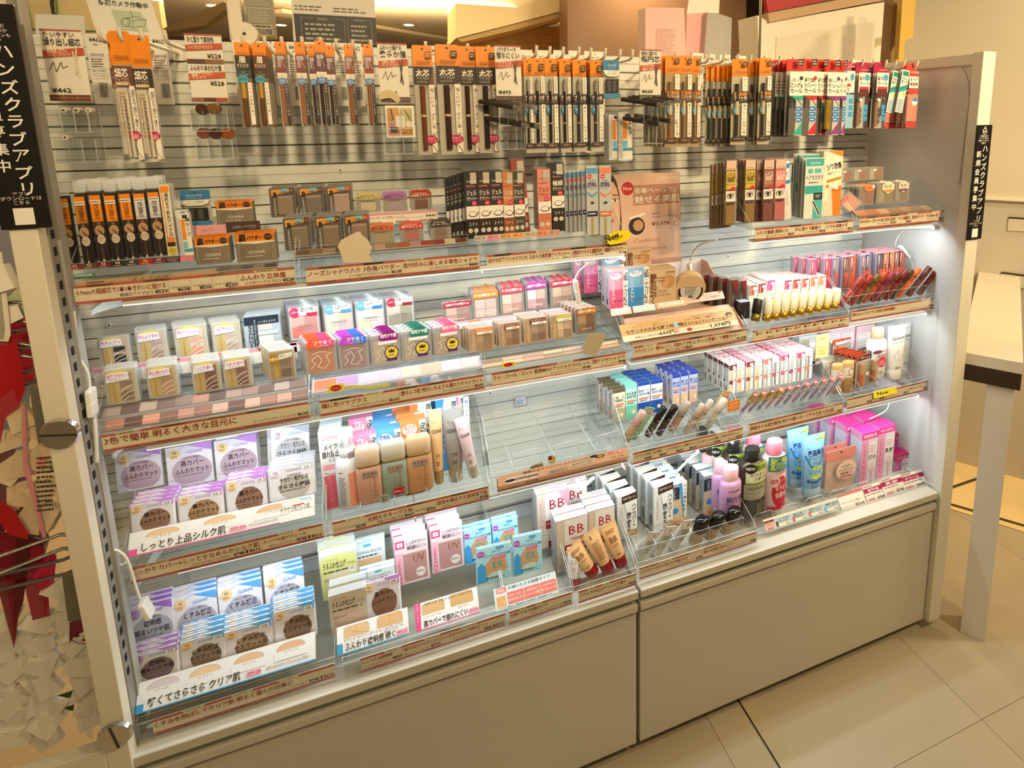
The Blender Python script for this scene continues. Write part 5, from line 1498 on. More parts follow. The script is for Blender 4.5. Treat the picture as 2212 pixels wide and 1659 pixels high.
# gel eyeliners, third tray
def gel(c1, c2, no, w=24, h=118, clearcase=True, txt='#f2e8dc', lab='ジェル'):
	b = B()
	b.box(-w / 2000, w / 2000, .0, .010, 0, h / 1000, M(c1, .3))
	r = b.obj('gel_eyeliner_pack')
	B().box(-w / 2000 - .001, w / 2000 + .001, -.001, .012, -.0, h / 1000 + .004, FILM).obj('clear_case', r)
	b = B()
	b.art([('R', w * .42, h - 22, w - 2, h - 2, '#b9b0a2'), ('C', 'CEZANNE', w / 2, h - 19, 3.2, txt, w * .8), ('m', 2, h - 29, w - 3, h - 23, 1, '#c46a5c'), ('T', lab, 2, h - 42, 8, txt, w - 5, .015), ('T', 'ザライナー', 2, h - 52, 6.5, txt, w - 4, .01), ('E', w * .68, h - 57, 4.8, 4.8, '#d8234a'), ('m', w * .52, h - 59, w * .85, h - 55, 2, '#f6c8d0'),
		('R', 0, h - 85, w, h - 62, '#efe9df'), ('L', [(w * .15, h - 76), (w * .4, h - 71), (w * .7, h - 72), (w * .92, h - 78)], .9, '#5a4a40'), ('L', [(w * .15, h - 77), (w * .4, h - 81), (w * .75, h - 80), (w * .98, h - 72)], 1.6, '#2a201c'),
		('R', 0, 0, w, h - 86, c2), ('C', '2＋1', w / 2, h - 97, 6, txt, w * .6), ('E', w * .27, h - 106, w * .18, w * .18, '#cfc8bc'), ('E', w * .72, h - 106, w * .18, w * .18, '#cfc8bc')], -.0013, w)
	b.obj('printed_label', r)
	return K(r, w, h, 'pack', 'gel eyeliner packs')
G = [('#1f1c1a', '#2a211d', '10'), ('#3a1c18', '#33201c', '20'), ('#221c1c', '#2e2422', '30'), ('#d8803c', '#8a4a26', '60'), ('#3c3a24', '#4a4430', '70'), ('#a3402a', '#8a4426', '70'), ('#e8917c', '#cf7a5c', '90')]
gk = [gel(*g, txt='#f2e8dc' if g[0] != '#e8917c' else '#a32a2c') for g in G]
for i, u in enumerate((960, 969, 977, 986, 995)):
	put(gk[0], 'black gel eyeliner pack seen edge-on, %s at the left end' % ORD[i], u, 385 - i * 3, u + 27, 520 - i, y=.16 - i * .012)
for i, (j, u0, v0, u1, vb, nn) in enumerate([(0, 1003, 371, 1030, 513, 4), (1, 1031, 370, 1058, 511, 4), (2, 1058, 369, 1085, 509, 4), (3, 1084, 372, 1108, 508, 3), (4, 1106, 371, 1131, 505, 3)]):
	put(gk[j], '%s gel eyeliner pack in the front row' % ['black', 'dark red-brown', 'soft black', 'orange-brown', 'olive'][j], u0, v0, u1, vb, y=.085, n=nn, dy=.013)
put(gk[5], 'brick red gel eyeliner pack rising above the row', 1111, 345, 1140, 503, y=.10, n=2, dy=.012, ry=math.radians(-3))
put(gk[6], 'salmon pink gel eyeliner pack beside the black fine liner', 1160, 366, 1188, 498, y=.085, n=3, dy=.014)
kb_ = gel('#22201e', '#2a2826', '01', w=24, h=130, lab='極細')
kb_.group = None
put(kb_, 'black fine eyeliner pack with blue dots', 1190, 352, 1217, 500, y=.085, n=3, dy=.014)
def lame(c, nm):
	b = B()
	b.box(-.012, .012, .001, .006, 0, .128, M('#b9bcb8', .3))
	r = b.obj('glitter_liner_pack')
	B().box(-.0125, .0125, -.0005, .010, 0, .132, CASE).obj('clear_case', r)
	B().art([('R', 1, 118, 23, 128, c), ('E', 7, 112, 5, 4, '#d8234a'), ('T', 'New', 3.5, 110.5, 2.8, '#fff'), ('C', 'ツヤめく', 12, 102, 4, '#3a3a44', 16), ('C', '透明感', 12, 93, 7.5, '#4a3a7c', 21, .02), ('C', 'アイライナー', 12, 87, 3.4, '#3a3a44', 18), ('P', [(1, 84), (12, 76), (23, 84), (23, 80), (12, 72), (1, 80)], c), ('E', 12, 62, 4, 2.6, '#3a3a3a'), ('R', 1, 36, 23, 46, nm), ('m', 3, 38, 21, 44, 1, '#ddd'), ('L', [(12, 2), (12, 34)], 4, '#b59a5c')], -.0008, 24).obj('printed_label', r)
	return K(r, 25, 132, 'pack', 'glitter liner packs')
la, lb_ = lame('#4f9cc8', '#23254a'), lame('#e8825c', '#d8733c')
for i, u in enumerate((1219, 1228, 1238, 1247, 1256)):
	put(la, 'clear glitter liner pack seen edge-on, %s between black liner and blue topped one' % ORD[i], u, 370 - i, u + 24, 503 - i, y=.13 - i * .009)
put(la, 'glitter liner pack with blue top and chevron', 1266, 359, 1291, 508, y=.085)
put(lb_, 'glitter liner pack with orange top and chevron, last in the tray', 1294, 358, 1320, 508, y=.085)
board('number_card', 'row of small shade number tags below the gel eyeliners', 'card', 1024, 510, 1208, 522, .072, lambda w, h: [q for i in range(7) for q in (('R', 30 * i, 0, 30 * i + 28, h, ['#bdb8ac', '#e09aa4', '#d8a878', '#e8a868', '#c8b89c', '#e0906c', '#d8a090'][i]), ('T', ['10', '20', '30', '60', '70', '90', '50'][i], 30 * i + 4, h * .35, h * .5, '#5a2a20', 0, .01), ('L', [(30 * i + 18, h * .5), (30 * i + 22, h * .7), (30 * i + 24, h * .3)], .8, '#7a4a3a'))], 208)
# yellow New colour sticker
r = tag(slab('new_colour_sticker', [(1306, 519), (1309, 512), (1316, 514), (1313, 507), (1330, 499), (1352, 497), (1363, 503), (1362, 512), (1352, 521), (1335, 527), (1318, 529)], .046, .0008, M('#f2dc1c', .4)), 'yellow leaf-shaped New Color sticker at the end of the upper left shelf', 'sticker')
pa, pb = hy(1310, 524, .046), hy(1345, 506, .046)
k = (ux(1350, .046, pa.z) - pa.x) * 1000
B().art([('T', 'New', 0, 0, k * .32, '#1c1a14', k * .75, .03, 20), ('T', 'Color', k * .45, k * .04, k * .2, '#1c1a14', k * .5, .01, 22)], -.0005).obj('lettering', r, (pa.x - r.location.x, 0, pa.z - r.location.z))
# ================================================================== beige poster and empty clear stand
sk = '#d9ab8c'
pst = board('poster', 'beige poster with half a face, round red New badge and cushion compact', 'poster', 1318, 378, 1468, 592, .27, lambda w, h: [
	('R', 0, 0, w, h, '#d3ac94'), ('R', w * .31, h * .68, w, h * .885, '#a87a66'), ('R', 0, 0, w, h * .11, '#b98a78'),
	('P', [(0, h), (0, h * .12), (w * .10, h * .18), (w * .14, h * .5), (w * .12, h * .8), (w * .08, h * .94), (w * .03, h)], '#2a1d18'),
	('P', [(0, h * .93), (0, h * .3), (w * .05, h * .33), (w * .105, h * .45), (w * .12, h * .6), (w * .115, h * .74), (w * .085, h * .86), (w * .04, h * .93)], sk),
	('L', [(w * .02, h * .80), (w * .09, h * .795)], h * .012, '#4a2e22'), ('E', w * .055, h * .745, w * .035, h * .016, '#efe2d8'), ('E', w * .055, h * .745, w * .014, h * .015, '#2a1a14'), ('L', [(w * .015, h * .755), (w * .06, h * .765), (w * .095, h * .75)], h * .006, '#2a1a14'),
	('P', [(0, h * .655), (w * .015, h * .64), (w * .012, h * .625), (0, h * .62)], '#b98468'), ('P', [(0, h * .56), (w * .02, h * .555), (w * .035, h * .54), (w * .015, h * .522), (0, h * .52)], '#b4504c'),
	('E', w * .235, h * .855, w * .085, h * .068, '#b3161f'), ('C', 'New', w * .235, h * .84, h * .038, '#f6e8dc', w * .12), ('t', 'CEZANNE', w * .98, h * .925, h * .04, '#efe4d6', w * .34),
	('T', '密着ベールで、', w * .33, h * .805, h * .045, '#f4eadc', w * .6), ('T', '魅せる美肌', w * .33, h * .705, h * .062, '#f4eadc', w * .66),
	('E', w * .35, h * .47, w * .115, h * .09, '#1c1814'), ('E', w * .37, h * .475, w * .075, h * .058, '#b98a5c'), ('P', [(w * .24, h * .56), (w * .47, h * .6), (w * .47, h * .58), (w * .25, h * .54)], '#e9dfd2'),
	('T', 'セザンヌ', w * .57, h * .575, h * .017, '#4a2e24', w * .12), ('T', 'クッションファンデーション', w * .57, h * .54, h * .02, '#4a2e24', w * .38), ('T', '¥1,078', w * .57, h * .46, h * .042, '#4a2e24', w * .26), ('E', w * .93, h * .47, w * .035, h * .026, '#7a5a48'), ('E', w * .93, h * .47, w * .03, h * .022, '#d3ac94'),
	('T', 'Cushion', w * .30, h * .3, h * .045, '#bf957e', w * .38), ('T', 'Foundation', w * .28, h * .21, h * .045, '#bf957e', w * .5)], 150, th=4, t=3, col='#d3ac94')
r = tag(empty('clear_stand', (hy(1475, 500, .2).x, .2, 1.215)), 'empty clear stand between the poster and the eyelid liners', 'stand')
B().box(0, .09, 0, .0015, .0, .07, ACR, EDGE).obj('front_plate', r)
B().box(0, .09, 0, .09, .0, .0015, ACR, EDGE).obj('base_plate', r)
B().box(0, .0015, 0, .09, .0, .05, ACR, EDGE).obj('side_plate', r)
B().box(.09, .106, .005, .012, 0.004, .032, '#3a3630').obj('black_clip', r)
# ================================================================== upper shelf, right
def lid(c1, c2, txt='ふたえ', tc='#3a2c14'):
	b = B()
	b.box(-.012, .012, .001, .006, 0, .136, M(c2, .3))
	r = b.obj('eyelid_liner_pack')
	B().box(-.0125, .0125, -.0005, .010, 0, .140, FILM).obj('clear_case', r)
	B().art([('R', 1, 116, 23, 136, '#dfb9a8'), ('C', 'CEZANNE', 12, 118, 3, '#7a3a34', 17), ('R', 1, 76, 23, 114, c1), ('C', txt, 12, 103, 7, tc, 20, .015), ('C', '強調', 12, 92, 9, tc, 18, .02), ('C', 'ザライナー', 12, 83, 5, tc, 20), ('E', 17, 76, 5, 5, '#c8233c'), ('R', 1, 50, 23, 72, '#efe4d8'),
			('E', 11, 61, 8, 5.5, '#3a2a26'), ('E', 11, 60.5, 6.4, 3.8, '#efe8e0'), ('E', 11, 61, 3.3, 3.8, '#241a16'), ('L', [(4, 66), (12, 69), (20, 66), (22, 71)], 1, '#3a2a26'), ('R', 3, 44, 20, 48, '#5a3a34'), ('R', 1, 2, 23, 42, c2)], -.0008, 24).obj('printed_label', r)
	return K(r, 25, 140, 'pack', 'double eyelid liner packs')
l1, l2, l3 = lid('#c9ae4c', '#8a7044'), lid('#9c6a5c', '#7a4a44', tc='#e8c8b4'), lid('#d87c7c', '#b46a64', tc='#f6d8d0')
for i, u in enumerate((1537, 1546, 1554, 1561)):
	put(l1, 'eyelid liner pack seen edge-on, %s from left in its tray' % ORD[i], u, 352 - i * 2, u + 22, 495 - i, y=.15 - i * .01)
put(l1, 'eyelid liner pack with mustard band, left one', 1568, 343, 1592, 487, y=.10)
put(l1, 'eyelid liner pack with mustard band, right one', 1610, 342, 1634, 482, y=.10, n=3, dy=.013)
put(l2, 'eyelid liner pack with mauve brown band, right of the mustard ones', 1634, 344, 1656, 480, y=.11, n=3, dy=.013)
put(l2, 'eyelid liner pack with mauve brown band, left of the rose ones', 1650, 342, 1674, 479, y=.095)
put(l3, 'eyelid liner pack with rose band beside the white blue tube', 1675, 341, 1700, 477, y=.095, n=4, dy=.013)
b = B()
b.lathe([(5.5 / 1000, 0), (6 / 1000, .002), (6 / 1000, .098), (5 / 1000, .10)], M('#e9e7e2', .3), 16, cy=.006)
r = b.obj('hair_liner_tube')
B().art([('R', -9, 62, 9, 96, '#3f8cc4'), ('R', -5, 68, 5, 88, '#f2f2ee'), ('T', '髪', -4, 74, 8, '#22366a', 8, .03), ('V', 'CEZANNE', 0, 52, 3.2, '#8a8a88', 4)], 0, 0, curve=6.1).obj('printed_label', r)
kh = K(r, 13, 100, 'tube')
put(kh, 'white hair liner tube with blue label leaning among the packs', 1697, 348, 1720, 475, y=.10, ry=math.radians(-6))
put(kh, 'white hair liner tube with blue label, back one', 1714, 354, 1728, 460, y=.14)
kt = pack('hair_mascara_pack', 40, 136, 0, OR, [('R', 0, 0, 40, 136, '#d9ddd6'), ('R', 1, 118, 39, 134, '#3fa8a8'), ('C', 'CEZANNE', 20, 122, 5, '#dcefed', 24), ('R', 6, 102, 16, 112, '#5fb8b4'), ('R', 20, 102, 34, 112, '#5fb8b4'), ('C', 'ヘアマスカラ', 20, 88, 8.5, '#26403e', 36, .02), ('m', 8, 78, 32, 84, 1, '#4a5a58'), ('R', 1, 56, 39, 74, '#3fa8a8'), ('R', 20, 42, 39, 58, '#26302e'), ('m', 24, 46, 36, 54, 2, '#cdd'), ('R', 20, 0, 39, 42, '#4fb4b2'),
			('L', [(18, 40), (34, 6)], 6, '#e6e9e6'), ('L', [(19, 39), (34, 7)], 3.4, '#3a3632')], card='#cfd6d0', d=10, cat='pack')
put(kt, 'hair mascara pack, teal and white with brush drawing', 1735, 341, 1775, 472, y=.085)
put(kt, 'hair mascara pack, second one half seen behind the teal one', 1727, 333, 1767, 470, y=.105, n=2, dy=.02)
kw = carton('wrinkle_cream_box', 42, 150, 20, '#ecdfcb', [('R', 0, 0, 42, 70, '#e9812a'), ('P', [(0, 0), (26, 0), (20, 70), (0, 90)], '#ecd6bb'), ('L', [(8, 34), (12, 84)], 9, '#f4e8d8'), ('P', [(2, 74), (34, 60), (42, 136), (8, 150), (4, 150)], '#f2ead8'), ('P', [(8, 150), (42, 136), (42, 150)], '#e98b34'), ('T', 'CEZANNE', 8, 140, 5, '#f6d8b8', 20, 0, -8),
			('T', 'シワ改善', 9, 106, 12, '#2a221c', 32, .03, 12), ('T', '美容クリーム', 10, 95, 5.5, '#4a3c30', 28, 0, 12), ('P', [(9, 84), (40, 92), (40, 85), (9, 77)], '#b59228'), ('R', 8, 66, 14, 73, '#e9812a'), ('C', 'TRIAL', 33, 58, 4, '#b4480f', 14)], sc='#efe6d4', cat='carton')
put(kw, 'orange and white wrinkle cream box with slanted price card', 1780, 327, 1822, 468, y=.085, n=2, dy=.025)
def cheek(pan, pan2, l=None, cr='#cfc6ba'):
	return compact('cheek_colour_case', 52, 50, 10, '#9a8f84', [(5, 5, 22, 44, pan2), (23, 5, 46, 44, pan)], l or [('R', 14, 36, 26, 44, '#e9e2d6')], rim='#9c9186', cat='case', group='cheek colour cases')
c1, c2 = cheek('#a8735c', '#b9b0a4'), cheek('#a06a54', '#9a7664', [('E', 32, 44, 18, 9, '#e8854c'), ('C', '自然な', 32, 42, 5, '#7a3a20', 20), ('E', 44, 47, 5, 5, '#efdccb')])
c3 = cheek('#8f8468', '#a79c84', [('P', [(14, 34), (30, 24), (46, 34), (46, 46), (30, 54), (14, 46)], '#efe6c8'), ('C', '陰影', 30, 38, 7, '#5a4a2a', 22), ('R', 18, 28, 42, 34, '#e8944c')])
c4 = cheek('#8a7a6c', '#a39488', [('P', [(14, 34), (30, 24), (46, 34), (46, 46), (30, 54), (14, 46)], '#e6dcc8'), ('C', '陰影', 30, 38, 7, '#5a4a5a', 22), ('R', 18, 28, 42, 34, '#7a5a8c')])
for i, (u0, v0, u1, vb) in enumerate([(1812, 366, 1842, 394), (1842, 364, 1876, 392), (1876, 362, 1909, 390)]):
	put(c1, 'clear cheek colour case on the riser, %s' % ['half hidden one', 'middle one', 'right one'][i], u0, v0, u1, vb, y=.17, n=2, dy=.013)
put(c2, 'cheek colour case with orange round label', 1856, 402, 1891, 444, y=.11, n=3, dy=.013, dx=-.003)
put(c3, 'cheek colour case with orange based diamond label', 1894, 396, 1936, 442, y=.105, n=3, dy=.012)
put(c4, 'cheek colour case with purple based diamond label', 1931, 394, 1966, 438, y=.105, n=3, dy=.012)
k5 = cheek('#e2907c', '#efb4a4', [('E', 22, 40, 14, 6, '#e0506c')])
put(k5, 'coral cheek case toppled against the clear case row', 1821, 418, 1852, 452, y=.10, th=35, ry=math.radians(-38))
tester_row('flat clear tester plate with brown swatches at the upper right shelf edge', 1838, 455, 2005, 468, .072, 66, ['#c08a6a', '#b4785c', '#c9a084', '#a8866c', '#b8947c', '#9a8474', '#a49484'], 1, 280)
# ================================================================== middle shelf, left
def rail(lab, u0, v0, u1, vb, y, txt, w=290):
	board('riser_card', lab, 'card', u0, v0, u1, vb, y, lambda w_, h: [('R', 0, 0, w_, h, '#eef0ee'), ('R', 0, h * .74, w_, h, '#e8a3b8')] + [('P', [(w_ * a, h * .75), (w_ * a + 26, h * .75), (w_ * a + 30, h), (w_ * a - 4, h)], c) for a, c in txt], w, col='#eef0ee')
rail('pink edged riser card behind the front row of three-colour cases', 200, 797, 640, 833, .125, [(.06, '#7a4a30'), (.30, '#6a3a28'), (.55, '#e07840'), (.80, '#9a6a4a')])
rail('pink edged riser card above the pearl highlighters', 626, 741, 962, 762, .125, [(.06, '#e87850'), (.36, '#e2602c'), (.6, '#efd9a0'), (.82, '#d0b060')])
rail('pink edged riser card behind the beige palettes', 985, 696, 1240, 712, .125, [(.1, '#e8844c'), (.5, '#e6b07c')])
def tone(c1, c2, c3, txt, gold='#d8b86c', new=False):
	return compact('three_colour_eyeshadow_case', 58, 66, 9, '#cfc0a4' if not new else '#b79c68', [(8, 4, 24, 44, gold), (26, 4, 50, 58, c1), (27, 6, 49, 24, c2), (27, 30, 49, 42, c3)],
				[('L', [(27, 22), (36, 30), (49, 34)], 1.6, '#efe2d4'), ('L', [(27, 12), (38, 20), (50, 24)], 1.3, '#efe2d4'), ('L', [(30, 6), (40, 12), (50, 14)], 1.3, '#efe2d4'), ('V', 'CEZANNE', 16, 42, 4.6, '#9a7c3c', 5.2),
					('E', 26, 58, 20, 6, '#efd95c'), ('P', [(4, 43), (46, 46), (44, 60), (6, 60)], '#e6ecf4'), ('C', txt, 25, 51, 6, '#d8329a', 36, .02), ('C', 'ブラウン', 24, 46, 3.2, '#b04a8c', 24)] if not new else
				[('V', 'CEZANNE', 16, 40, 4.6, '#efe0b4', 5.2), ('E', 14, 48, 12, 10, '#a8801c'), ('C', 'NEW', 14, 45, 7, '#f6ecd4', 20, .02), ('P', [(24, 46), (54, 50), (54, 60), (24, 57)], '#e9e6dc'), ('C', '洗練グレージュ', 39, 51, 4.2, '#3a3a34', 27)],
				rim='#d6d2cc', cat='case', group='three-colour eyeshadow cases')
TN = [('#d9b8b0', '#b98a84', '#caa09a', '大人レディ'), ('#d8b8b8', '#a4806a', '#b8988c', 'ほんのり甘め'), ('#e8cfb8', '#f0946a', '#e8a480', '明るくフレッシュ'), ('#e0ccb8', '#b89484', '#c8a898', '上品で色っぽい'),
	('#b8a080', '#7a5c40', '#8c6c50', '定番ブラウン'), ('#c8a880', '#d8a078', '#b8906a', '肌に溶け込む'), ('#94705c', '#5c2c20', '#7a4a3a', 'こっくり深い'), ('#a47c6c', '#7a4a48', '#8c605a', 'ふわり目力')]
tk = [tone(*a) for a in TN]
for i, (u0, v0, u1, vb, nn) in enumerate([(208, 731, 277, 793, 1), (291, 716, 357, 784, 3), (374, 706, 444, 777, 4), (456, 699, 517, 769, 4)]):
	put(tk[i], 'three-colour eyeshadow case, %s on the riser, yellow arched pink lettered sticker' % ORD[i], u0, v0, u1, vb, y=.155, n=nn, dy=.011, dx=-.004)
for i, (u0, v0, u1, vb, nn) in enumerate([(221, 802, 292, 876, 3), (313, 794, 380, 862, 4), (411, 785, 473, 850, 4), (479, 776, 540, 840, 4)]):
	put(tk[4 + i], 'three-colour eyeshadow case, %s in the front row, pink lettered sticker' % ORD[i], u0, v0, u1, vb, y=.09, n=nn, dy=.011, dx=-.003)
put(tone('#a48c78', '#6c5444', '#8c7464', '', '#c8a048', True), 'gold NEW eyeshadow case at the right end of the three-colour cases', 577, 760, 634, 823, y=.09, n=5, dy=.011, dx=-.005)
hk = compact('highlight_case', 62, 68, 9, '#b9c4cc', [(24, 4, 48, 26, '#e6e6e2'), (24, 36, 48, 48, '#d8d0c8')], [('R', 2, 50, 60, 66, '#1f2a38'), ('V', 'CEZANNE', 11, 62, 9, '#22303c', 8.4, .01), ('R', 16, 4, 23, 62, '#1c222c'), ('V', 'ミックスとよりソフト', 19.5, 60, 5, '#dde6ee', 5.6), ('C', 'ノーズシャドウ', 40, 52, 4.4, '#dde6ee', 30), ('R', 24, 28, 58, 35, '#d4ecf4'), ('C', 'ハイライト', 41, 29.5, 4.6, '#3a4a5a', 28)], rim='#aab6be', cat='case')
put(hk, 'black and ice blue highlight case on the riser beside the four-pan cheeks', 523, 684, 603, 756, y=.15, n=3, dy=.012)
cp = tester_row('upper clear tester plate with brown eyeshadow fields, leftmost middle shelf', 218, 882, 663, 906, .078, 50, ['#b8a094', '#7a6058', '#c8b0a4', '#8c7068', '#a08478', '#c89080', '#6a504c', '#b4988c', '#a88478', '#7c5c54', '#c4a8a0', '#8a6c60'], 1)
cover_plate(cp)
tester_row('lower clear tester plate with pinkish brown fields above the three-colour price rail', 225, 908, 668, 934, .060, 42, ['#b47c64', '#6a4c44', '#d89c84', '#8c6a60', '#c49484', '#a47468', '#d4b0a4', '#7a5c54', '#e0b4a8', '#b08478', '#cfa698', '#94746a'], 1)
def four(c, lc, txt, tag2, case='#8a8a92'):
	return compact('four_pan_cheek_case', 58, 62, 11, '#d4ccc8', [(5, 5, 28.4, 25, c[0]), (29.4, 5, 53, 25, c[1]), (5, 26, 28.4, 46, c[2]), (29.4, 26, 53, 46, c[3])],
				[('C', 'CEZANNE', 29, 25, 4.2, '#8a7a70', 28), ('C', 'Mix Color Cheek', 29, 20, 2.6, '#8a7a70', 24), ('E', 13, 52, 10, 9, lc), ('C', 'ふわっ', 13, 51, 4, '#fff', 14), ('P', [(20, 46), (50, 46), (52, 60), (36, 64), (20, 58)], '#e8f0e4'), ('C', txt, 36, 53, 6, '#3a4a4a', 26, .02), ('R', 34, 44, 54, 50, tag2)], rim=case, cat='case', group='four-pan cheek cases')
for i, (c, lc, txt, t2, u0, v0, u1, vb) in enumerate([(('#e8746a', '#d88a88', '#e8b0a8', '#d4918c'), '#d8345c', '透け色', '#c8284c', 620, 665, 688, 738), (('#e6e2c8', '#e8cccc', '#e9e4cf', '#eacfae'), '#6aa8e0', '上品なツヤ', '#4a90d8', 696, 659, 761, 727), (('#e6ecc8', '#f2dcdc', '#dceaf2', '#f2d8c8'), '#6aa8e0', '上品なツヤ', '#3a7cd0', 764, 651, 829, 718), (('#a89880', '#9c8c74', '#e0ccbc', '#b0a088'), '#b0304c', '陰影カラー', '#8a2438', 831, 644, 893, 708)]):
	put(four(c, lc, txt, t2), ['coral', 'pale yellow', 'ice white', 'taupe'][i] + ' four-pan cheek case on the riser', u0, v0, u1, vb, y=.155, n=5, dy=.011, dx=-.003)
def pearl(pan, lab_, c2=None, txt='発光ツヤ肌', seal=True):
	L = [('L', [(10, 12), (18, 20), (12, 28), (24, 36), (30, 26), (22, 14), (34, 10), (44, 20), (38, 34), (48, 38)], 1.1, '#efe6de'), ('L', [(14, 38), (26, 42), (40, 40)], 1, '#efe6de')]
	if c2:
		L += [('P', [(2, 50), (56, 50), (50, 66), (10, 66)], lab_), ('P', [(30, 50), (56, 50), (54, 60), (44, 66), (30, 66)], c2), ('C', 'ツヤめく', 34, 55, 7, '#f4e6ee', 32, .02), ('C', 'ニュアンサー', 34, 49.5, 4, '#f4e6ee', 28)]
	else:
		L += [('E', 36, 56, 19, 12, lab_), ('C', txt, 36, 55, 6.4, '#fff', 32, .03), ('P', [(14, 42), (50, 42), (52, 48), (16, 48)], '#eef0f2')]
		if seal:
			L += [('E', 40, 24, 14, 14, '#4a2a7c'), ('E', 40, 24, 12, 12, '#e6d044'), ('P', [(35, 24), (34, 31), (38, 28), (40, 33), (42, 28), (46, 31), (45, 24)], '#3a2a14'), ('m', 34, 17, 46, 21, 1, '#3a2a14'), ('R', 30, 8, 50, 13, '#4a2a7c')]
	return compact('pearl_highlighter_case', 58, 60, 10, '#b8b4b8', [(6, 4, 52, 48, pan)], L, rim='#b4b2ba', cat='case', group='pearl highlighter cases')
for i, (a, u0, v0, u1, vb) in enumerate([(('#d89470', '#f2603c', '#e8508c'), 655, 742, 725, 812), (('#b49498', '#c04ad0', '#3a7ce8'), 728, 734, 794, 803), (('#d8c8b0', '#8c1a7c'), 798, 727, 863, 792), (('#ccc4b0', '#2a7a6a'), 864, 718, 930, 782), (('#cfb4a4', '#ec6a94'), 934, 709, 993, 771)]):
	put(pearl(*a), ['terracotta pearl case with red and pink crown label', 'mauve pearl case with violet and blue crown label', 'pearl case with plum oval label and gold seal', 'pearl case with green oval label and gold seal', 'pearl case with pink oval label and gold seal'][i], u0, v0, u1, vb, y=.09, n=4, dy=.012, dx=-.004)
cp = tester_row('clear tester plate with orange, violet and pearl squares below the highlighter cases', 672, 832, 1040, 850, .064, 62, ['#e8845c', '#c8a0d8', '#dccfe8', '#d8cce4', '#e9dcc8', '#dcc0a8', '#dfe8e4', '#f0d4d4'], 1, 290, '#cfc4cc')
cover_plate(cp, .010)
board('yellow_tag', 'small yellow tag with red oval at the front of the pearl tester plate', 'tag', 708, 833, 742, 849, .052, lambda w, h: [('R', 0, 0, w, h, '#eee04c'), ('E', w * .5, h * .5, w * .36, h * .42, '#c8202c'), ('C', 'あります!', w * .5, h * .35, h * .22, '#fbe', w * .5)], 26, col='#eee04c')
b = B()
b.loft([[hy(u, v, .054), hy(u, v + 5, .054)] + [hy(u, v + 5, .0545), hy(u, v, .0545)] for u, v in ((740, 834), (765, 832), (800, 834), (843, 828))], M('#e6dc48', .5), smooth=False)
tag(b.obj('yellow_ribbon'), 'thin yellow paper ribbon running right from the red oval tag', 'ribbon')
def lace(pans, lc, txt):
	return compact('lace_edge_shadow_case', 54, 58, 9, '#8a8078', [(6, 5, 26, 22, pans[0]), (27, 5, 48, 22, pans[1]), (6, 23, 26, 42, pans[2]), (27, 23, 48, 42, pans[3])], [('P', [(2, 44), (52, 46), (54, 56), (46, 60), (38, 57), (30, 61), (22, 57), (14, 60), (2, 55)], lc), ('C', txt, 27, 49, 5, '#fff', 44, .03), ('C', 'CEZANNE', 27, 10, 4, '#efe0d0', 26)], rim='#8c857e', cat='case', group='lace edged eyeshadow cases')
for i, (a, u0, v0, u1, vb) in enumerate([((('#c49484', '#a4746a', '#d8b0a0', '#b48478'), '#b8283c', '上品なツヤと透明パール'), 955, 655, 1018, 702), ((('#e0b8ac', '#e0b8ac', '#e4bcb0', '#e0b4a8'), '#e8802c', 'パールの艶とヌーディ'), 1018, 633, 1076, 693), ((('#d8a898', '#c08878', '#e8c8b8', '#d8a898'), '#d8404c', 'ヌーディに透明ベール'), 1078, 622, 1131, 683), ((('#e0a0a8', '#b07878', '#f0e0d8', '#d8b0a0'), '#a83890', '上品なツヤと透明ベール'), 1133, 612, 1181, 673), ((('#b08068', '#9c6a54', '#d8b494', '#c09474'), '#b82838', '上品なツヤと透明ベール'), 1187, 607, 1238, 665)]):
	put(lace(*a), 'lace edged eyeshadow case with %s label on the riser' % ['dark red', 'orange', 'coral', 'violet', 'crimson'][i], u0, v0, u1, vb, y=.155, n=5 if i else 1, dy=.011, th=4)
def beige(c, lab_, dark=False, wht='#efe6dc'):
	return compact('beige_palette', 54, 60, 9, '#c49c70' if not dark else '#7a5c3c', [(17, 5, 31, 22, c[0]), (32, 5, 49, 22, c[1]), (17, 23, 31, 42, c[2]), (32, 23, 49, 42, c[3])],
				[('V', 'CEZANNE', 10, 50, 7, '#e9cda4', 6.6), ('P', [(14, 44), (50, 46), (50, 58), (14, 58)], lab_), ('C', 'ベージュトーン', 32, 52, 4.4, wht, 32, .02), ('R', 18, 44, 50, 50, '#f0ebe2'), ('C', '立体感', 38, 45, 3.6, '#4a3a30')], rim='#c9a988', cat='case', group='beige tone palettes')
for i, (a, u0, v0, u1, vb) in enumerate([((('#b08c64', '#a4805c', '#c8a47c', '#9c7854'), '#e07838'), 1011, 711, 1066, 763), ((('#a07850', '#8c6844', '#b8906a', '#946e4c'), '#8a4428'), 1076, 700, 1124, 752), ((('#94745c', '#7c5c48', '#b89c84', '#a08068'), '#6a2c24'), 1130, 689, 1182, 743), ((('#e0b898', '#a88468', '#ecd0b4', '#d8b494'), '#d8c86c'), 1188, 682, 1236, 735)]):
	put(beige(*a, wht='#efe6dc' if i != 3 else '#4a3c20'), 'beige tone palette with %s label in the front row' % ['orange', 'brown', 'dark maroon', 'yellow'][i], u0, v0, u1, vb, y=.09, n=4, dy=.012, dx=-.004, th=3)
put(lace(('#9c7450', '#7a5038', '#c8a070', '#8a5c3c'), '#c87818', '上品なツヤと透明ベール'), 'brown eyeshadow case with ochre lace label before the white plug', 1243, 668, 1288, 723, y=.085, n=5, dy=.012, dx=-.004)
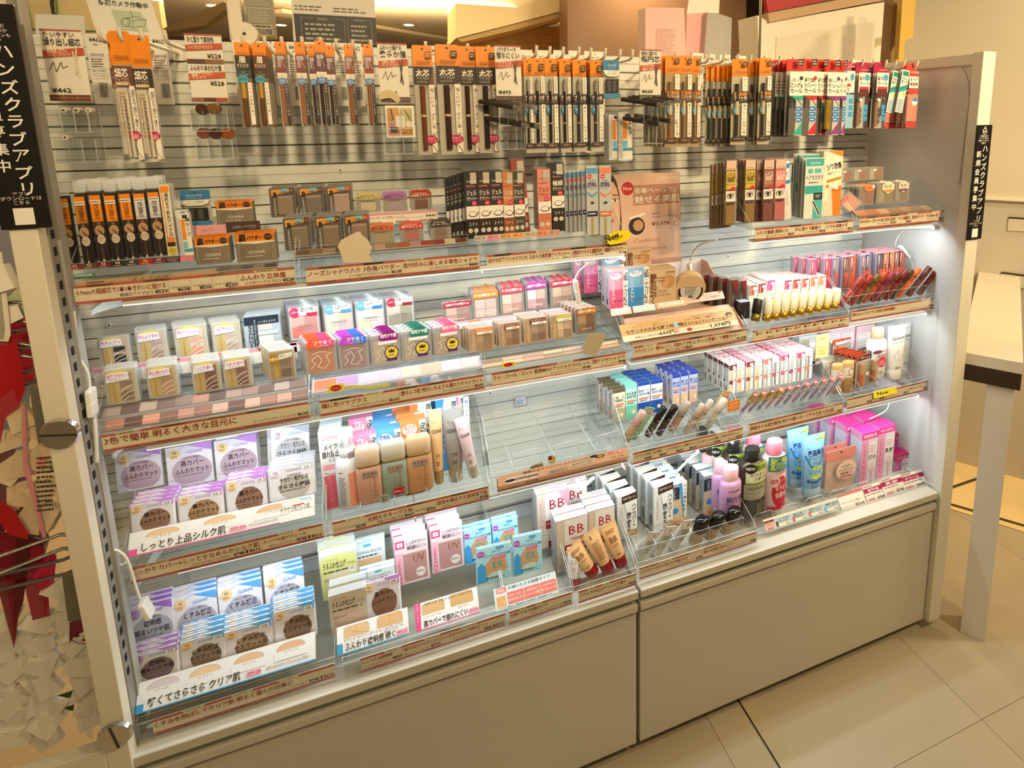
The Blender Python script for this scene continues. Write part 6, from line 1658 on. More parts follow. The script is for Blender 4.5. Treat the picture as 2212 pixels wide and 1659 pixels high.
cp = tester_row('gold edged tester palette plate with beige and brown fields', 1036, 783, 1340, 783 + 14, .066, 60, ['#e8b890', '#e8c8b0', '#d8a898', '#a88c7c', '#c89c88', '#f0d0b0', '#d8b098', '#9c8070', '#e8b098', '#c0a090', '#e0c49c', '#d4b8a8', '#b49684', '#e2caa8'], 2, 280, '#b59250')
cover_plate(cp, .008)
board('yellow_tag', 'small yellow tag with red oval on the gold tester palette', 'tag', 1084, 785, 1112, 795, .052, lambda w, h: [('R', 0, 0, w, h, '#eee04c'), ('E', w * .5, h * .5, w * .36, h * .42, '#c8202c')], 24, col='#eee04c')
tag(slab('cutout_card', [(1268, 724), (1275, 722), (1290, 720), (1308, 721), (1304, 738), (1299, 746), (1295, 757), (1285, 768), (1258, 764), (1263, 745)], .052, .001, M('#b5a98c', .6)), 'grey-beige back of a cut-out card on the gold tester palette', 'card')
# white plugs and cables
def cable(lab, pts, y, r=.0016, name='white_cable', col='#e6e6e2'):
	b = B()
	ps = [hy(u, v, yy if isinstance(yy, float) else y) for u, v, *yy_ in pts for yy in [yy_[0] if yy_ else y]]
	sm = [ps[0]]
	for i in range(len(ps) - 1):
		p0, p1, p2, p3 = ps[max(i - 1, 0)], ps[i], ps[i + 1], ps[min(i + 2, len(ps) - 1)]
		for t in (.25, .5, .75, 1):
			sm.append(.5 * ((2 * p1) + (p2 - p0) * t + (2 * p0 - 5 * p1 + 4 * p2 - p3) * t * t + (3 * p1 - p0 - 3 * p2 + p3) * t ** 3))
	b.tube(sm, r, M(col, .4), 8)
	return tag(b.obj(name), lab, 'cable')
def plug(lab, u, v, u2, v2, y, w=.011):
	a, c = hy(u, v, y), hy(u2, v2, y)
	L = (c - a).length
	b = B()
	b.loft([rr_ring(w * 900, 7, 2, 0), rr_ring(w * 1000, 8, 2, 3), rr_ring(w * 1000, 8, 2, L * 500), rr_ring(w * 900, 7, 2, L * 500 + 1), rr_ring(w * 1000, 8, 2, L * 500 + 2), rr_ring(w * 1000, 8, 2, L * 1000 - 3), rr_ring(w * 850, 7, 2, L * 1000)], M('#eceae4', .35), True, False)
	o = b.obj('plug_connector', None, c)
	o.rotation_euler = (a - c).to_track_quat('Z', 'Y').to_euler()
	return tag(o, lab, 'plug')
plug('white plug connector hanging in front of the left middle tray', 195, 840, 201, 897, .040, .022)
cable('white cable from the upper left light bar down to the plug', [(160, 672), (163, 705), (166, 745), (175, 778), (190, 805), (194, 838)], .045)
cable('white double cord falling straight below the left plug', [(203, 897), (206, 930), (208, 960), (209, 998)], .042, .0028)
plug('white plug connector before the lace edged cases in the centre', 1242, 605, 1250, 651, .052, .017)
cable('white cable from centre plug up to the light bar', [(1242, 605), (1248, 590), (1262, 576), (1288, 560)], .055)
cable('short white cord below the centre plug', [(1251, 651), (1254, 665), (1256, 676)], .06)
plug('white plug connector at the cushion display corner', 1489, 570, 1491, 594, .2, .016)
cable('white bent cable arm from the black clip to the cushion display', [(1548, 518, .12), (1530, 521, .14), (1508, 532, .17), (1496, 550, .19), (1491, 570, .2)], .2, .0026)
cable('white cable below the upper right tray', [(1968, 487), (1950, 500), (1938, 515), (1934, 530), (1940, 536)], .20)
plug('white plug connector behind the tint sticks', 1944, 532, 1963, 557, .15, .014)
cable('white cord end behind the tint sticks', [(1963, 557), (1970, 568), (1972, 582)], .15)
cable('white cable curving under the lower right tray', [(1922, 866), (1915, 885), (1900, 895), (1878, 905)], .14)
plug('white socket end hanging before the lilac boards, lower left', 307, 1298, 326, 1330, .035, .024)
cable('white double cord leading down to the socket end', [(242, 1188), (255, 1190), (272, 1205), (283, 1232), (292, 1262), (302, 1292), (308, 1300)], .045, .0022)
cable('white loop of cord beside the lower left tray', [(272, 1215), (262, 1220), (252, 1218), (243, 1210), (240, 1200)], .055)
for lab, a, c, y0, y1 in (('white light bar arm under the empty tray, right piece', (1282, 1032), (1250, 1060), .12, .09), ('white light bar arm under the empty tray, small block', (1248, 1035), (1250, 1062), .09, .09), ('white sloping support below the concealer tray', (1508, 974), (1445, 1035), .12, .2)):
	b = B()
	b.cyl(hy(*a, y0), hy(*c, y1), .004, .004, M('#eceeee', .4), 8)
	tag(b.obj('support_arm'), lab, 'support')
board('notice_sticker', 'small red-bordered notice sticker on the slatted panel', 'sticker', 1112, 859, 1137, 879, .339, lambda w, h: [('R', 0, 0, w, h, '#a8324a'), ('R', 1, 1, w - 1, h - 1, '#e6eef4'), ('C', 'お知らせ', w / 2, h * .72, 2, '#3a4a6a'), ('m', 3, 3, w - 3, h * .66, 3, '#3a4a6a')], 25)
# ================================================================== cushion counter display
cdz = .978
r = tag(empty('counter_display', (1.05, .066, cdz)), 'beige card counter display for cushion foundation and make-up base', 'display stand')
PB = M('#dcb8a0', .5)
x0, x1 = -.140, .140
for x in (x0, x1 - .002):
	B().xprism([(0, 0), (.2, 0), (.2, .12), (.17, .12), (.03, .03), (0, .012)], x, x + .002, PB).obj('side_wall', r)
B().box(x0, x1, .198, .2, 0, .12, M('#efe6e0')).obj('back_wall', r)
B().xprism([(.0, .0), (.05, .045), (.05, .0)], x0 + .002, x1 - .002, PB).obj('front_step', r)
B().box(x0 + .002, x1 - .002, .05, .198, .0, .030, PB).obj('inner_step', r)
board('header_card', 'slanted cream and tan card advertising base and cushion foundation with 660 and 1,078 yen', 'card', 1336, 703, 1581, 740, .060, lambda w, h: [
	('R', 0, 0, w, h, '#ecdcc0'), ('P', [(0, h * .34), (w, h * .30), (w, h), (0, h)], '#d2ab74'), ('C', 'Make Keep Base', w * .25, h * .86, h * .07, '#7a4f2a', w * .2), ('C', 'テカリにくい・崩れにくい!', w * .25, h * .70, h * .09, '#4a3420', w * .3), ('C', 'セザンヌ大人気化粧下地', w * .24, h * .46, h * .15, '#3a2818', w * .4, .02), ('R', w * .04, h * .42, w * .42, h * .435, '#3a2818'),
	('C', '皮脂テカリ防止下地', w * .20, h * .12, h * .08, '#3a2818', w * .2), ('C', '660円', w * .37, h * .10, h * .2, '#2a1c10', w * .14, .02),
	('C', 'Cushion Foundation', w * .72, h * .86, h * .07, '#7a4f2a', w * .24), ('C', 'ピタッと密着して薄膜カバー', w * .70, h * .70, h * .09, '#4a3420', w * .3), ('C', '艶肌クッションファンデーション', w * .70, h * .46, h * .15, '#3a2818', w * .46, .02), ('R', w * .48, h * .42, w * .92, h * .435, '#3a2818'),
	('E', w * .56, h * .16, w * .022, h * .1, '#b0282c'), ('C', 'クッションファンデ', w * .66, h * .12, h * .08, '#3a2818', w * .16), ('C', '1,078円', w * .84, h * .08, h * .2, '#2a1c10', w * .18, .02),
	('Q', w * .44, h * .3, w * .48, h * .75, '#a8c0c4', 2), ('Q', w * .43, h * .1, w * .47, h * .4, '#e0a090', 2), ('E', w * .95, h * .7, w * .03, h * .13, '#2a2624'), ('E', w * .95, h * .62, w * .02, h * .08, '#c09060')], 280, th=48, col='#d2ab74')
for u0, v0, u1, vb, c, t_, lb in ((1318, 668, 1362, 683, '#e9c4b8', 'ピンクベージュ', 'pink'), (1366, 662, 1414, 676, '#b9d0d8', 'ライトブルー', 'pale blue'), (1416, 655, 1482, 668, '#e0a888', '10 明るいオークル系', 'apricot')):
	board('shade_card', lb + ' slanted shade name card in the cushion display', 'card', u0, v0, u1, vb, .088, lambda w, h: [('R', 0, 0, w, h, c), ('Q', w * .1, h * .35, w * .9, h * .9, '#f0e8e0', 1), ('C', t_, w / 2, h * .5, h * .28, '#5a4a44', w * .66)], 50, th=30, col=c)
board('picture_card', 'pink card with two lip close-up pictures in the cushion display', 'card', 1468, 640, 1560, 657, .105, lambda w, h: [('R', 0, 0, w, h, '#ecc8bc'), ('R', w * .05, h * .1, w * .46, h * .85, '#d8a894'), ('R', w * .5, h * .12, w * .95, h * .88, '#e0ac9c'), ('P', [(w * .2, h * .4), (w * .35, h * .5), (w * .44, h * .44), (w * .34, h * .32)], '#b86858'), ('P', [(w * .62, h * .4), (w * .8, h * .52), (w * .92, h * .46), (w * .8, h * .32)], '#c46c60'), ('E', w * .93, h * .9, w * .05, h * .12, '#b3161f')], 90, th=40, col='#ecc8bc')
def basebox(name, c, c2, strip, h=86):
	return carton(name, 44, h, 24, c, [('R', 0, 0, 32, h * .5, c2), ('E', 16, h - 12, 13, 7, '#f4e8ea'), ('C', '明るさ', 16, h - 12, 5, c2, 18, .02), ('C', 'アップ', 16, h - 17, 4, c2, 12), ('V', 'CEZANNE', 9, h * .8, 8, '#f2e6e8', 8.2), ('V', '汗にも強い', 27, h * .8, 4, '#c0486c', 5.2), ('C', 'SPF 28', 17, 14, 6, '#8a3048', 20), ('R', 33, 0, 44, h, '#f2f0ee'), ('V', '皮脂・テカリ防止', 38.5, h - 4, 9, '#26221e', 9.6, .025)],
				sc='#e0d4da' if strip else None, cat='carton', group=None, sart=[('m', 4, 10, 20, 70, 14, '#9a9098'), ('B', 5, 6, 18, 20, 8)])
pkb, blb = basebox('makeup_base_carton', '#ef9ab4', '#d85a86', 1), basebox('makeup_base_carton', '#7cb8e0', '#3f8cc8', 1)
put(pkb, 'pink make-up base carton in the cushion display, front', 1316, 588, 1356, 668, y=.115, n=2, dy=.026)
put(pkb, 'pink make-up base carton in the cushion display, back left', 1262, 556, 1301, 634, y=.205)
put(pkb, 'pink make-up base carton in the cushion display, far back left', 1240, 558, 1280, 636, y=.23)
put(blb, 'blue make-up base carton in the cushion display, front', 1356, 581, 1402, 664, y=.115)
put(blb, 'blue make-up base carton in the cushion display, back', 1303, 552, 1348, 636, y=.19, n=2, dy=.026)
cub = carton('cushion_carton', 62, 62, 22, '#cdb08e', [('V', '艶肌続く', 10, 56, 13, '#6a4028', 13.5, .02), ('t', 'CEZANNE', 58, 54, 4, '#6a4028', 22), ('E', 44, 40, 15, 12, '#b98858'), ('P', [(30, 32), (40, 28), (46, 44), (36, 50)], '#c79a6c'), ('m', 20, 40, 40, 50, 2, '#8a6444'), ('C', 'クッション', 30, 22, 5, '#6a4028', 20), ('C', 'ファンデーション', 34, 15, 5, '#6a4028', 30)], cat='carton')
put(cub, 'beige cushion foundation carton, front one beside the round compact', 1402, 585, 1461, 662, y=.115, n=2, dy=.02)
put(cub, 'beige cushion foundation carton, back one against the poster', 1352, 541, 1407, 600, y=.20)
q = hy(1492, 625, .11)
b = B()
b.cyl((0, 0, 0), (0, .022, .004), .036, .036, M('#d8b890', .25), 36)
r = tag(b.obj('cushion_compact', None, (q.x, q.y, q.z + .001), (math.radians(6), 0, math.radians(-12))), 'round beige cushion compact tester with black ring on its back label', 'compact')
b = B()
b.cyl((0, -.0004, -.004), (0, .0005, -.004), .029, .029, M('#1c1a18', .3), 32)
b.cyl((0, -.0008, -.004), (0, .0005, -.004), .0245, .0245, M('#c9c4b8', .4), 32)
b.art([('m', -14, -14, 14, 10, 6, '#6a665e'), ('Q', -5, -22, 5, -15, '#6a665e', 1)], -.0012)
b.obj('back_label', r)
# ================================================================== sticks laid between two seen points
def aim(k, lab, pb_, pt_, y0, y1, group=None, roll=0.0, keep=True):
	a, c = hy(*pb_, y0), hy(*pt_, y1)
	L = (c - a).length
	o = k.new(lab, group)
	o.location = a
	o.rotation_mode = 'QUATERNION'
	d = (c - a).normalized()
	x = Vector((1, 0, 0)) if abs(d.x) < .8 else Vector((0, -1, 0))
	yv = d.cross(x).normalized()
	xv = yv.cross(d).normalized()
	m = Matrix((xv, yv, d)).transposed()
	o.rotation_quaternion = m.to_quaternion()
	o.scale = (1, 1, L / k.h)
	return o
# lipsticks with ivory caps
def lips(cap, base, disc, txtc, group):
	b = B()
	b.lathe([(.0098, 0), (.0108, .001), (.0108, .02), (.0096, .0215)], M(base, .22, .8), 18)
	r = b.obj('lipstick')
	b = B()
	b.lathe([(.0104, .0215), (.0112, .023), (.0112, .066), (.0109, .068)], M(cap, .3), 20)
	b.obj('cap', r)
	b = B()
	b.cyl((0, 0, .068), (0, 0, .0686), .0086, .0086, M(disc, .5), 20)
	b.box(-.004, .004, -.0009, -.0002, .0686, .0688, '#f2dcd8')
	b.box(-.0035, .0035, .0012, .0018, .0686, .0688, '#f2dcd8')
	b.obj('shade_disc', r)
	return K(r, 18, 68.6, 'lipstick', group)
DC = ['#a8544c', '#5a3030', '#c0607c', '#8c4468', '#7a2c4c', '#c04868', '#d8605c', '#b45c50', '#e08468']
for i, (ut, vt) in enumerate([(1660, 647), (1678, 644), (1698, 641), (1717, 638), (1736, 636), (1756, 633), (1773, 630), (1792, 627), (1808, 625)]):
	k_ = lips('#e6dcbc', '#d0a83c', DC[i], '', 'ivory capped lipstick testers')
	f_ = i / 8
	aim(k_, 'ivory capped lipstick tester with gold base, %s in the slanted row' % ORD[i], (1655 + f_ * 146, 694 - f_ * 26), (ut, vt - 2), .080, .096)
bl = lips('#2a2620', '#a8883c', '#a86450', '', None)
aim(bl, 'black lipstick tester leaning beside the ivory ones', (1631, 694), (1638, 646), .085, .10)
kb2_ = carton('black_lipstick', 22, 44, 22, '#25242a', [('V', 'CEZANNE', 11, 30, 2.6, '#8c8a90', 3.4)], top='#a8b4d0', cat='lipstick')
put(kb2_, 'square black lipstick with silvery top at the left of the tray', 1600, 654, 1620, 690, y=.085)
gb = carton('brown_lip_carton', 22, 62, 20, '#4a3430', [('P', [(0, 62), (22, 62), (22, 34), (10, 50)], '#7a2a26'), ('V', 'CEZANNE', 6, 36, 6, '#c8bdb4', 6)], sc='#b4aca6', top='#8c7a74', cat='carton', group='dark brown lip cartons', sart=[('m', 3, 6, 17, 58, 16, '#7a7470')])
put(gb, 'dark brown lip carton with grey printed side, left stack', 1580, 606, 1594, 676, y=.11, n=4, dy=.022, dx=-.012)
put(gb, 'dark brown lip carton with grey printed side, right stack', 1599, 608, 1613, 672, y=.11, n=2, dy=.022)
def lipc(c, c2='#f0e0c8'):
	return carton('lip_colour_carton', 19, 64, 17, '#f0ece6', [('R', 1, 28, 18, 63, c), ('R', 1, 28, 18, 36, c2), ('V', 'CEZANNE', 5, 60, 4.4, '#f6e6e0', 4.8), ('R', 12, 2, 18, 48, '#f4f0ea'), ('V', '鮮やか発色', 15, 47, 4.4, '#3a302a', 7), ('Q', 9, 50, 18, 58, '#f4f0ea', 1)], sc='#efe8e4', top='#efb8b4', cat='carton', group='small lip colour cartons', sart=[('m', 2, 5, 15, 58, 14, '#a8a09a')])
for i, (u0, v0, u1, vb, c) in enumerate([(1618, 617, 1636, 668, '#a85c4c'), (1638, 613, 1656, 660, '#8c3c38'), (1657, 606, 1675, 657, '#d8488c'), (1676, 606, 1694, 655, '#e8dcd8'), (1695, 606, 1711, 652, '#b8346c'), (1713, 604, 1730, 650, '#b42c34'), (1733, 602, 1748, 647, '#c0483c'), (1751, 599, 1767, 645, '#c87440'), (1769, 597, 1785, 642, '#e88054')]):
	put(lipc(c), 'small lip colour carton, %s in the row behind the ivory lipsticks' % ORD[i], u0, v0, u1, vb, y=.13, n=4, dy=.020)
def tintc(c):
	return carton('tint_carton', 22, 92, 18, '#8a6a64', [('R', 0, 0, 22, 92, c), ('R', 3, 40, 10, 90, '#4a2c28'), ('V', '密着発色ティント', 6.5, 88, 5.4, '#f2e4dc', 6), ('E', 15, 42, 6, 8, '#c8503c'), ('R', 12, 6, 18, 36, '#b4402c'), ('V', 'CEZANNE', 15, 84, 4, '#d8b8b0', 4.6)], sc='#b8aab4', top='#e09aa8', cat='carton', group='tall tint cartons', sart=[('m', 3, 8, 15, 88, 22, '#8c8090')])
for i, (u0, v0, c) in enumerate([(1752, 562, '#d83c64'), (1783, 560, '#c8344c'), (1800, 558, '#7c6c7c'), (1822, 556, '#6a4438'), (1837, 554, '#a84828'), (1862, 552, '#84606c'), (1871, 550, '#5a5c70'), (1896, 548, '#3c3434'), (1910, 546, '#e8683c'), (1921, 545, '#e06c3c'), (1933, 543, '#8c5450'), (1943, 542, '#9c4c44')]):
	put(tintc(c), 'tall tint carton, %s in the row behind the tint sticks' % ORD[i], u0, v0, u0 + 13, v0 + 72, y=.145, n=3, dy=.02, dx=-.010)
def tint(c):
	b = B()
	b.lathe([(.0074, 0), (.0078, .002), (.0078, .052), (.0074, .053)], M(c, .25), 16)
	b.lathe([(.0074, .053), (.008, .054), (.008, .094), (.0076, .096)], M(c, .3), 16)
	b.cyl((0, 0, .0955), (0, 0, .0965), .0066, .0062, M(c, .2), 16)
	r = b.obj('tint_stick')
	b = B()
	b.art([('R', -7, 70, 7, 73, '#2a1614'), ('V', 'CEZANNE', 0, 50, 5, '#e8c8c0', 5.4)], 0, 0, curve=8.1)
	b.v = [(x, y - .0081, z) for x, y, z in b.v]
	b.obj('lettering', r)
	return K(r, 16, 96, 'tint', 'slanted tint stick testers')
TC = ['#a3403a', '#9c3328', '#6e5a30', '#b0461c', '#8a2f44', '#7a4436', '#7a2a28', '#4a3a24', '#d86a3c', '#6a3a34', '#8a3a22']
for i, (ut, vt) in enumerate([(1862, 599), (1883, 596), (1898, 593), (1911, 591), (1930, 589), (1942, 588), (1958, 585), (1970, 583), (1986, 580), (2009, 577), (2032, 574)]):
	f_ = i / 10
	aim(tint(TC[i]), '%s tint stick tester, %s in the slanted row' % (['rose red', 'brick red', 'olive brown', 'orange-red', 'berry', 'brown', 'dark red', 'dark olive', 'light orange', 'plum brown', 'rust'][i], ORD[i]), (ut - 48, vt + 62), (ut, vt), .10, .085)
b = tag(empty('tint_rack', (hy(1836, 655, .075).x, .075, .99)), 'clear low rack with divider slots holding the tint sticks', 'rack')
wr = ux(2015, .075, 1.0) - ux(1836, .075, 1.0)
bb = B()
bb.box(0, wr, 0, .0015, -.005, .022, ACR, EDGE)
bb.box(0, wr, .04, .0415, -.005, .03, ACR, EDGE)
bb.obj('rack_wall', b)
for i in range(12):
	B().box(wr * i / 11 - .0005, wr * i / 11 + .0005, .0015, .04, -.005, .02, ACR, EDGE).obj('divider', b)
# ================================================================== lower shelf
LIL, BLU = '#c98fe0', '#5aa4e8'
def pbox(no, acc, t1, t2, dot='#f0cf9c', disc='#c0a8b8', sub='なめらかな肌触り', gid='lilac powder boards', w=74, h=74, tcol='#3a3a4a', bg='#e6e4ec'):
	return carton('powder_board', w, h, 6, bg, [('P', [(w * .45, h), (w, h * .8), (w, h)], acc), ('L', [(0, h * .78), (w * .45, h)], .7, acc), ('L', [(w * .3, h * .72), (w, h * .9)], .5, acc), ('E', w * .54, h * .36, w * .44, h * .38, disc) if disc else ('R', 0, 0, 1, 1, bg), ('R', 0, 0, w, h * .03, bg), ('E', 14, h - 13, 9.5, 9.5, dot), ('C', no, 14, h - 13, 5.4, '#3a2a20', 0, .015), ('m', 8, h - 20, 20, h - 15, 2, '#6a4a3a'),
				('C', 'CEZANNE', w * .62, h - 15, 5.6, acc, 26), ('C', sub, w * .56, h - 25, 3.4, tcol, 28), ('C', t1, w * .56, h - 37, 8.4, tcol, min(w * .62, len(t1) * 9.4), .015), ('C', t2, w * .54, h - 51, 8.4, tcol, w * .74, .015), ('m', w * .2, h - 57, w * .86, h - 53, 1, '#8a7a94'), ('L', [(4, 14), (w * .5, 6), (w - 4, 12)], .6, acc)], sc='#dcd8e4', cat='board', group=gid)
def ppouch(no, acc, t1, t2, disc, dot='#f0cf9c', w=74, h=66, gid='round-window powder refill pouches', tcol='#2a201c', bg='#dedce2', acc2=None):
	return pouch('powder_refill_pouch', w, h, bg, [('P', [(w * .55, h), (w - 2, h * .78), (w - 2, h)], acc), ('L', [(4, h * .7), (w * .4, h - 2)], .7, acc), ('E', w * .56, h * .36, w * .33, h * .37, disc), ('R', 3, 0, w - 3, h * .02, bg), ('E', 13, h - 12, 8.5, 8.5, dot), ('C', no, 13, h - 13, 5.2, '#3a2a20', 0, .015), ('m', 7, h - 19, 19, h - 15, 2, '#6a4a3a'),
				('C', 'CEZANNE', w * .55, h - 12, 5.4, acc2 or '#b48ac0', 26), ('Q', w - 19, h - 13, w - 5, h - 6, '#f0f0f0', 1), ('C', '詰替', w - 12, h - 11.6, 3.6, '#3a3a3a', 9, .01), ('C', 'なめらかな', w * .56, h - 20, 2.8, tcol, 22), ('C', t1, w * .56, h - 31, 7.8, tcol, min(w * .6, len(t1) * 8.6), .02), ('C', t2, w * .55, h - 44, 7.8, tcol, w * .68, .02), ('m', w * .24, h - 50, w * .82, h - 46, 1, '#6a5a54'), ('L', [(4, 10), (w * .3, 5), (w - 6, 12)], .7, acc)], acc, cat='pouch', group=gid, puff=7)
for i, (no, u0, v0, u1, vb, nn) in enumerate([('01', 246, 982, 345, 1066, 1), ('00', 356, 970, 455, 1056, 3), ('02', 461, 955, 552, 1040, 3)]):
	put(pbox(no, LIL, '高カバー', 'ふんわりマット'), 'lilac and white powder board, %s on the back rack' % ORD[i], u0, v0, u1, vb, y=.165, n=nn, dy=.013, th=6)
kg_ = pbox('CL', '#b8bcc8', 'テカリ・毛穴レス', 'さらさら持続', dot='#efdcea', disc='#c0c0c4', gid='grey pore powder boards')
put(kg_, 'grey white pore powder board, slanting at the right of the lilac boards', 579, 930, 662, 1018, y=.16, n=2, dy=.013, th=6, ry=math.radians(3), dx=-.008)
for i, (no, u0, v0, u1, vb, nn, d_) in enumerate([('01', 276, 1092, 376, 1160, 4, '#94705a'), ('00', 380, 1073, 481, 1142, 3, '#a4825e'), ('02', 484, 1040, 574, 1120, 3, '#8c6c58')]):
	put(ppouch(no, LIL, '高カバー', 'ふんわりマット', d_), 'silky powder refill pouch with lilac corner, %s in the front row' % ORD[i], u0, v0, u1, vb, y=.10, n=nn, dy=.012, th=9)
put(ppouch('CL', '#c4c8d0', 'テカリ・毛穴レス', 'さらさら持続', '#b4aea6', dot='#efdcea', acc2='#8a8a90'), 'pore powder refill pouch in clear grey foil at the front right', 576, 1014, 677, 1088, y=.10, n=4, dy=.012, th=9)
def tboard(lab, u0, v0, u1, vb, y, th, w, h0, items, lab_='tester_board', acc='#e8508c', side=12):
	"""white slanted tester board with powder windows and a thick front edge"""
	def art(w_, h_):
		k = h_ / h0
		o = [('R', 0, 0, w_, h_, '#eceef0')]
		for it in items:
			it = list(it)
			if it[0] in 'RQ':
				it[2] *= k
				it[4] *= k
			elif it[0] == 'E':
				it[2] *= k
				it[4] *= k
			elif it[0] in 'TCt':
				it[3] *= k
			elif it[0] in 'PL':
				it[1] = [(a_, c_ * k) for a_, c_ in it[1]]
			o.append(tuple(it))
		return o
	r = board(lab_, lab, 'tester board', u0, v0, u1, vb, y, art, w, th=th, t=side, col='#e4ddd0')
	return r
WN = [('#e8c49c', 50, '01 ライト'), ('#e6c298', 140, '00 ライトベージュ'), ('#dcb48c', 226, '02 ナチュラル')]
tboard('white slanted tester board with pink edge and round powder windows, lower shelf', 280, 1153, 679, 1205, .062, 36, 300, 70,
	[q for c, x, t_ in WN for q in (('E', x, 50, 26, 15, '#b4ac9c'), ('E', x, 49.4, 25, 14, c), ('R', x - 30, 24, x + 30, 46, '#eceef0'), ('C', t_, x, 39, 3.6, '#5a5450', 26))] +
	[('E', 268, 56, 27, 12, '#b8c0c4'), ('E', 268, 55, 26, 11, '#e2e2dc'), ('R', 240, 30, 298, 47, '#eceef0'), ('C', 'サラサラ毛穴レス肌', 266, 32, 6.6, BK, 52, .015), ('R', 262, 44, 282, 48, '#c02434'), ('E', 284, 62, 11, 4, '#a4d0ec'), ('C', 'CL クリア', 250, 40, 3, '#5a5450', 16), ('R', 0, 0, 240, 3, '#e0609c'), ('R', 0, 3, 14, 20, '#e0609c'), ('T', 'しっとり上品シルク肌', 20, 9, 12, BK, 130, .012), ('Q', 156, 9, 184, 20, '#f0a8c4', 2), ('C', 'SPF 50', 170, 12, 5, '#c02464', 24, .01), ('T', 'セザンヌ UVシルクカバーパウダー', 188, 10, 5, BK, 50)])
# --- unit 2: base make-up
mb = carton('mist_carton', 40, 128, 30, '#eceef0', [('C', 'CEZANNE', 20, 116, 7, '#e88ca0', 32), ('C', 'メイク', 20, 100, 8, '#3a3a44', 24, .01), ('C', '崩れ防止', 19, 88, 9, '#3a3a44', 30, .015), ('C', 'ミスト', 24, 80, 5, '#3a3a44'), ('R', 4, 68, 34, 76, '#f0a8b4'), ('L', [(6, 64), (14, 60), (24, 61), (34, 66)], 1, '#e0607c'), ('R', 4, 4, 24, 58, '#e06478'), ('V', 'Make Fix Mist', 14, 56, 4, '#f6c8d0', 4)], sc='#e0e6ee', top='#e8f4fa', cat='carton', sart=[('m', 4, 50, 26, 110, 16, '#a8b4c0'), ('B', 6, 10, 24, 30, 8)])
put(mb, 'white mist carton with rounded flap behind the pump bottle', 686, 938, 735, 1106, y=.12, n=2, dy=.034)
b = B()
b.lathe([(.021, .0), (.0225, .002), (.0225, .075), (.020, .083), (.013, .090)], M('#e2e2e6', .25), 24, cy=.0225)
r = b.obj('pump_bottle')
b = B()
b.lathe([(.012, .089), (.0135, .09), (.0135, .106), (.011, .108)], M('#e9ecee', .3), 20, cy=.0225)
b.lathe([(.0125, .108), (.0145, .109), (.0145, .134), (.0125, .136)], CASE, 20, cy=.0225)
b.lathe([(.005, .108), (.006, .125)], M('#eef0f0', .3), 12, cy=.0225)
b.obj('pump_cap', r)
B().art([('R', 2, 6, 22, 66, '#ec9c88'), ('m', -18, 8, -4, 60, 14, '#6a6a70'), ('Q', 4, 92, 16, 103, '#8a8a8c', 1), ('m', -16, 66, -8, 70, 1, '#333')], -.0002, 0, curve=22.7).obj('printed_label', r)
kpump = K(r, 45, 136, 'bottle')
put(kpump, 'clear white pump bottle with coral panel, front of the lower shelf tray', 714, 945, 770, 1108, y=.085)
def bb_(c, c2, h, strip='皮脂・テカリ防止', nm='明るさアップ'):
	return carton('base_carton', 44, h, 26, c, [('R', 0, 0, 32, h * .52, c2), ('E', 16, h - 12, 13, 8, '#f4e8ea'), ('C', nm[:3], 16, h - 12, 5.6, c2, 20, .03), ('C', nm[3:], 16, h - 18, 4.6, c2, 14, .02), ('V', '汗にも強い', 27, h - 24, 5, '#f4e8ea', 6.2), ('C', 'CE', 10, h - 36, 8, '#f4e8ea'), ('R', 33, 0, 44, h, '#f0f0ee'), ('V', strip, 38.5, h - 4, 9.4, '#26221e', 11, .025)], sc='#dcd4de', top=c, cat='carton', group=None, sart=[('m', 4, 20, 22, h - 8, 20, '#a09aa6')])
pk1, bl1, or1 = bb_('#f096bc', '#e05c98', 104), bb_('#64b0f0', '#2a7cd8', 100, nm='透明感アップ'), bb_('#f09050', '#e0641c', 108, nm='毛穴カバー')
put(pk1, 'pink base carton, back one rising behind the bottles', 752, 908, 804, 1060, y=.165, n=2, dy=.03)
put(pk1, 'pink base carton, front one directly behind the pinkish bottle', 756, 947, 812, 1090, y=.115)
put(bl1, 'blue base carton behind the mint bottle', 810, 935, 865, 1080, y=.115, n=5, dy=.034, dx=-.007)
put(or1, 'orange base carton behind the beige bottle', 864, 914, 918, 1072, y=.115, n=5, dy=.034, dx=-.007)
def tall(c, st, h=128):
	return carton('fit_base_carton', 38, h, 26, c, [('E', 26, h * .7, 15, h * .42, '#f4dcd0'), ('R', 27, 0, 38, h, '#f0f0ee'), ('V', '潤うツヤ肌', 32.5, h - 4, 9, '#26303c', 11, .02), ('V', 'CEZANNE', 10, h - 20, 10, '#f6c4a0', 11)], sc=c, top=st, cat='carton', sart=[('R', 3, 10, 14, h - 10, '#efe4dc'), ('m', 4, 12, 13, h - 12, 22, '#8a8a8c')])
put(tall('#ef8450', '#f4a480'), 'orange fit base carton behind the beige tube', 884, 873, 930, 1030, y=.155, n=4, dy=.034, dx=-.007)
put(tall('#4aa4ec', '#8cc8f4'), 'bright blue fit base carton behind the grey tube', 940, 867, 985, 1020, y=.155, n=4, dy=.034, dx=-.007)
put(tall('#f0a0c8', '#e868a8'), 'pink fit base carton, rightmost behind the tubes', 982, 857, 1000, 1000, y=.16, n=3, dy=.034, dx=-.007)
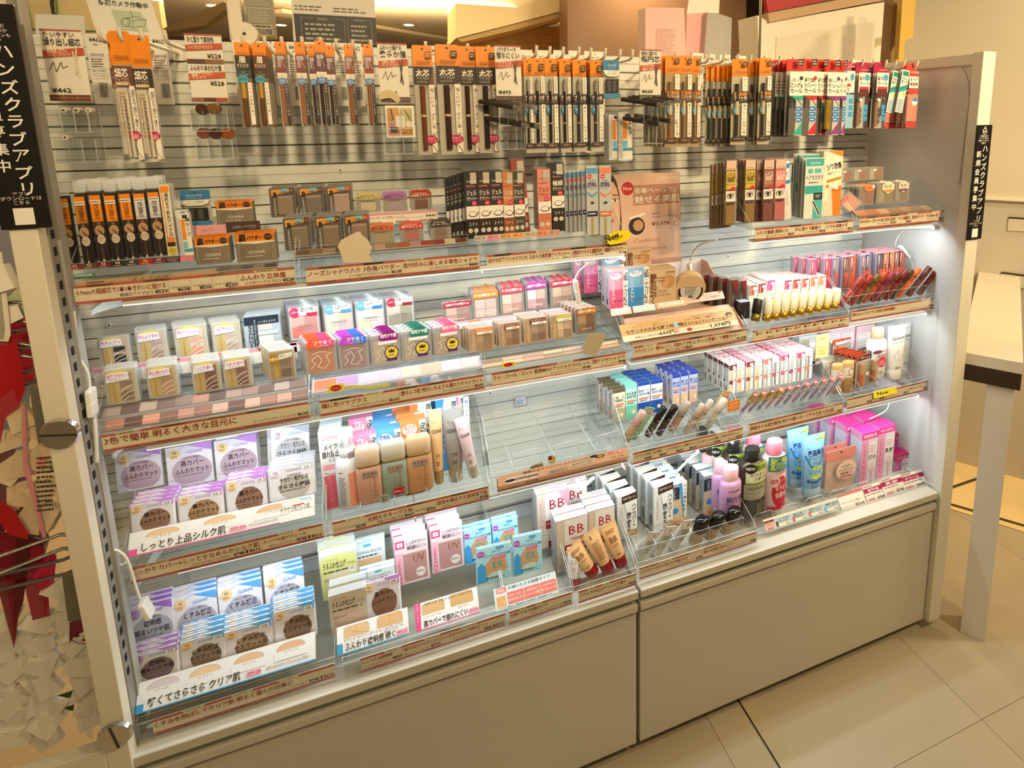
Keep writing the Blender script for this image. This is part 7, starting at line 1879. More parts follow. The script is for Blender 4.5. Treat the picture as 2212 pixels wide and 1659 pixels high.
def fb(c, cap, nm):
	return fbottle('foundation_bottle', 44, 92, 24, c, cap, [('Q', 10, 44, 37, 56, '#a89a90', 1), ('C', 'テスター', 23.5, 48, 5.6, '#7a2a34', 24, .02), ('m', 13, 44.6, 34, 47, 1, '#5a4a44'), ('V', 'CEZANNE', 31, 54, 7, '#8a7468', 7.4), ('V', 'Make Keep Base', 23, 40, 2.6, '#7a6458', 2.6), ('Q', 24, 3, 35, 9, '#8a7468', 1), ('Q', 24.5, 3.5, 34.5, 8.5, c, 1), ('C', 'UV', 29.5, 4, 3.6, '#7a6458', 8)], cat='bottle', group='foundation bottle testers')
put(fb('#cca08c', '#d4bca4', ''), 'pinkish beige tester bottle beside the pump bottle', 764, 977, 820, 1096, y=.080)
put(fb('#94a89c', '#c4beac', ''), 'mint grey tester bottle with small red ranking tag', 819, 965, 876, 1082, y=.080)
put(fb('#c8986c', '#d0b48c', ''), 'amber beige tester bottle with gold collar', 874, 953, 930, 1069, y=.080)
board('sticker_tag', 'round clear sticker reading soap removable on the tray front', 'sticker', 817, 1070, 843, 1089, .067, lambda w, h: [('E', w / 2, h / 2, w * .48, h * .48, '#a4b0b0'), ('C', '石けん', w / 2, h * .52, h * .22, '#223', w * .6, .02), ('C', '落ち', w / 2, h * .22, h * .22, '#223', w * .4, .02)], 26, col=FILM)
board('ranking_tag', 'small red ranking tag before the mint grey bottle', 'tag', 850, 1056, 874, 1069, .072, lambda w, h: [('R', 0, 0, w, h, '#b41c2c'), ('C', 'LDK No.1'[4:], w / 2, h * .3, h * .4, '#f6d8dc', w * .8, .02)], 24, col='#b41c2c')
def sq(c, cap, met=True, w=32, h=118, art=None, name='base_tube'):
	return squeeze(name, w, h, 22, c, cap, art or [('R', 4, h - 26, w - 4, h - 12, '#b8aca8'), ('C', 'テスター', w / 2, h - 21, 5.6, '#a0304c', 20, .02), ('C', 'CEZANNE', w / 2, h - 36, 6, '#3a342e', 26, .01), ('C', 'UV', w / 2, 44, 6, '#3a342e', 12, .01), ('R', 3, 40, w - 3, 40.6, '#8a7a64'), ('m', w * .3, 30, w * .7, 38, 2, '#4a423a')], capmat=M(cap, .2, .7) if met else None, cat='tube')
put(sq('#e2bc8c', '#cdb080'), 'beige squeeze tube standing on a gold cap with tester label', 925, 892, 955, 1050, y=.095)
put(sq('#9c9a96', '#d0ccb4'), 'grey squeeze tube standing on a silver cap with tester label', 956, 892, 999, 1047, y=.095)
put(sq('#e0ccd4', '#d4cfb8'), 'pale pink squeeze tube leaning right on a silver cap', 1004, 904, 1034, 1036, y=.085, ry=math.radians(-9))
board('white_label_board', 'curved white card end with pink print beside the rightmost tubes', 'card', 1000, 858, 1012, 960, .15, lambda w, h: [('R', 0, 0, w, h, '#eef0f2'), ('V', '潤うツヤ', w / 2, h - 8, w * .6, '#3a4a8a', w * .9, .01)], 14, col='#eef0f2')
board('bar_code_board', 'clear sleeve with bar code at the right side of the tube tray', 'card', 1040, 975, 1058, 1010, .12, lambda w, h: [('B', 3, 4, w - 3, h - 4, 8)], 20, col=FILM)
# --- unit 3: leaflet over the empty tray and its wire dividers
board('leaflet', 'long beige leaflet on the front of the empty tray with black cushion compact picture', 'leaflet', 1074, 1030, 1356, 1054, .050, lambda w, h: [
	('R', 0, 0, w, h, '#cfa282'), ('R', 0, 0, w, h * .12, '#b4785c'), ('Q', 14, h * .16, w * .3, h * .62, '#f0e4d6', 8), ('E', 26, h * .4, 11, h * .13, '#26221e'), ('C', '小鼻まで塗りやすい', w * .2, h * .45, h * .1, '#8a3a3c', 44), ('C', 'しずく型パフ', w * .21, h * .26, h * .14, '#8a3a3c', 46, .01), ('T', '薄膜仕立てのクッションファンデ', w * .18, h * .72, h * .17, '#5a4030', w * .5, .01),
	('Q', w * .36, h * .16, w * .52, h * .5, '#e9cdb4', 8), ('C', '崩れにくい', w * .44, h * .26, h * .11, '#5a4030', 34), ('Q', w * .53, h * .36, w * .72, h * .66, '#f0dcc6', 8), ('C', '潤いあふれるツヤ肌', w * .62, h * .46, h * .11, '#5a4030', 44), ('E', w * .72, h * .86, w * .03, h * .12, '#1f1c18'), ('E', w * .77, h * .74, w * .036, h * .15, '#1f1c18'), ('E', w * .77, h * .74, w * .024, h * .10, '#c08a4c'),
	('E', w * .86, h * .84, w * .024, h * .12, '#d87a7c'), ('E', w * .93, h * .80, w * .024, h * .12, '#d87a7c'), ('E', w * .93, h * .80, w * .014, h * .07, '#f0d4d0'), ('T', '¥1,078', w * .86, h * .28, h * .16, '#b0603c', w * .1, .01)], 300, th=25, col='#cfa282')
r = tag(empty('wire_divider', (0.62, .075, .746)), 'thin clear wire-like divider frames in the empty tray', 'divider')
for i in range(3):
	x = .03 + i * .09
	b = B()
	b.tube([(x, 0, 0), (x, 0, .03), (x + .001, .004, .034), (x + .05, .004, .036), (x + .052, .004, 0)], .0011, EDGE, 6)
	b.tube([(x, 0, .002), (x, .24, .002)], .0011, EDGE, 6)
	b.tube([(x, .24, .002), (x, .24, .05)], .0011, EDGE, 6)
	b.obj('wire_frame', r)
board('sns_sticker', 'small round yellow sticker above the beige leaflet', 'sticker', 1184, 986, 1201, 1003, .085, lambda w, h: [('E', w / 2, h / 2, w / 2, h / 2, '#d8b03c'), ('R', 0, h * .5, w * .45, h, '#7a1f1c'), ('C', 'SNS', w * .66, h * .55, h * .2, '#3a2a14')], 17, col=FILM)
tag(slab('paper_flap', [(1145, 1010), (1155, 1003), (1172, 998), (1174, 1010), (1171, 1014), (1146, 1015)], .07, .001, M('#a48c68', .6)), 'folded beige paper flap standing on the leaflet', 'paper')
# --- unit 4: concealers
def conc(c, c2, top, name='', w=22, h=84):
	return carton('concealer_carton', w, h, 16, c, [('R', 0, 0, w, h * .4, c2), ('R', 0, h - 8, w, h, top), ('C', name[:4], w / 2, h - 24, 5.6, '#1c1a20', w * .86, .02), ('C', name[4:], w / 2, h - 32, 5.6, '#1c1a20', w * .86, .02), ('R', 2, h - 42, w - 2, h - 38, '#e0804c'), ('m', 3, h - 48, w - 3, h - 43, 1, '#444'), ('E', w * .7, 16, 3.4, 5, '#efd8b8')], sc='#dcd8e0', top=top, cat='carton', sart=[('m', 3, 24, 13, h - 6, 18, '#a8a4b0'), ('B', 3, 5, 13, 18, 7)])
for i, (cc, lab, u0, v0, u1, vb, nn) in enumerate([
	(('#e0dcc8', '#b8b090', '#6a5a3c', 'くま・くすみ飛ばし'), 'ivory concealer carton with brown top', 1323, 844, 1350, 912, 4), (('#bcecdc', '#7cc8b0', '#8cd8c8', 'まえき赤み補正'), 'mint concealer carton with round label', 1351, 834, 1376, 906, 4),
	(('#dce8f4', '#1c50a8', '#1c4a9c', '目元・シミほうれい線'), 'navy and white concealer carton, left one', 1378, 828, 1404, 900, 4), (('#dce8f4', '#1c50a8', '#1c4a9c', '目元・シミほうれい線'), 'navy and white concealer carton, right one', 1406, 824, 1431, 893, 4),
	(('#a8b8f0', '#d8b89c', '#283c9c', '濃シミほくろニキビ跡'), 'light blue concealer carton, left of three tall ones', 1453, 811, 1469, 880, 4), (('#a8b8f0', '#d8b89c', '#283c9c', '濃シミほくろニキビ跡'), 'light blue concealer carton, middle of three tall ones', 1471, 807, 1487, 875, 4), (('#a8b8f0', '#d0aa90', '#283c9c', '濃シミほくろニキビ跡'), 'light blue concealer carton, right of three tall ones', 1490, 803, 1507, 870, 4)]):
	put(conc(*cc), lab, u0, v0, u1, vb, y=.15, n=nn, dy=.02, dx=-.004)
def cstick(body, cap, lc='#3a302a', r_=6.4, split=.5, txt='01'):
	r_ *= 1.2
	b = B()
	b.lathe([(r_ * .9 / 1000, 0), (r_ / 1000, .002), (r_ / 1000, .080 * split)], M(body, .25), 16)
	r = b.obj('concealer_stick')
	b = B()
	b.lathe([(r_ / 1000, .080 * split), (r_ * 1.03 / 1000, .080 * split + .001), (r_ / 1000, .078), (r_ * .6 / 1000, .080)], M(cap, .25), 16)
	b.obj('cap', r)
	b = B()
	b.art([('C', txt, 0, 56, 6, lc, 8, .02, -90), ('m', -5, 44, 5, 50, 1, lc)], 0, 0, curve=r_ * 1.05)
	b.v = [(x, y - r_ * 1.05 / 1000, z) for x, y, z in b.v]
	b.obj('lettering', r)
	return K(r, r_ * 2, 80, 'concealer', 'slanted concealer testers')
for i, (a, ut, vt, lab) in enumerate([(('#c4a47c', '#c49a90', '#8a6a64', 8), 1390, 888, 'dusty pink'), (('#5a4a3c', '#1f1a16', '#c4a484', 6.6), 1436, 879, 'black, left'), (('#5a4a3c', '#1f1a16', '#c4a484', 6.6), 1460, 876, 'black, right'), (('#d0a08c', '#a89a8c', '#4a3a34', 7.4), 1487, 868, 'grey beige'),
									(('#e0c8b8', '#c4b09c', '#4a3a34', 6), 1518, 873, 'cream'), (('#e4d4c4', '#ccbcac', '#4a3a34', 6), 1537, 864, 'pale'), (('#e8dccf', '#d8ccbc', '#7a3a24', 7), 1566, 861, 'ivory')]):
	aim(cstick(*a), lab + ' slanted concealer stick tester', (ut - 38, vt + 62), (ut, vt), .105, .085)
for u, v, c, lab in ((1410, 886, '#94c4a4', 'mint green squeeze tester tube lying in the concealer rack'), (1576, 850, '#d8bc84', 'yellowish squeeze tester tube with white end in the concealer rack')):
	k_ = sq(c, c, False, 26, 84, [('R', 3, 66, 23, 78, '#d8a8a0'), ('C', 'テスター', 13, 69, 4.4, '#8a3040', 18, .02)], 'tester_tube')
	aim(k_, lab, (u - 40, v + 66), (u, v), .105, .085)
r = tag(empty('tester_rack', (hy(1346, 920, .078).x, .078, .738)), 'clear rack with slanted slots under the concealer testers', 'rack')
wr = ux(1600, .078, .76) - ux(1346, .078, .75)
B().box(0, wr, 0, .0015, -.005, .022, ACR, EDGE).obj('rack_wall', r)
for i in range(9):
	B().xprism([(.0015, -.005), (.05, -.005), (.05, .035), (.0015, .02)], wr * i / 8 - .0006, wr * i / 8 + .0006, ACR, EDGE).obj('divider', r)
board('orange_tag', 'orange handwritten tag at the right end of the concealer rack', 'tag', 1572, 868, 1598, 890, .074, lambda w, h: [('R', 0, 0, w, h, '#f09030'), ('C', 'かくれ', w / 2, h * .6, h * .2, '#fff', w * .6, .01), ('C', 'モアロース', w / 2, h * .25, h * .2, '#fff', w * .7, .01)], 26, col='#f09030')
# --- unit 5: lip glosses
GC = ['#6a2c24', '#e0584c', '#8c2a24', '#f0784c', '#e07c64', '#c04c5c', '#e05474', '#9c4058', '#e0486c', '#f0704c']
BD = ['#cdb98a', '#d8c498', '#cdb98a', '#d8c498', '#b8bcc0', '#8f9090', '#b8bcc0', '#b8bcc0', '#8a8a88', '#8a8a88']
for i, (u0, v0, u1, vb) in enumerate([(1575, 789, 1590, 852), (1592, 786, 1609, 848), (1612, 782, 1628, 844), (1631, 779, 1647, 841), (1650, 776, 1666, 838), (1668, 773, 1684, 834), (1687, 768, 1703, 831), (1705, 765, 1721, 828), (1723, 762, 1739, 824), (1740, 758, 1756, 820)]):
	c = GC[i]
	k_ = carton('lip_gloss_carton', 18, 76, 17, '#e9e4e0', [('R', 1, 2, 11, 62, BD[i]), ('R', 3, 2, 6, 60, '#eee8dc'), ('R', 1, 62, 18, 75, c if i % 2 == 0 else '#f0dcdc'), ('V', 'CEZANNE', 5, 62, 5, '#8a8070', 5.2), ('R', 11.5, 2, 18, 64, '#f2efec'), ('V', '色ツヤ潤い', 15, 62, 4.6, '#2a2624', 8, .01), ('E', 6, 30, 5, 5.4, c), ('C', str(i + 1), 6, 28, 4, '#f6dcd6'), ('E', 13, 68, 5, 4.6, '#6a3a34'), ('E', 13, 68, 4.2, 3.8, '#efe4e0')], sc='#dcdcdc', top=['#f0c8c8', '#f4b0b4', '#ec8ca0', '#f2d4d0'][i % 4], cat='carton', group='lip gloss cartons', sart=[('m', 2, 30, 14, 66, 10, '#98989a'), ('R', 0, 66, 17, 75, c), ('B', 4, 6, 12, 22, 7)])
	put(k_, 'lip gloss carton with round shade dot, %s column' % ORD[i], u0, v0, u1, vb, y=.135, n=5, dy=.021, dx=-.003)
def gloss(c, met):
	b = B()
	b.lathe([(.0062, 0), (.0066, .002), (.0066, .060), (.006, .062)], CASE, 14)
	b.lathe([(.003, .004), (.0035, .058)], M(c, .3), 10)
	r = b.obj('lip_gloss')
	b = B()
	b.lathe([(.0066, .062), (.0085, .072), (.0088, .098), (.0082, .100)], M(met, .14, .9), 18)
	b.obj('cap', r)
	b = B()
	b.cyl((0, 0, .100), (0, 0, .1006), .0070, .0070, M(c, .4), 18)
	b.box(-.004, .004, -.001, .001, .1006, .1008, '#f2d4cc')
	b.obj('shade_disc', r)
	return K(r, 17, 100, 'lip gloss', 'slanted lip gloss testers')
for i in range(11):
	f_ = i / 10
	ut, vt = 1632 + (1818 - 1632) * f_, 853 - 39 * f_
	aim(gloss((['#7a1c20', '#a83038', '#5a1f24', '#e0582c', '#b0442c', '#6a2024', '#b43038', '#8c2c3c', '#8a1c20', '#b83c2c', '#a8283c'])[i], '#cdb070' if i < 4 else '#c8c4c8'), 'lip gloss tester with round shade disc, %s in the slanted row' % ORD[i], (ut - 34, vt + 40), (ut, vt), .115, .055)
# --- unit 6: sticks, packs and tubes
wj = B()
wj.lathe([(.013, 0), (.014, .002), (.014, .030), (.0145, .031), (.0145, .046), (.013, .048)], M('#eceae2', .3), 22, cy=.0145)
r = wj.obj('cream_jar')
B().art([('R', -8, 22, 10, 23, '#d8a040'), ('m', -6, 12, 8, 18, 2, '#8a8a84'), ('R', -12, 2, -6, 8, '#2a2a28')], 0, 0, curve=14.3).obj('printed_label', r)
put(K(r, 29, 48, 'jar'), 'small white jar behind the lip gloss cartons', 1756, 742, 1782, 790, y=.17)
wc = carton('cream_carton', 40, 30, 34, '#eceee8', [('m', 4, 4, 30, 20, 3, '#c8c49c'), ('P', [(6, 8), (12, 20), (20, 10)], '#efe08c')], sc='#dce6ec', top='#e4f0f4', cat='carton')
put(wc, 'white cream carton, back of the lower right tray', 1727, 728, 1766, 752, y=.24)
board('yellow_slip', 'pale yellow slip leaning beside the small white jar', 'card', 1764, 724, 1792, 775, .16, lambda w, h: [('R', 0, 0, w, h, '#f4dc8c'), ('m', w * .2, h * .7, w * .8, h * .9, 1, '#d0983c'), ('m', w * .2, h * .1, w * .8, h * .5, 3, '#c8a050')], 28, col='#f4dc8c')
ps = pack('cover_stick_pack', 34, 92, 18, '#e2582c', [('P', [(0, 78), (34, 82), (34, 92), (0, 88)], '#e8eaf0'), ('C', 'スティック', 17, 83, 5, '#1c3a7a', 28, .03), ('C', 'しっかりカバー', 17, 76, 4.4, '#fff', 30, .02), ('E', 28, 40, 5, 5, '#e6dcd0'), ('E', 28, 24, 4, 4, '#e6dcd0')], card='#d8c8b4', d=10, edge='#b8b0ac', pen=[(12, 6, 40, 6, '#b4845c'), (12, 40, 68, 6.3, '#c09470')], cat='pack', group='cover stick packs')
put(ps, 'cover stick pack with white and orange label in the back', 1800, 735, 1839, 784, y=.20, n=4, dy=.014, dx=-.006)
pd = pack('cover_stick_pack', 34, 92, 18, '#c8441c', [('P', [(0, 78), (34, 84), (34, 94), (0, 90)], '#2a2420'), ('C', 'スティック', 17, 84, 5, '#f0e4d8', 28, .03), ('C', 'しっかりカバー', 17, 76, 4.4, '#fff', 30, .02), ('E', 26, 40, 5, 5, '#e6dcd0')], card='#cdb49c', d=10, edge='#b0a49c', pen=[(12, 6, 40, 6, '#c0683c'), (12, 40, 68, 6.3, '#c48c64')], cat='pack', group='cover stick packs')
put(pd, 'cover stick pack with black and orange label, front left', 1851, 767, 1876, 838, y=.11, n=5, dy=.014, dx=-.007)
pe = pack('cover_stick_pack', 34, 92, 20, '#7a6a54', [('C', '透明感なじむ', 17, 80, 5, '#f0e4d8', 30, .03), ('E', 17, 90, 14, 5, '#7a3a5c'), ('E', 26, 40, 5, 5, '#e6dcd0')], card='#cdb49c', d=10, edge='#b0a49c', pen=[(12, 6, 40, 6, '#b0643c'), (12, 40, 68, 6.3, '#b48c5c')], cat='pack', group='cover stick packs')
put(pe, 'cover stick pack with khaki label, front right', 1877, 759, 1902, 828, y=.11, n=3, dy=.014, dx=-.005)
bc = carton('wood_tone_carton', 52, 34, 40, '#c8b8a4', [('R', 20, 2, 34, 32, '#a87c5c'), ('m', 4, 6, 16, 28, 4, '#8a8078')], sc='#cfc6c0', top='#dccfb4', cat='carton', sart=[('m', 4, 4, 34, 30, 6, '#8a7a74')])
put(bc, 'clear topped carton with wood tone stripe beside the bamboo capped sticks', 1778, 784, 1818, 818, y=.17)
ws = B()
ws.lathe([(.0095, 0), (.010, .001), (.010, .040)], M('#b08a54', .3), 18, cy=.010)
r = ws.obj('bamboo_capped_stick')
b = B()
b.lathe([(.0101, .040), (.0101, .068)], M('#e0d4bc', .4), 18, cy=.010)
b.lathe([(.0102, .066), (.0102, .076), (.0096, .078)], M('#d0a468', .4), 18, cy=.010)
b.obj('cap', r)
B().art([('E', 2, 54, 5, 9, '#4a3c34'), ('E', 2, 54, 4.2, 8, '#e0d4bc'), ('R', 0, 62, 6, 64, '#c83c34'), ('m', -6, 44, 4, 47, 1, '#333')], -.0002, 0, curve=10.2).obj('printed_label', r)
kw_ = K(r, 20, 78, 'stick', 'bamboo capped sticks')
put(kw_, 'brown stick with wooden cap standing in a wire slot, left one', 1803, 792, 1826, 853, y=.105)
put(kw_, 'brown stick with wooden cap standing in a wire slot, right one', 1826, 786, 1850, 851, y=.105)
cb = carton('pink_clear_carton', 44, 74, 40, '#e8c8cc', [('Q', 6, 18, 38, 56, '#eceae8', 2), ('m', 8, 20, 36, 54, 6, '#b8b4b4')], sc='#e0c4cc', top='#f094b8', cat='carton', group='pink topped clear cartons')
for i, (u0, v0, u1, vb) in enumerate([(1793, 709, 1818, 765), (1818, 707, 1848, 770), (1851, 706, 1890, 775)]):
	put(cb, 'pink topped clear carton on the lower right shelf, %s' % ['left', 'middle', 'right'][i], u0, v0, u1, vb, y=.21, n=2, dy=.045)
wb = B()
wb.lathe([(.0185, 0), (.020, .002), (.0205, .072), (.018, .082), (.011, .088)], M('#eceeec', .3), 24, cy=.0205)
r = wb.obj('uv_bottle')
b = B()
b.lathe([(.0125, .088), (.0132, .089), (.0128, .108), (.0118, .110)], M('#f0b490', .3), 20, cy=.0205)
b.obj('cap', r)
B().art([('C', 'CEZANNE', 2, 60, 5, '#d86a4c', 22, .01), ('R', -8, 48, 14, 57, '#c0b0b4'), ('C', 'テスター', 3, 50, 5, '#a0304c', 20, .02), ('E', 3, 38, 11, 12, '#d8344c'), ('m', -6, 30, 10, 42, 4, '#f4c4c8'), ('C', 'UV', 0, 10, 7, '#e08c78', 12)], -.0002, 0, curve=20.8).obj('printed_label', r)
put(K(r, 41, 110, 'bottle'), 'white bottle with peach cap and red round label', 1889, 717, 1928, 822, y=.10)
wt = sq('#e6e2d6', '#e6e2d6', False, 42, 118, [('R', 6, 98, 36, 110, '#c4b4b0'), ('C', 'テスター', 21, 101, 6, '#8a3a4c', 24, .02), ('C', 'CEZANNE', 21, 88, 6.4, '#2a2a2a', 32, .02), ('C', 'MAKE UP BASE', 21, 81, 2.8, '#2a2a2a', 26), ('L', [(8, 52), (20, 66), (36, 50), (14, 44), (8, 52), (36, 50), (22, 38), (20, 66)], .5, '#6a665e'), ('m', 12, 24, 30, 30, 2, '#4a4a46')], 'makeup_base_tube')
put(wt, 'white make-up base tube with thin line drawing, front one', 1928, 710, 1967, 824, y=.095)
put(wt, 'white make-up base tube half hidden behind the front one', 1948, 706, 1979, 812, y=.125)
wk = carton('white_line_carton', 40, 110, 24, '#eceae6', [('V', 'CEZANNE', 12, 100, 8, '#3a4a6a', 9)], sc='#dfe6ec', top='#eef2f4', cat='carton')
put(wk, 'white tall carton behind the make-up base tubes', 1902, 703, 1932, 800, y=.21, n=2, dy=.03)
# ================================================================== deck level, left
for i, (no, acc, t1, t2, dot, u0, v0, u1, vb) in enumerate([('P1', '#a878dc', '透明感', '明るいツヤ肌', '#c0a0e0', 268, 1318, 370, 1410), ('01', BLU, 'くすみ補正', 'セミマット肌', '#f0cf9c', 369, 1296, 466, 1392), ('00', BLU, 'くすみ補正', 'セミマット肌', '#f0cf9c', 469, 1273, 563, 1370), ('02', BLU, 'くすみ補正', 'セミマット肌', '#f0cf9c', 569, 1246, 654, 1345)]):
	put(pbox(no, acc, t1, t2, dot=dot, disc='#b4b4c4', sub='さらっと軽やか', gid='blue and white powder boards'), '%s powder board, %s on the deck rack' % ('violet cornered' if i == 0 else 'blue cornered', ORD[i]), u0, v0, u1, vb, y=.125, n=3, dy=.014, th=6, dx=-.003)
for i, (no, acc, t1, t2, dot, u0, v0, u1, vb, d_, nn) in enumerate([('P1', '#b898e8', '透明感', '明るいツヤ肌', '#c0a0e0', 277, 1420, 385, 1484, '#7a6a6a', 3), ('01', '#6ab4ec', 'くすみ補正', 'セミマット肌', '#f0cf9c', 385, 1388, 486, 1460, '#8a785c', 4), ('00', '#6ab4ec', 'くすみ補正', 'セミマット肌', '#f0cf9c', 479, 1366, 588, 1436, '#a08460', 4), ('02', '#6ab4ec', 'くすみ補正', 'セミマット肌', '#f0cf9c', 587, 1322, 680, 1400, '#8a6a54', 4)]):
	put(ppouch(no, acc, t1, t2, d_, dot=dot, gid='clear skin refill pouches', acc2='#4a8cd0'), 'clear powder refill pouch with %s corner, %s in the deck front row' % ('violet' if i == 0 else 'blue', ORD[i]), u0, v0, u1, vb, y=.066, n=nn, dy=.013, th=9, ry=0, dx=-.002)
tboard('white slanted tester board with blue edge and four round powders, lower left', 297, 1480, 680, 1545, .026, 38, 300, 70,
	[q for c, x, t_ in (('#d8cdd8', 40, 'P1 ラベンダー'), ('#e8c8a0', 108, '01 ライト'), ('#dfbc94', 182, '00 ライトベージュ'), ('#e0b490', 256, '02 ナチュラル')) for q in (('E', x, 50, 26, 15, '#b4ac9c'), ('E', x, 49.4, 25, 14, c), ('R', x - 30, 24, x + 30, 46, '#eceef0'), ('C', t_, x, 39, 3.6, '#5a5450', 24))] +
	[('R', 0, 0, 300, 3, '#3a9cd8'), ('R', 0, 3, 12, 20, '#3a9cd8'), ('T', '軽くてさらさら クリア肌', 18, 9, 12, BK, 150, .012), ('Q', 178, 9, 204, 20, '#f0a8c4', 2), ('C', 'SPF 28', 191, 12, 5, '#c02464', 22, .01), ('T', 'セザンヌ UVクリアフェイスパウダー', 212, 10, 5.6, BK, 78)])
def ufu(c, c2, no):
	return carton('loose_powder_box', 66, 74, 20, CASE, [('P', [(1, 1), (65, 1), (65, 68), (50, 73), (33, 74.5), (16, 73), (1, 68)], c), ('E', 36, 24, 28, 24, c2), ('R', 1, 46, 65, 66, c), ('C', 'CEZANNE', 20, 64, 4.6, '#b8a070', 24), ('T', 'うるふわ仕上げ', 6, 52, 9, '#2a2a20', 40, .02), ('T', 'パウダー', 48, 52, 4, '#2a2a20', 16), ('m', 6, 43, 58, 49, 1, '#4a4a3c'), ('R', 50, 38, 63, 48, '#d8d8c8'), ('C', no, 56, 43, 4, '#2a2a20', 0, .02), ('T', 'SPF16 PA++', 6, 32, 3.6, '#3a3a30', 24)], sc=CASE, top=CASE, cat='box', group='loose powder boxes', sart=[('m', 3, 30, 17, 66, 12, '#a8a8a0'), ('B', 4, 6, 14, 22, 7)])
put(ufu('#ccd084', '#d0c8a4', '01'), 'yellow-green arched loose powder box on the deck', 688, 1206, 769, 1300, y=.12, n=3, dy=.026, dx=-.004)
put(ufu('#d8d0c0', '#d8c0b0', '03'), 'beige arched loose powder box in front of the yellow-green one', 708, 1290, 790, 1378, y=.072, n=2, dy=.026)
def ex(no, w=70):
	return carton('premium_compact_box', w, 66, 9, '#dce6e8', [('Q', 16, 6, w - 8, 42, '#d8b48c', 2), ('C', 'ex', w * .58, 20, 17, '#f0ece4', 30), ('R', 2, 54, 15, 65, '#2f9cc4'), ('C', no, 8.5, 57, 4, '#eef', 11), ('R', 30, 60, 44, 64, '#4ab0d0'), ('C', 'UVファンデーション EXプレミアム', w * .55, 50, 4, '#2a3a4a', w * .7, .01), ('m', 18, 43, w - 8, 48, 1, '#4a3a34')], sc='#cfdce0', cat='box')
put(ex('EX2'), 'pale box with large ex lettering and beige window', 749, 1183, 830, 1275, y=.15, n=2, dy=.014, th=5)
put(ex('EX3'), 'pale ex compact box half hidden behind the brown window pouch', 776, 1240, 852, 1300, y=.115, n=2, dy=.012, th=5)
put(ppouch('02', LIL, '高カバー', 'ふんわりマット', '#8a6448', w=70, h=72), 'lilac refill pouch with brown round window among the ex boxes', 780, 1262, 863, 1344, y=.075, th=9)
def uvp(no):
	return carton('cover_compact_pack', 60, 84, 16, FROST, [('R', 1, 1, 59, 83, '#e9d4de'), ('R', 14, 4, 56, 56, '#b88c8c'), ('P', [(1, 1), (16, 1), (12, 30), (14, 60), (1, 60)], '#eeb8cc'), ('Q', 2, 68, 18, 82, '#d83c78', 1), ('R', 5, 71, 15, 79, '#f4e4ec'), ('C', no, 10, 72.5, 5, '#b82a60', 0, .02), ('T', 'しっかりカバー', 22, 72, 6.4, '#3a2a30', 34, .01), ('T', '美肌崩れにくい', 22, 63, 6.4, '#3a2a30', 34, .01), ('C', 'UV', 42, 38, 15, '#8a5c28', 20), ('E', 44, 18, 9, 9, '#e8e0e0'), ('C', 'SPF50+', 44, 17, 4, '#3a2a20', 15, .015), ('V', 'CEZANNE', 7, 50, 8, '#d04c84', 8)], sc='#e2ccd8', top='#ecdce4', cat='pack', group='pink cover compact packs', sart=[('m', 2, 8, 14, 76, 16, '#b8a0b0')])
put(uvp('2'), 'pink cover compact pack, left stack', 850, 1171, 923, 1268, y=.13, n=3, dy=.022, dx=-.003, th=4)
put(uvp('3'), 'pink cover compact pack, right stack', 928, 1147, 998, 1240, y=.13, n=3, dy=.022, dx=-.003, th=4)
tboard('small tester board with blue edge and two powder windows', 727, 1358, 880, 1418, .024, 40, 130, 62,
	[('Q', 12, 26, 58, 58, '#b8a890', 6), ('Q', 13, 26, 57, 57, '#dcb888', 6), ('Q', 72, 28, 120, 60, '#b8a890', 6), ('Q', 73, 28, 119, 59, '#d8b080', 6), ('L', [(35, 57), (35, 30)], .5, '#b8946a'), ('L', [(18, 50), (52, 34)], .5, '#b8946a'), ('L', [(96, 58), (96, 32)], .5, '#b48c60'), ('R', 8, 16, 130, 32, '#eceef0'), ('C', 'セザンヌ UVファンデーション EXプレミアム', 66, 25, 4.6, BK, 108, .01), ('C', 'EX2 ライトオークル', 34, 18, 3.6, BK, 38), ('C', 'EX3 オークル', 98, 20, 3.6, BK, 26), ('R', 0, 0, 130, 2.5, '#3a9cc4'), ('R', 0, 2.5, 10, 24, '#3a9cc4'), ('T', 'ふんわり透明感 続く', 14, 6, 10, BK, 90, .015), ('Q', 106, 5, 128, 15, '#f0a8c4', 2), ('C', 'SPF 31', 117, 8, 4.4, '#c02464', 18, .01)])
tboard('small tester board with pink edge and two powder windows', 895, 1308, 1030, 1366, .030, 42, 130, 62,
	[('Q', 14, 26, 60, 58, '#b8a890', 6), ('Q', 15, 26, 59, 57, '#d4b07c', 6), ('Q', 72, 28, 120, 60, '#b8a890', 6), ('Q', 73, 28, 119, 59, '#d0a870', 6), ('C', 'セザンヌ ウルトラカバーUVパクト', 70, 52, 5, '#3a2c20', 100, .01), ('R', 8, 16, 130, 32, '#eceef0'), ('C', '2 ライトオークル', 34, 24, 3.6, BK, 34), ('C', '3 オークル', 98, 25, 3.6, BK, 22), ('R', 0, 0, 130, 2.5, '#e0508c'), ('P', [(0, 0), (10, 0), (12, 62), (0, 62)], '#e0508c'), ('V', 'ファンデーション', 5.5, 56, 4.4, '#f6d4e0', 5), ('T', '高カバーで崩れにくい', 16, 6, 10, BK, 90, .015), ('Q', 108, 5, 129, 15, '#f0a8c4', 2), ('C', 'SPF 50+', 118, 8, 4.4, '#c02464', 18, .01)])
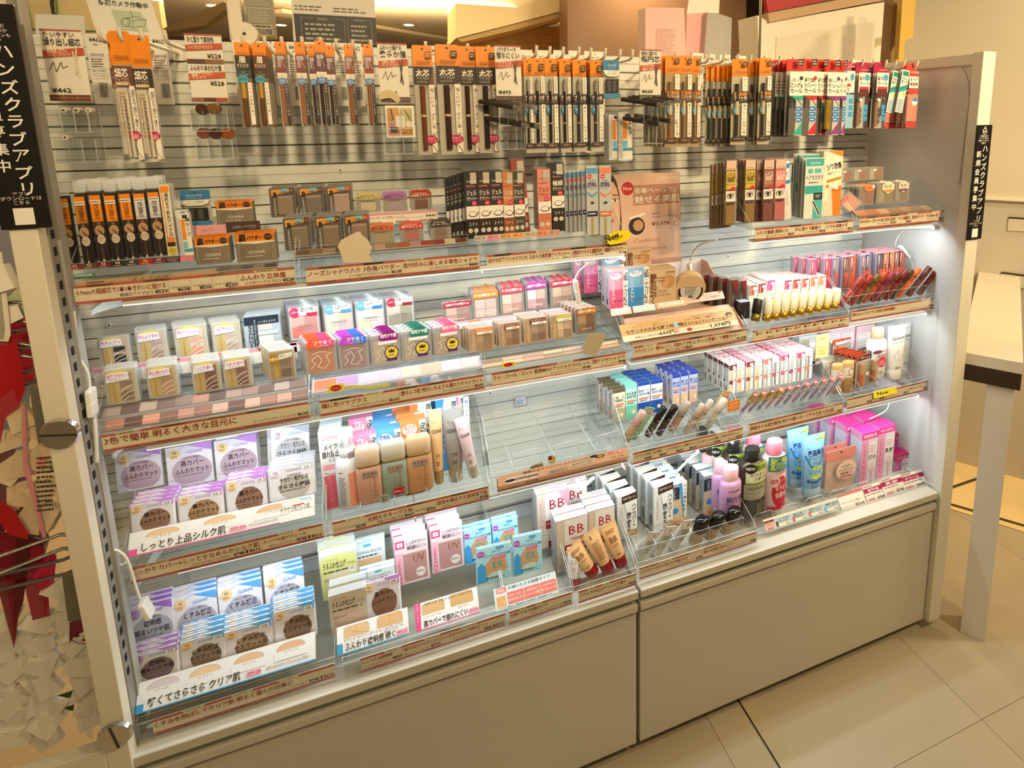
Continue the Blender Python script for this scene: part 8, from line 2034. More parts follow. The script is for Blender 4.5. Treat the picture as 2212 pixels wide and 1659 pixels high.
def exb(no='EX1'):
	w, h = 72, 84
	return pouch('blue_refill_pouch', w, h, '#a8dcec', [('P', [(2, 4), (22, 4), (30, 26), (10, 48), (2, 40)], '#3fa0dc'), ('P', [(20, 14), (48, 8), (64, 28), (58, 52), (32, 58), (18, 40)], '#c8a070'), ('P', [(20, 12), (60, 12), (52, 24), (28, 22)], '#bcd8d8'), ('C', 'EX', 44, 32, 15, '#3f9cac', 22, .01), ('Q', 34, 52, 60, 57, '#e03c84', 1), ('m', 36, 53, 58, 56, 1, '#fdd'), ('E', 9, h - 16, 8, 6, '#b040b0'), ('C', no, 9, h - 18, 3.6, '#fff', 11), ('R', 40, h - 10, 56, h - 5, '#3fa0dc'), ('C', 'セザンヌ', 40, h - 17, 4, '#1c3c50', 18, .01), ('C', 'UVファンデーションEXプラス(詰替)', 42, h - 25, 4.4, '#1c3c50', 56, .015), ('m', 20, 8, 50, 14, 2, '#2a4a54'), ('L', [(54, 8), (60, 16), (68, 14), (66, 6), (54, 8)], .5, '#2a2a2a')], '#c4e8f0', cat='pouch', group='pale blue refill pouches', puff=8, seal=3)
ke = exb()
put(ke, 'pale blue refill pouch, back left one', 999, 1146, 1060, 1224, y=.135, th=10, n=2, dy=.014)
put(ke, 'pale blue refill pouch, back right one', 1062, 1128, 1118, 1206, y=.135, th=10, n=2, dy=.014)
put(ke, 'pale blue refill pouch, front left one', 1024, 1188, 1100, 1268, y=.085, th=10, ry=math.radians(3))
put(ke, 'pale blue refill pouch, front right one', 1103, 1162, 1166, 1250, y=.085, th=10, ry=math.radians(3))
board('promo_card', 'pale blue card about refill packs with three salmon squares', 'card', 1066, 1276, 1200, 1322, .022, lambda w, h: [
	('R', 0, 0, w, h, '#d8eef4'), ('Q', 4, h * .72, 26, h * .98, '#f08c84', 4), ('m', 7, h * .78, 23, h * .92, 2, '#fff'), ('T', 'お得に使える詰替タイプ', 29, h * .80, h * .12, '#2a3a40', w * .68, .01)] + [q for i, (a, c) in enumerate((('素肌っぽい', '自然な仕上がり'), ('透明感続く', 'セミマットな美肌'), ('SPF23', 'PA++'))) for q in (('R', w * (.2 + .265 * i), h * .14, w * (.455 + .265 * i), h * .68, '#ec7c74'), ('C', a, w * (.327 + .265 * i), h * .48, h * .08, '#fbe8e4', w * .2, .01), ('C', c, w * (.327 + .265 * i), h * .28, h * .10, '#fbe8e4', w * .23, .015))] + [('Q', 4, h * .1, 22, h * .6, '#e8b070', 2), ('m', 24, h * .03, w - 6, h * .1, 1, '#5a6a70')], 130, th=42, col='#d8eef4')
def bbc(pc, no, side='#dcd2c8'):
	return carton('cream_tube_carton', 60, 108, 20, CASE, [('R', 1, 1, 59, 107, '#dcccb8'), ('R', 16, 42, 59, 106, '#f2eeea'), ('P', [(40, 106), (59, 106), (59, 70)], pc), ('V', 'CEZANNE', 8.5, 100, 9, '#efe8dc' if pc == '#f2eeea' else '#e088a8', 10), ('C', 'BB', 38, 74, 20, '#b41c34', 28), ('C', 'CREAM', 38, 62, 6, '#b41c34', 26, .01), ('R', 16, 38, 59, 54, '#a8142c'), ('C', 'クレンジング不要', 36, 44, 6, '#f6dcdc', 36, .01), ('R', 20, 2, 44, 14, '#7a1c28'), ('E', 14, 26, 8, 5, '#e8e0d8'), ('C', 'SPF23', 14, 25, 3.6, '#2a2a2a', 12)], sc=CASE, top='#e6dadc', cat='carton', group='cream tube cartons', sart=[('m', 3, 40, 17, 100, 22, '#b8a4a0'), ('B', 4, 8, 14, 32, 8), ('R', 0, 0, 20, 5, '#a8142c')], topart=[('R', 6, 6, 20, 14, '#f0cf9c'), ('m', 26, 4, 56, 16, 4, '#d87c90')])
kb_a, kb_b = bbc('#f4a4bc', 'P2'), bbc('#f2eeea', '01')
put(kb_a, 'cream tube carton with pink corner and red BB letters, back left stack', 1158, 1070, 1228, 1190, y=.165, n=2, dy=.026, th=0)
put(kb_b, 'cream tube carton with red BB letters, back right one', 1204, 1050, 1268, 1165, y=.20, n=2, dy=.026)
put(kb_b, 'cream tube carton with red BB letters, front left stack', 1200, 1128, 1270, 1240, y=.105, n=2, dy=.024)
put(kb_b, 'cream tube carton with red BB letters, front right stack', 1270, 1106, 1328, 1220, y=.105, n=3, dy=.024)
def bbt(c, art):
	return sq(c, '#8c101c', False, 40, 92, art, 'cream_tube')
aw = [('C', 'BB', 14, 54, 12, '#c8b8a8', 16), ('V', 'CEZANNE', 28, 62, 6.4, '#2a2420', 6.4, .01), ('m', 8, 68, 32, 78, 3, '#4a3a34'), ('m', 8, 40, 20, 50, 2, '#c88')]
ab = [('C', 'BB', 20, 56, 13, '#8a4a24', 20), ('C', 'CREAM', 20, 48, 4, '#8a4a24', 16), ('m', 8, 74, 32, 82, 2, '#8a4a24'), ('m', 14, 28, 26, 34, 1, '#8a4a24')]
ac = [('R', 15, 78, 17, 86, '#2a1c14'), ('m', 10, 34, 32, 72, 12, '#8a5a34')]
for a, lab, pb_, pt_ in ((aw, 'white cream tube with dark red cap in front of the cartons', (1243, 1272), (1248, 1186)), (ab, 'beige cream tube partly hidden behind the white one', (1286, 1245), (1240, 1184)), (ac, 'beige cream tube turned to its printed back', (1319, 1239), (1277, 1156)), (ab, 'beige cream tube with BB letters, rightmost', (1348, 1226), (1316, 1138))):
	k_ = bbt('#e6e0da' if a is aw else '#e8bc84', a)
	# tubes lean back and left
	aim(k_, lab, pb_, pt_, .050, .066)
def hic(c='#b08a54'):
	w, h = 44, 108
	return carton('mineral_cream_carton', w, h, 28, '#d8d8d4', [('R', 0, 0, w, h, '#dcdcd8'), ('P', [(12, h), (w, h), (w, 20), (30, 20)], '#eceae4'), ('L', [(12, h - 8), (30, 20)], .8, '#5a3a28'), ('P', [(10, h - 20), (w, h - 14), (w, h + 4), (10, h - 2)], '#3c2418'), ('C', '石鹸で落とせる', 27, h - 10, 4.6, '#d8c0a8', 28, .01, 5), ('V', 'ハイカバー×', 37, h - 24, 9, BK, 10, .025), ('V', '美容液BB', 26, h - 44, 9, BK, 10, .025), ('V', 'CEZANNE', 9, h - 26, 7, '#c8906c', 8), ('R', 22, 4, w, 18, c), ('m', 24, 8, 42, 14, 2, '#efe0c8'), ('Q', 3, 12, 19, 20, '#efefec', 1), ('C', 'SPF29', 11, 14, 4, BK, 14, .01)], sc='#d0d2d0', top='#e0ded6', cat='carton', group='mineral cream cartons', sart=[('m', 4, 46, 24, 100, 20, '#8c8e8c'), ('B', 6, 8, 22, 36, 8)])
kh1 = hic()
put(kh1, 'mineral cream carton with dark brown flap, left stack', 1333, 1075, 1376, 1168, y=.13, n=4, dy=.034, dx=-.006)
put(kh1, 'mineral cream carton with dark brown flap, right stack', 1412, 1054, 1454, 1150, y=.14, n=4, dy=.034, dx=-.006)
def las(w=42, h=104):
	return carton('lasting_cover_carton', w, h, 26, CASE, [('R', 0, 0, w, h - 8, '#dcbc90'), ('R', 0, h * .62, 24, h - 8, '#2c3440'), ('V', 'CEZANNE', 11, h - 12, 9, '#c8ccd0', 8.6), ('E', 14, 36, 8, 8, '#3a90c8'), ('P', [(22, h), (w, h + 4), (w, 14), (34, 14)], '#efe8d8'), ('P', [(22, h), (30, h + 1), (36, 14), (34, 14)], '#3a94d8'), ('V', 'メイク崩れ防止', 37, h - 3, 7, '#2a2620', 10, .02), ('R', 8, 0, w, 12, '#d8945c'), ('T', '00', 10, 3, 6, '#5a2c14')], sc=CASE, top='#d8e0dc', cat='carton', group='lasting cover cartons', sart=[('m', 4, 40, 22, 92, 16, '#70787c'), ('B', 6, 8, 20, 34, 8)])
kl = las()
put(kl, 'clear carton with slanted blue and cream tag, left stack', 1447, 1050, 1484, 1138, y=.145, n=4, dy=.032, dx=-.003)
put(kl, 'clear carton with slanted blue and cream tag, right stack', 1521, 1030, 1560, 1116, y=.15, n=4, dy=.032, dx=-.004)
wt2 = sq('#dedad2', '#dedad2', False, 36, 92, [('R', 18, 76, 20, 86, '#2a2420'), ('m', 6, 54, 30, 70, 5, '#7a7670'), ('m', 10, 34, 26, 46, 4, '#8a8680')], 'slanted_white_tube')
for i, (pb_, pt_) in enumerate([((1383, 1216), (1420, 1160)), ((1420, 1204), (1456, 1148)), ((1458, 1190), (1494, 1134))]):
	aim(wt2, 'slanted white tube tester with printed back, %s of three' % ORD[i], pb_, pt_, .075, .045, group='slanted white tube testers')
b = B()
b.lathe([(.014, 0), (.0165, .002), (.0165, .035), (.014, .04)], M('#c8a884', .3), 18, 1, .75)
r = b.obj('black_capped_bottle')
b = B()
b.lathe([(.0145, .04), (.0185, .046), (.0190, .074), (.0165, .082), (.006, .083)], M('#17130f', .12), 20, 1, .75)
b.obj('cap', r)
kbc = K(r, 36, 83, 'bottle', 'black capped bottle testers')
for i, (pb_, pt_) in enumerate([((1500, 1172), (1520, 1119)), ((1532, 1160), (1555, 1110)), ((1566, 1148), (1590, 1100))]):
	aim(kbc, 'bottle tester with glossy black oval cap, %s of three' % ORD[i], pb_, pt_, .070, .05)
r = tag(empty('slant_rack', (hy(1378, 1215, .035).x, .035, .49)), 'clear slanted rack in front of white tubes and black caps', 'rack')
wr = ux(1606, .035, .5) - ux(1378, .035, .5)
B().box(0, wr, 0, .0015, -.012, .022, ACR, EDGE).obj('rack_wall', r)
for i in range(7):
	B().xprism([(.0015, -.012), (.06, -.012), (.06, .02), (.03, .028), (.0015, .018)], wr * i / 6 - .0006, wr * i / 6 + .0006, ACR, EDGE).obj('divider', r)
# ================================================================== deck level, right
def rbottle(name, rad, hb, hc, rc, body, cap, art, neck=None, cat='bottle', group=None, slot=None):
	b = B()
	b.lathe([(rad * .93, 0), (rad, 1.5), (rad, hb - rad * .45), (rad * .9, hb - rad * .18), (rad * .62, hb)], M(body, .25), 26)
	b.v = [(x / 1000, (y + rad) / 1000, z / 1000) for x, y, z in b.v]
	r = b.obj(name)
	b = B()
	b.lathe([(rc, hb), (rc * 1.02, hb + 1), (rc, hb + hc - 1.5), (rc * .93, hb + hc)], M(cap, .25), 24)
	b.v = [(x / 1000, (y + rad) / 1000, z / 1000) for x, y, z in b.v]
	b.obj('cap', r)
	B().art(art, -.0003, 0, curve=rad).obj('printed_label', r)
	return K(r, rad * 2, hb + hc, cat, group)
nl = rbottle('remover_bottle', 21, 88, 27, 14.5, '#d8a4cc', '#f4c4cc', [('C', 'CEZANNE', 0, 66, 5.4, '#3a4aa0', 26, .01), ('C', '除光液', 2, 44, 11, '#4a4ab4', 34, .02), ('m', -18, 39, 18, 41, 1, '#7a4a9c'), ('C', 'マニキュア落とし', 2, 31, 4, '#4a4ab4', 28), ('C', '無香料', 2, 24, 4, '#4a4ab4', 14)], group='pink remover bottles')
for i, (u0, v0, u1, vb) in enumerate([(1566, 1024, 1611, 1132), (1546, 1009, 1588, 1112), (1519, 996, 1560, 1096)]):
	put(nl, 'pink nail polish remover bottle with pale pink cap, %s' % ['front one', 'middle one', 'back one'][i], u0, v0, u1, vb, y=.075 + .055 * i)
nt = rbottle('natural_lotion_bottle', 27, 118, 26, 15, '#3c3228', '#242220', [('R', -27, 40, 27, 74, '#a8aa90'), ('T', 'CEZANNE', -20, 62, 7, '#3a3c30', 36, .01), ('T', 'Natural', -20, 52, 7, '#7a7c68', 28), ('T', 'Lotion', -20, 43, 7, '#7a7c68', 24), ('R', -24, 76, 34, 122, '#b8d060'), ('R', -22, 80, 30, 102, '#e9e9e0'), ('C', '肌荒れを防ぐ', 8, 106, 9, '#2a4a24', 34, .02), ('E', -14, 110, 12, 11, '#1f1c18'), ('C', 'NEW', -14, 107, 7, '#f0f0ea', 18, .02), ('C', 'ドクダミ', 2, 92, 6.5, '#2a2620', 30, .01), ('C', 'ツボクサ', 8, 83, 6.5, '#2a2620', 30, .01), ('m', 0, 8, 22, 32, 6, '#9a9284')], group='dark natural lotion bottles')
for i, (u0, v0, u1, vb) in enumerate([(1611, 986, 1666, 1124), (1575, 966, 1620, 1100), (1538, 950, 1580, 1080), (1508, 940, 1548, 1070)]):
	put(nt, 'dark lotion bottle with green NEW neck card, %s' % ['front one', 'second one', 'third one', 'last one at the back'][i], u0, v0, u1, vb, y=.075 + .055 * i)
cr_ = rbottle('ceramide_lotion_bottle', 26, 112, 28, 16, '#f0d4d8', '#f28c9c', [('C', 'CEZANNE', 4, 78, 6, '#e06070', 28, .01), ('E', 5, 38, 20, 34, '#c8203c'), ('E', -10, 62, 12, 12, '#f0d4d8'), ('C', '濃密', -10, 58, 8, '#c8203c', 18, .02), ('C', 'しっとり', 12, 62, 5, '#f6dce0', 18, .01), ('C', 'セラミド', 7, 42, 9, '#f8e4e8', 30, .02), ('C', '化粧水', 6, 27, 9.5, '#f8e4e8', 28, .02), ('R', -24, 84, 28, 116, '#2c8ca0'), ('C', '高保湿&', 0, 102, 10, '#e6e83c', 38, .03), ('C', '肌バリア', 0, 88, 10, '#e6e83c', 38, .03), ('R', -22, 99.5, 26, 100.2, '#fff'), ('R', -24, 0, 26, 7, '#c8203c')], group='pink ceramide lotion bottles')
for i, (u0, v0, u1, vb) in enumerate([(1662, 968, 1712, 1108), (1618, 948, 1662, 1082), (1577, 940, 1618, 1064)]):
	put(cr_, 'pink and red lotion bottle with teal neck card, %s' % ['front one', 'middle one', 'back one'][i], u0, v0, u1, vb, y=.075 + .055 * i)
gt = sq('#8cc4ec', '#a8c4d8', False, 54, 142, [('P', [(0, 0), (54, 0), (54, 96), (40, 60), (14, 62), (0, 96)], '#5aa8e4'), ('L', [(4, 100), (14, 76), (28, 68), (44, 80), (52, 104), (46, 116), (32, 120)], 4, '#2a84cc'), ('E', 14, 122, 11, 13, '#b8dcec'), ('C', '美白', 14, 124, 7, '#2a5a8c', 14, .01), ('m', 8, 112, 20, 120, 2, '#4a7aa8'), ('P', [(28, 120), (53, 128), (53, 140), (28, 132)], '#d8e43c'), ('m', 30, 124, 50, 134, 2, '#2a6a3c'), ('C', '薬用美白', 30, 98, 11, '#1c3c90', 40, .03), ('C', 'オールインワン', 30, 88, 6.6, '#2a3a5c', 40, .01), ('C', 'ジェル', 30, 78, 6.6, '#2a3a5c', 18, .01), ('E', 30, 70, 13, 4, '#c8dc3c'), ('E', 28, 50, 14, 4.4, '#d8e43c')] + [('E', 8 + 9 * i, 40 - 3 * math.sin(i * .8), 4, 4, '#2464b4') for i in range(5)] + [('C', 'CEZANNE', 28, 24, 6, '#2a5a9c', 30, .01)], 'gel_tube')
put(gt, 'blue all-in-one gel tube, front one', 1742, 953, 1793, 1082, y=.085)
put(gt, 'blue all-in-one gel tube, back one', 1710, 938, 1757, 1060, y=.13)
pf = pack('puff_pack', 62, 84, 22, '#e08c80', [('E', 38, 44, 22, 20, '#ecd0bc'), ('E', 38, 44, 21.4, 19.4, '#d8a08c'), ('E', 38, 44, 20.8, 18.8, '#eed4c4'), ('C', 'パウダー', 38, 48, 5, '#3a2a24', 22, .02), ('C', 'ファンデーション', 38, 41, 5, '#3a2a24', 34, .02), ('C', '共通 替パフ', 38, 34, 5, '#3a2a24', 26, .02), ('R', 26, 28, 50, 32, '#d86070')], card='#e8c0a8', d=10, cat='pack', group='puff packs')
put(pf, 'pink headed puff pack, front one', 1786, 978, 1849, 1066, y=.10)
put(pf, 'pink headed puff pack, back one', 1780, 966, 1829, 1050, y=.135)
def pinkc(t, w=50, h=118, c='#e83c98', c2='#f0a4cc', d=42):
	return carton('pink_lotion_carton', w, h, d, '#ecdce8', [('R', 0, 0, w * .42, h, c2), ('R', 0, h - 14, w, h, c), ('V', 'CEZANNE', w * .2, h - 22, 10, '#f8e4f0' if c2 != '#f0a4cc' else '#d83c8c', 11.4), ('C', t[0], w / 2, h - 10.5, 6, '#fbe0ee', w * .8, .02), ('R', w * .45, h * .32, w * .96, h * .8, '#f4f0ee'), ('C', t[1], w * .7, h * .5, 8, '#2a2a34', w * .46, .03), ('m', w * .5, h * .62, w * .9, h * .76, 3, '#e0a0b8'), ('E', w * .7, h * .36, 7, 9, '#f4d8e4'), ('L', [(w * .7, h * .28), (w * .7, 4)], 1, '#8a6a8c')], sc='#e4e0f0', top=c, cat='carton', sart=[('m', 4, h * .3, d - 4, h * .7, 8, '#a8a0b8'), ('R', 0, h - 14, d, h, c2)])
c1_, c2_, c3_ = pinkc(('美容液感覚', '化粧水')), pinkc(('べたつかない', '乳液')), pinkc(('コエンザイム', 'クリーム'), 42, 58, '#c81c64', '#e05ca4', 30)
put(c1_, 'pink and white lotion carton, front of its stack', 1863, 938, 1898, 1056, y=.105, n=4, dy=.05, dx=-.012)
put(c2_, 'pink and white emulsion carton, front of its stack', 1899, 926, 1935, 1038, y=.115, n=3, dy=.05, dx=-.008)
put(c3_, 'small magenta cream carton, upper one at the back', 1932, 940, 1959, 1000, y=.16)
put(c3_, 'small magenta cream carton, front one beside the end panel', 1935, 985, 1969, 1040, y=.12)
# slanted price cards along the deck front
board('price_board', 'pale blue slanted price board with bottle pictures below the lotions', 'price board', 1648, 1124, 1806, 1148, .035, lambda w, h: [('R', 0, 0, w, h, '#b4c8c8'), ('R', 0, h * .82, w, h, '#eadcbc'), ('R', 0, 0, w * .13, h * .8, '#e8b8a8')] + [q for i, t_ in enumerate((('ドクダミ成分配合', '肌荒れを防ぐ', '715'), ('濃密な潤いで', '乾燥を防ぐ', '638'), ('肌表面をなめらかに', '整えもっちり肌に', '638'), ('美白', 'エイジングケア', '968'))) for q in (('C', t_[0], w * (.245 + .22 * i), h * .58, h * .14, '#2a3434', w * .17), ('C', t_[1], w * (.245 + .22 * i), h * .38, h * .14, '#2a3434', w * .15), ('R', w * (.17 + .22 * i), h * .04, w * (.34 + .22 * i), h * .28, '#eadcbc'), ('T', '¥' + t_[2], w * (.27 + .22 * i), h * .08, h * .15, BK, w * .06, .01), ('Q', w * (.145 + .22 * i), h * .08, w * (.17 + .22 * i), h * .5, ['#2a241e', '#d84c50', '#d85c50', '#6ab0dc'][i], 1))] +
	[('C', '爪が白く', w * .065, h * .5, h * .14, '#c04038', w * .11), ('C', 'なりにくい', w * .065, h * .3, h * .14, '#c04038', w * .11), ('T', '¥264', w * .03, h * .06, h * .15, BK, w * .07, .01), ('R', 0, h * .7, w * .13, h * .82, '#4a241c')], 250, th=38, col='#b4c8c8')
for u0, v0, u1, vb, t_, pr, hc, lb in ((1811, 1066, 1866, 1107, 'パウダーファンデーション 共通替パフ', '264', '#d8645c', 'salmon edged puff'), (1866, 1048, 1908, 1090, '化粧水', '748', '#a81c4c', 'crimson banded lotion'), (1903, 1034, 1950, 1075, '乳液', '748', '#a81c4c', 'crimson banded emulsion'), (1944, 1024, 1996, 1065, 'クリーム', '880', '#a81c4c', 'crimson banded cream')):
	big = hc == '#a81c4c'
	board('price_board', lb + ' slanted price card along the right deck front', 'price board', u0 - 4, v0 + 4, u1 - 6, vb, .040, lambda w, h: [('R', 0, 0, w, h, '#f0e2d0'), ('R', 0, h * (.58 if big else .84), w, h * (.84 if big else 1), hc)] + ([('C', t_, w / 2, h * .63, h * .14, '#f6dce4', w * .6, .03), ('m', w * .08, h * .42, w * .9, h * .52, 1, '#4a3a34'), ('R', w * .1, h * .1, w * .42, h * .28, '#e0909c')] if big else [('R', 0, 0, w, h * .08, hc), ('C', t_, w * .45, h * .4, h * .1, '#a04030', w * .8)]) + [('t', '¥' + pr, w * .92, h * .1, h * .2, BK, w * .36, .02), ('R', w * .05, h * .9, w * .5, h * .96, '#8a8078')], 60, th=38, t=1, col='#f0e2d0')
for i, (x, l) in enumerate(((1.245, .03), (1.325, .04), (1.405, .04), (1.485, .03), (1.56, .05))):
	b = B()
	b.tube([(x, .075, DK + .004), (x, .075, DK + .032), (x + .006, .075, DK + .036), (x + .05, .075, DK + .036), (x + .056, .075, DK + .030), (x + .056, .075, DK + .004)], .0011, EDGE, 6)
	b.tube([(x, .075, DK + .004), (x, .26, DK + .004)], .0011, EDGE, 6)
	tag(b.obj('bottle_divider'), 'clear wire divider before the lotion bottles, %s from left' % ORD[i], 'divider', 'clear wire dividers on the deck')
r = tag(empty('display_tray', (1.51, .038, DK + .002)), 'low clear base plate under the lotion bottles and pink cartons', 'tray')
B().box(-.28, .285, 0, .29, 0, .002, ACR, EDGE).obj('tray_floor', r)
B().box(-.28, .285, 0, .002, 0, .012, ACR, EDGE).obj('front_lip', r)
# ================================================================== neighbouring rack at the far left: wire hooks and sponge bags
GW = M('#8f8b84', .3, .8)
for i, (v, uo) in enumerate([(650, 60), (690, 66), (740, 72), (766, 76), (1150, 152), (1180, 158)]):
	p = hy(uo, v, .03)
	b = B()
	b.tube([(p.x - .30, .0 - .02 * i % 2, p.z - .004), (p.x - .012, .03, p.z), (p.x - .003, .03, p.z - .004), (p.x, .03, p.z - .014), (p.x, .03, p.z - .030), (p.x - .004, .03, p.z - .040), (p.x - .014, .03, p.z - .043), (p.x - .30, .03, p.z - .047)], .0028, GW, 8)
	tag(b.obj('wire_hook'), 'bent grey wire hook of the left rack, %s from the top' % ORD[i], 'hook', 'wire hooks of the left rack')
for i, (q, lb) in enumerate((([(63, 838), (98, 838), (118, 955), (82, 958)], 'upper'), ([(133, 1240), (170, 1235), (182, 1338), (147, 1343)], 'lower'))):
	tag(slab('hook_label_plate', q, .012, .002, M('#6f6b58', .4)), 'dark olive label plate hanging from a wire hook, %s one' % lb, 'plate')
rr = random.Random(11)
SP = [MN('#e9cfa4', .05, 20, .8), MN('#f0e8d4', .03, 20, .8)]
def bag(lab, px, y, thick, spc, ink, n, seed, items=None, film=None):
	"""clear sponge bag: outline seen at depth y, wedge sponges inside"""
	pts = [hy(u, v, y) for u, v in px]
	cx = sum(p.x for p in pts) / len(pts)
	cz = sum(p.z for p in pts) / len(pts)
	z0, z1 = min(p.z for p in pts), max(p.z for p in pts)
	r = tag(empty('sponge_bag', (cx, y, z0)), lab, 'bag', 'sponge bags on the left rack')
	b = B()
	n_ = len(pts)
	f_ = [(p.x - cx, 0 if k % 2 else -.004, p.z - z0) for k, p in enumerate(pts)]
	mid = [((x) * .8, -thick, (z - (z1 - z0) / 2) * .85 + (z1 - z0) / 2) for x, _, z in f_]
	bk = [(x, thick * .6, z) for x, _, z in mid]
	b.loft([mid, f_, bk], film or FILM, True, False)
	b.obj('film', r)
	rg = random.Random(seed)
	for k, (u, v) in enumerate(n):
		q_ = hy(u, v, y - .006 + .005 * (k % 3))
		w_ = .030 + rg.random() * .012
		h_ = .040
		b = B()
		b.add([(-w_ / 2, -.006, -h_ / 2), (w_ / 2, -.006, -h_ / 2), (w_ / 2, .006, -h_ / 2), (-w_ / 2, .006, -h_ / 2), (-w_ / 2 * .3, -.006, h_ / 2), (w_ / 2 * .9, -.006, h_ * .4), (w_ / 2 * .9, .005, h_ * .4), (-w_ / 2 * .3, .005, h_ / 2)],
			[(3, 2, 1, 0), (4, 5, 6, 7), (0, 1, 5, 4), (2, 3, 7, 6), (1, 2, 6, 5), (3, 0, 4, 7)], spc)
		b.obj('wedge_sponge', r, (q_.x - cx, q_.y - y, q_.z - z0), (rg.uniform(-.2, .2), rg.uniform(-1.4, 1.4), rg.uniform(-.3, .3)))
	if ink:
		for col_, pp, yy in ink:
			q_ = [hy(u, v, y - thick * .9 - .001 - yy) for u, v in pp]
			b = B()
			b.loft([[(p.x - cx, p.y - y, p.z - z0) for p in q_], [(p.x - cx, p.y - y + .0006, p.z - z0) for p in q_]], M(col_, .25), True, False)
			b.obj('printed_film', r)
	if items:
		P0 = hy(*items[0], y - thick - .003)
		B().art(items[1], 0, 0).obj('printed_label', r, (P0.x - cx, P0.y - y, P0.z - z0), (0, items[2], 0))
	return r
bag('red and clear bag of peach wedge sponges hanging below the upper hooks', [(0, 830), (40, 800), (62, 860), (100, 960), (132, 1060), (125, 1120), (100, 1165), (30, 1150), (0, 1080)], .035, .018, SP[0],
	[('#b0141c', [(0, 720), (36, 735), (54, 840), (40, 880), (12, 900), (0, 960)], 0), ('#b0141c', [(0, 1080), (28, 1100), (60, 1150), (60, 1166), (20, 1155), (0, 1130)], .001), ('#d88c94', [(46, 870), (54, 880), (60, 1000), (100, 1160), (92, 1163), (50, 1010)], .002)], [(40, 900), (66, 925), (24, 945), (88, 985), (48, 1000), (20, 1010), (104, 1050), (72, 1065), (38, 1070), (95, 1110), (60, 1120)], 3,
	((78, 985), [('m', 0, -90, 22, 0, 12, '#3a3434'), ('m', 0, -20, 12, -2, 3, '#c03030')], .12))
bag('long clear bag of white wedge sponges printed with a face, beside the post', [(112, 1180), (140, 1250), (175, 1330), (196, 1400), (212, 1530), (200, 1600), (190, 1560), (160, 1470), (120, 1370), (100, 1290), (108, 1230)], .045, .014, SP[1],
	[('#c01c48', [(108, 1190), (122, 1200), (116, 1260), (88, 1275), (70, 1245)], 0), ('#7a2434', [(150, 1345), (172, 1335), (188, 1360), (160, 1375), (150, 1390)], .001)], [(138, 1262), (158, 1300), (140, 1330), (168, 1350), (152, 1388), (182, 1405), (170, 1440), (196, 1465), (176, 1490), (198, 1515), (190, 1545)], 5,
	((150, 1368), [('L', [(0, 0), (1, -12), (8, -22), (18, -26), (26, -24)], 1.0, '#2a2024'), ('E', 8, -8, 3.2, 2, '#2a2024'), ('L', [(5, -5), (10, -4)], .8, '#2a2024'), ('E', 17, -18, 4, 3, '#a82040'), ('L', [(14, -9), (15, -13)], .6, '#2a2024'), ('m', 18, -74, 26, -34, 14, '#2a2a28')], 0))
bag('long clear bag of white wedge sponges with dark red top, left of the face bag', [(55, 1180), (95, 1200), (112, 1290), (122, 1420), (125, 1530), (105, 1622), (90, 1560), (58, 1450), (42, 1370), (40, 1250)], .05, .014, SP[1],
	[('#a01030', [(60, 1170), (96, 1185), (108, 1330), (70, 1340), (52, 1260)], 0), ('#5a1018', [(36, 1090), (60, 1080), (66, 1180), (50, 1300), (30, 1360)], .001)], [(78, 1345), (92, 1385), (66, 1400), (84, 1440), (102, 1425), (70, 1465), (98, 1480), (84, 1515), (106, 1530), (94, 1565), (102, 1590)], 8)
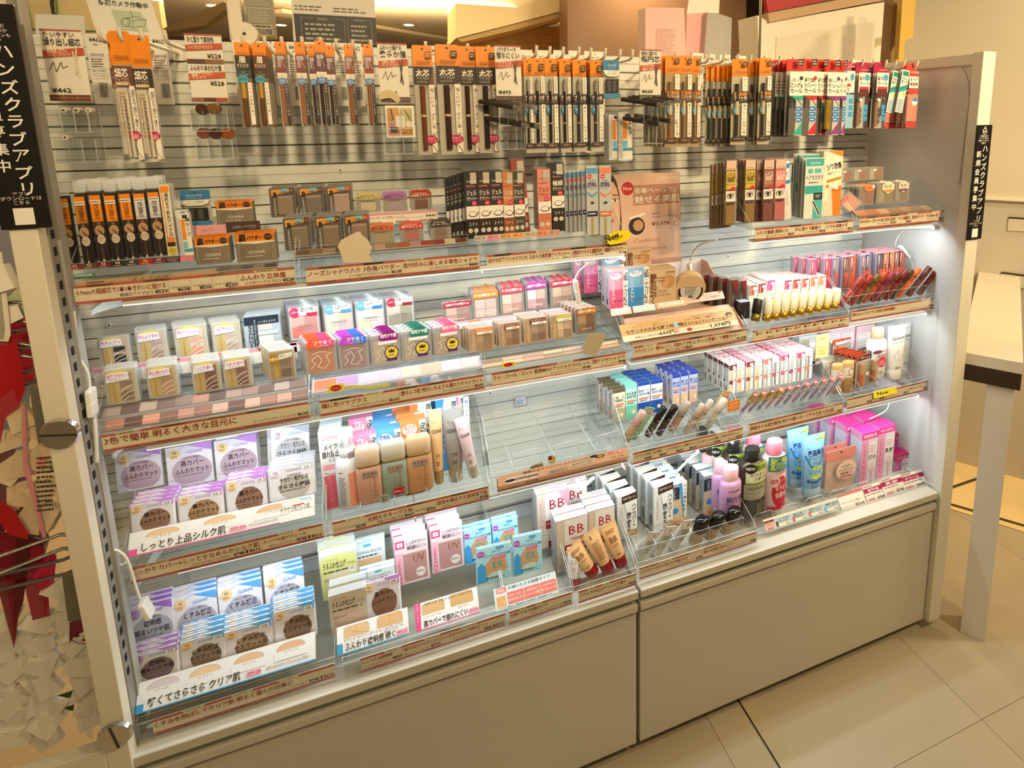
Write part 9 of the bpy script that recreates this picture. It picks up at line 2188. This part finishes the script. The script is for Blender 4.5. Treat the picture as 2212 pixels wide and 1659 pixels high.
bag('bag of white wedge sponges cut by the left picture edge', [(-30, 1200), (20, 1180), (40, 1300), (52, 1400), (60, 1560), (25, 1600), (-30, 1580)], .055, .014, SP[1],
	[('#8a1428', [(-10, 1150), (30, 1150), (46, 1290), (30, 1400), (-10, 1250)], 0)], [(14, 1330), (34, 1380), (8, 1400), (30, 1440), (4, 1470), (40, 1490), (16, 1520), (44, 1545), (14, 1570), (36, 1585)], 13)
bag('cream bag end hanging at the left picture edge above the red bag', [(-30, 520), (6, 540), (12, 600), (24, 720), (20, 745), (-30, 742)], .02, .010, SP[1], [('#e6dcc8', [(-30, 540), (4, 545), (12, 610), (23, 722), (18, 738), (-30, 735)], 0)], [(0, 600), (8, 680)], 4)
q_ = [(120, 1505), (165, 1490), (158, 1535), (116, 1536)]
r = tag(slab('basket_sign', q_, .16, .002, M('#1f5a38', .4)), 'dark green sign with white basket symbol seen behind the sponge bags', 'sign')
B().art([('L', [(-8, 6), (-2, 14), (10, 14)], 1.4, '#efe9dc'), ('R', -5, -2, 9, 9, '#efe9dc'), ('R', -2, 0, -1, 8, '#1f5a38'), ('R', 1, 0, 2, 8, '#1f5a38'), ('R', 4, 0, 5, 8, '#1f5a38')], -.0005, 0).obj('basket_symbol', r, (0.006, 0, .014))
GP = MN('#8c8890', .03, 3, .5)
tag(slab('grey_side_panel', [(-60, 490), (52, 495), (62, 640), (50, 1270), (-60, 1270)], .30, .01, GP), 'grey-mauve back panel of the left rack', 'panel')
r = tag(slab('pale_pack', [(14, 645), (60, 600), (66, 745), (30, 760)], .22, .02, M('#c8cc9c', .4)), 'pale green pack standing behind the wire hooks', 'pack')
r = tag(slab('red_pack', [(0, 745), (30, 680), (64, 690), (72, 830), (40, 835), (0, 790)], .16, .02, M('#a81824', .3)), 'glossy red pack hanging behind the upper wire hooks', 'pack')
r = tag(slab('red_pack', [(-20, 930), (30, 1000), (60, 1080), (95, 1180), (70, 1260), (-20, 1200)], .14, .02, M('#6a1420', .3)), 'dark red packs in shade behind the sponge bags', 'pack')  # darker red carries the shade behind the bags
board('new_sticker', 'yellow New sticker on the price rail at the lower right', 'sticker', 1886, 846, 1936, 861, .058, lambda w, h: [('R', 0, 0, w, h, '#eedc30'), ('C', 'New', w * .4, h * .3, h * .5, '#1c1a14', w * .5, .02)], 50, th=15, col='#eedc30')
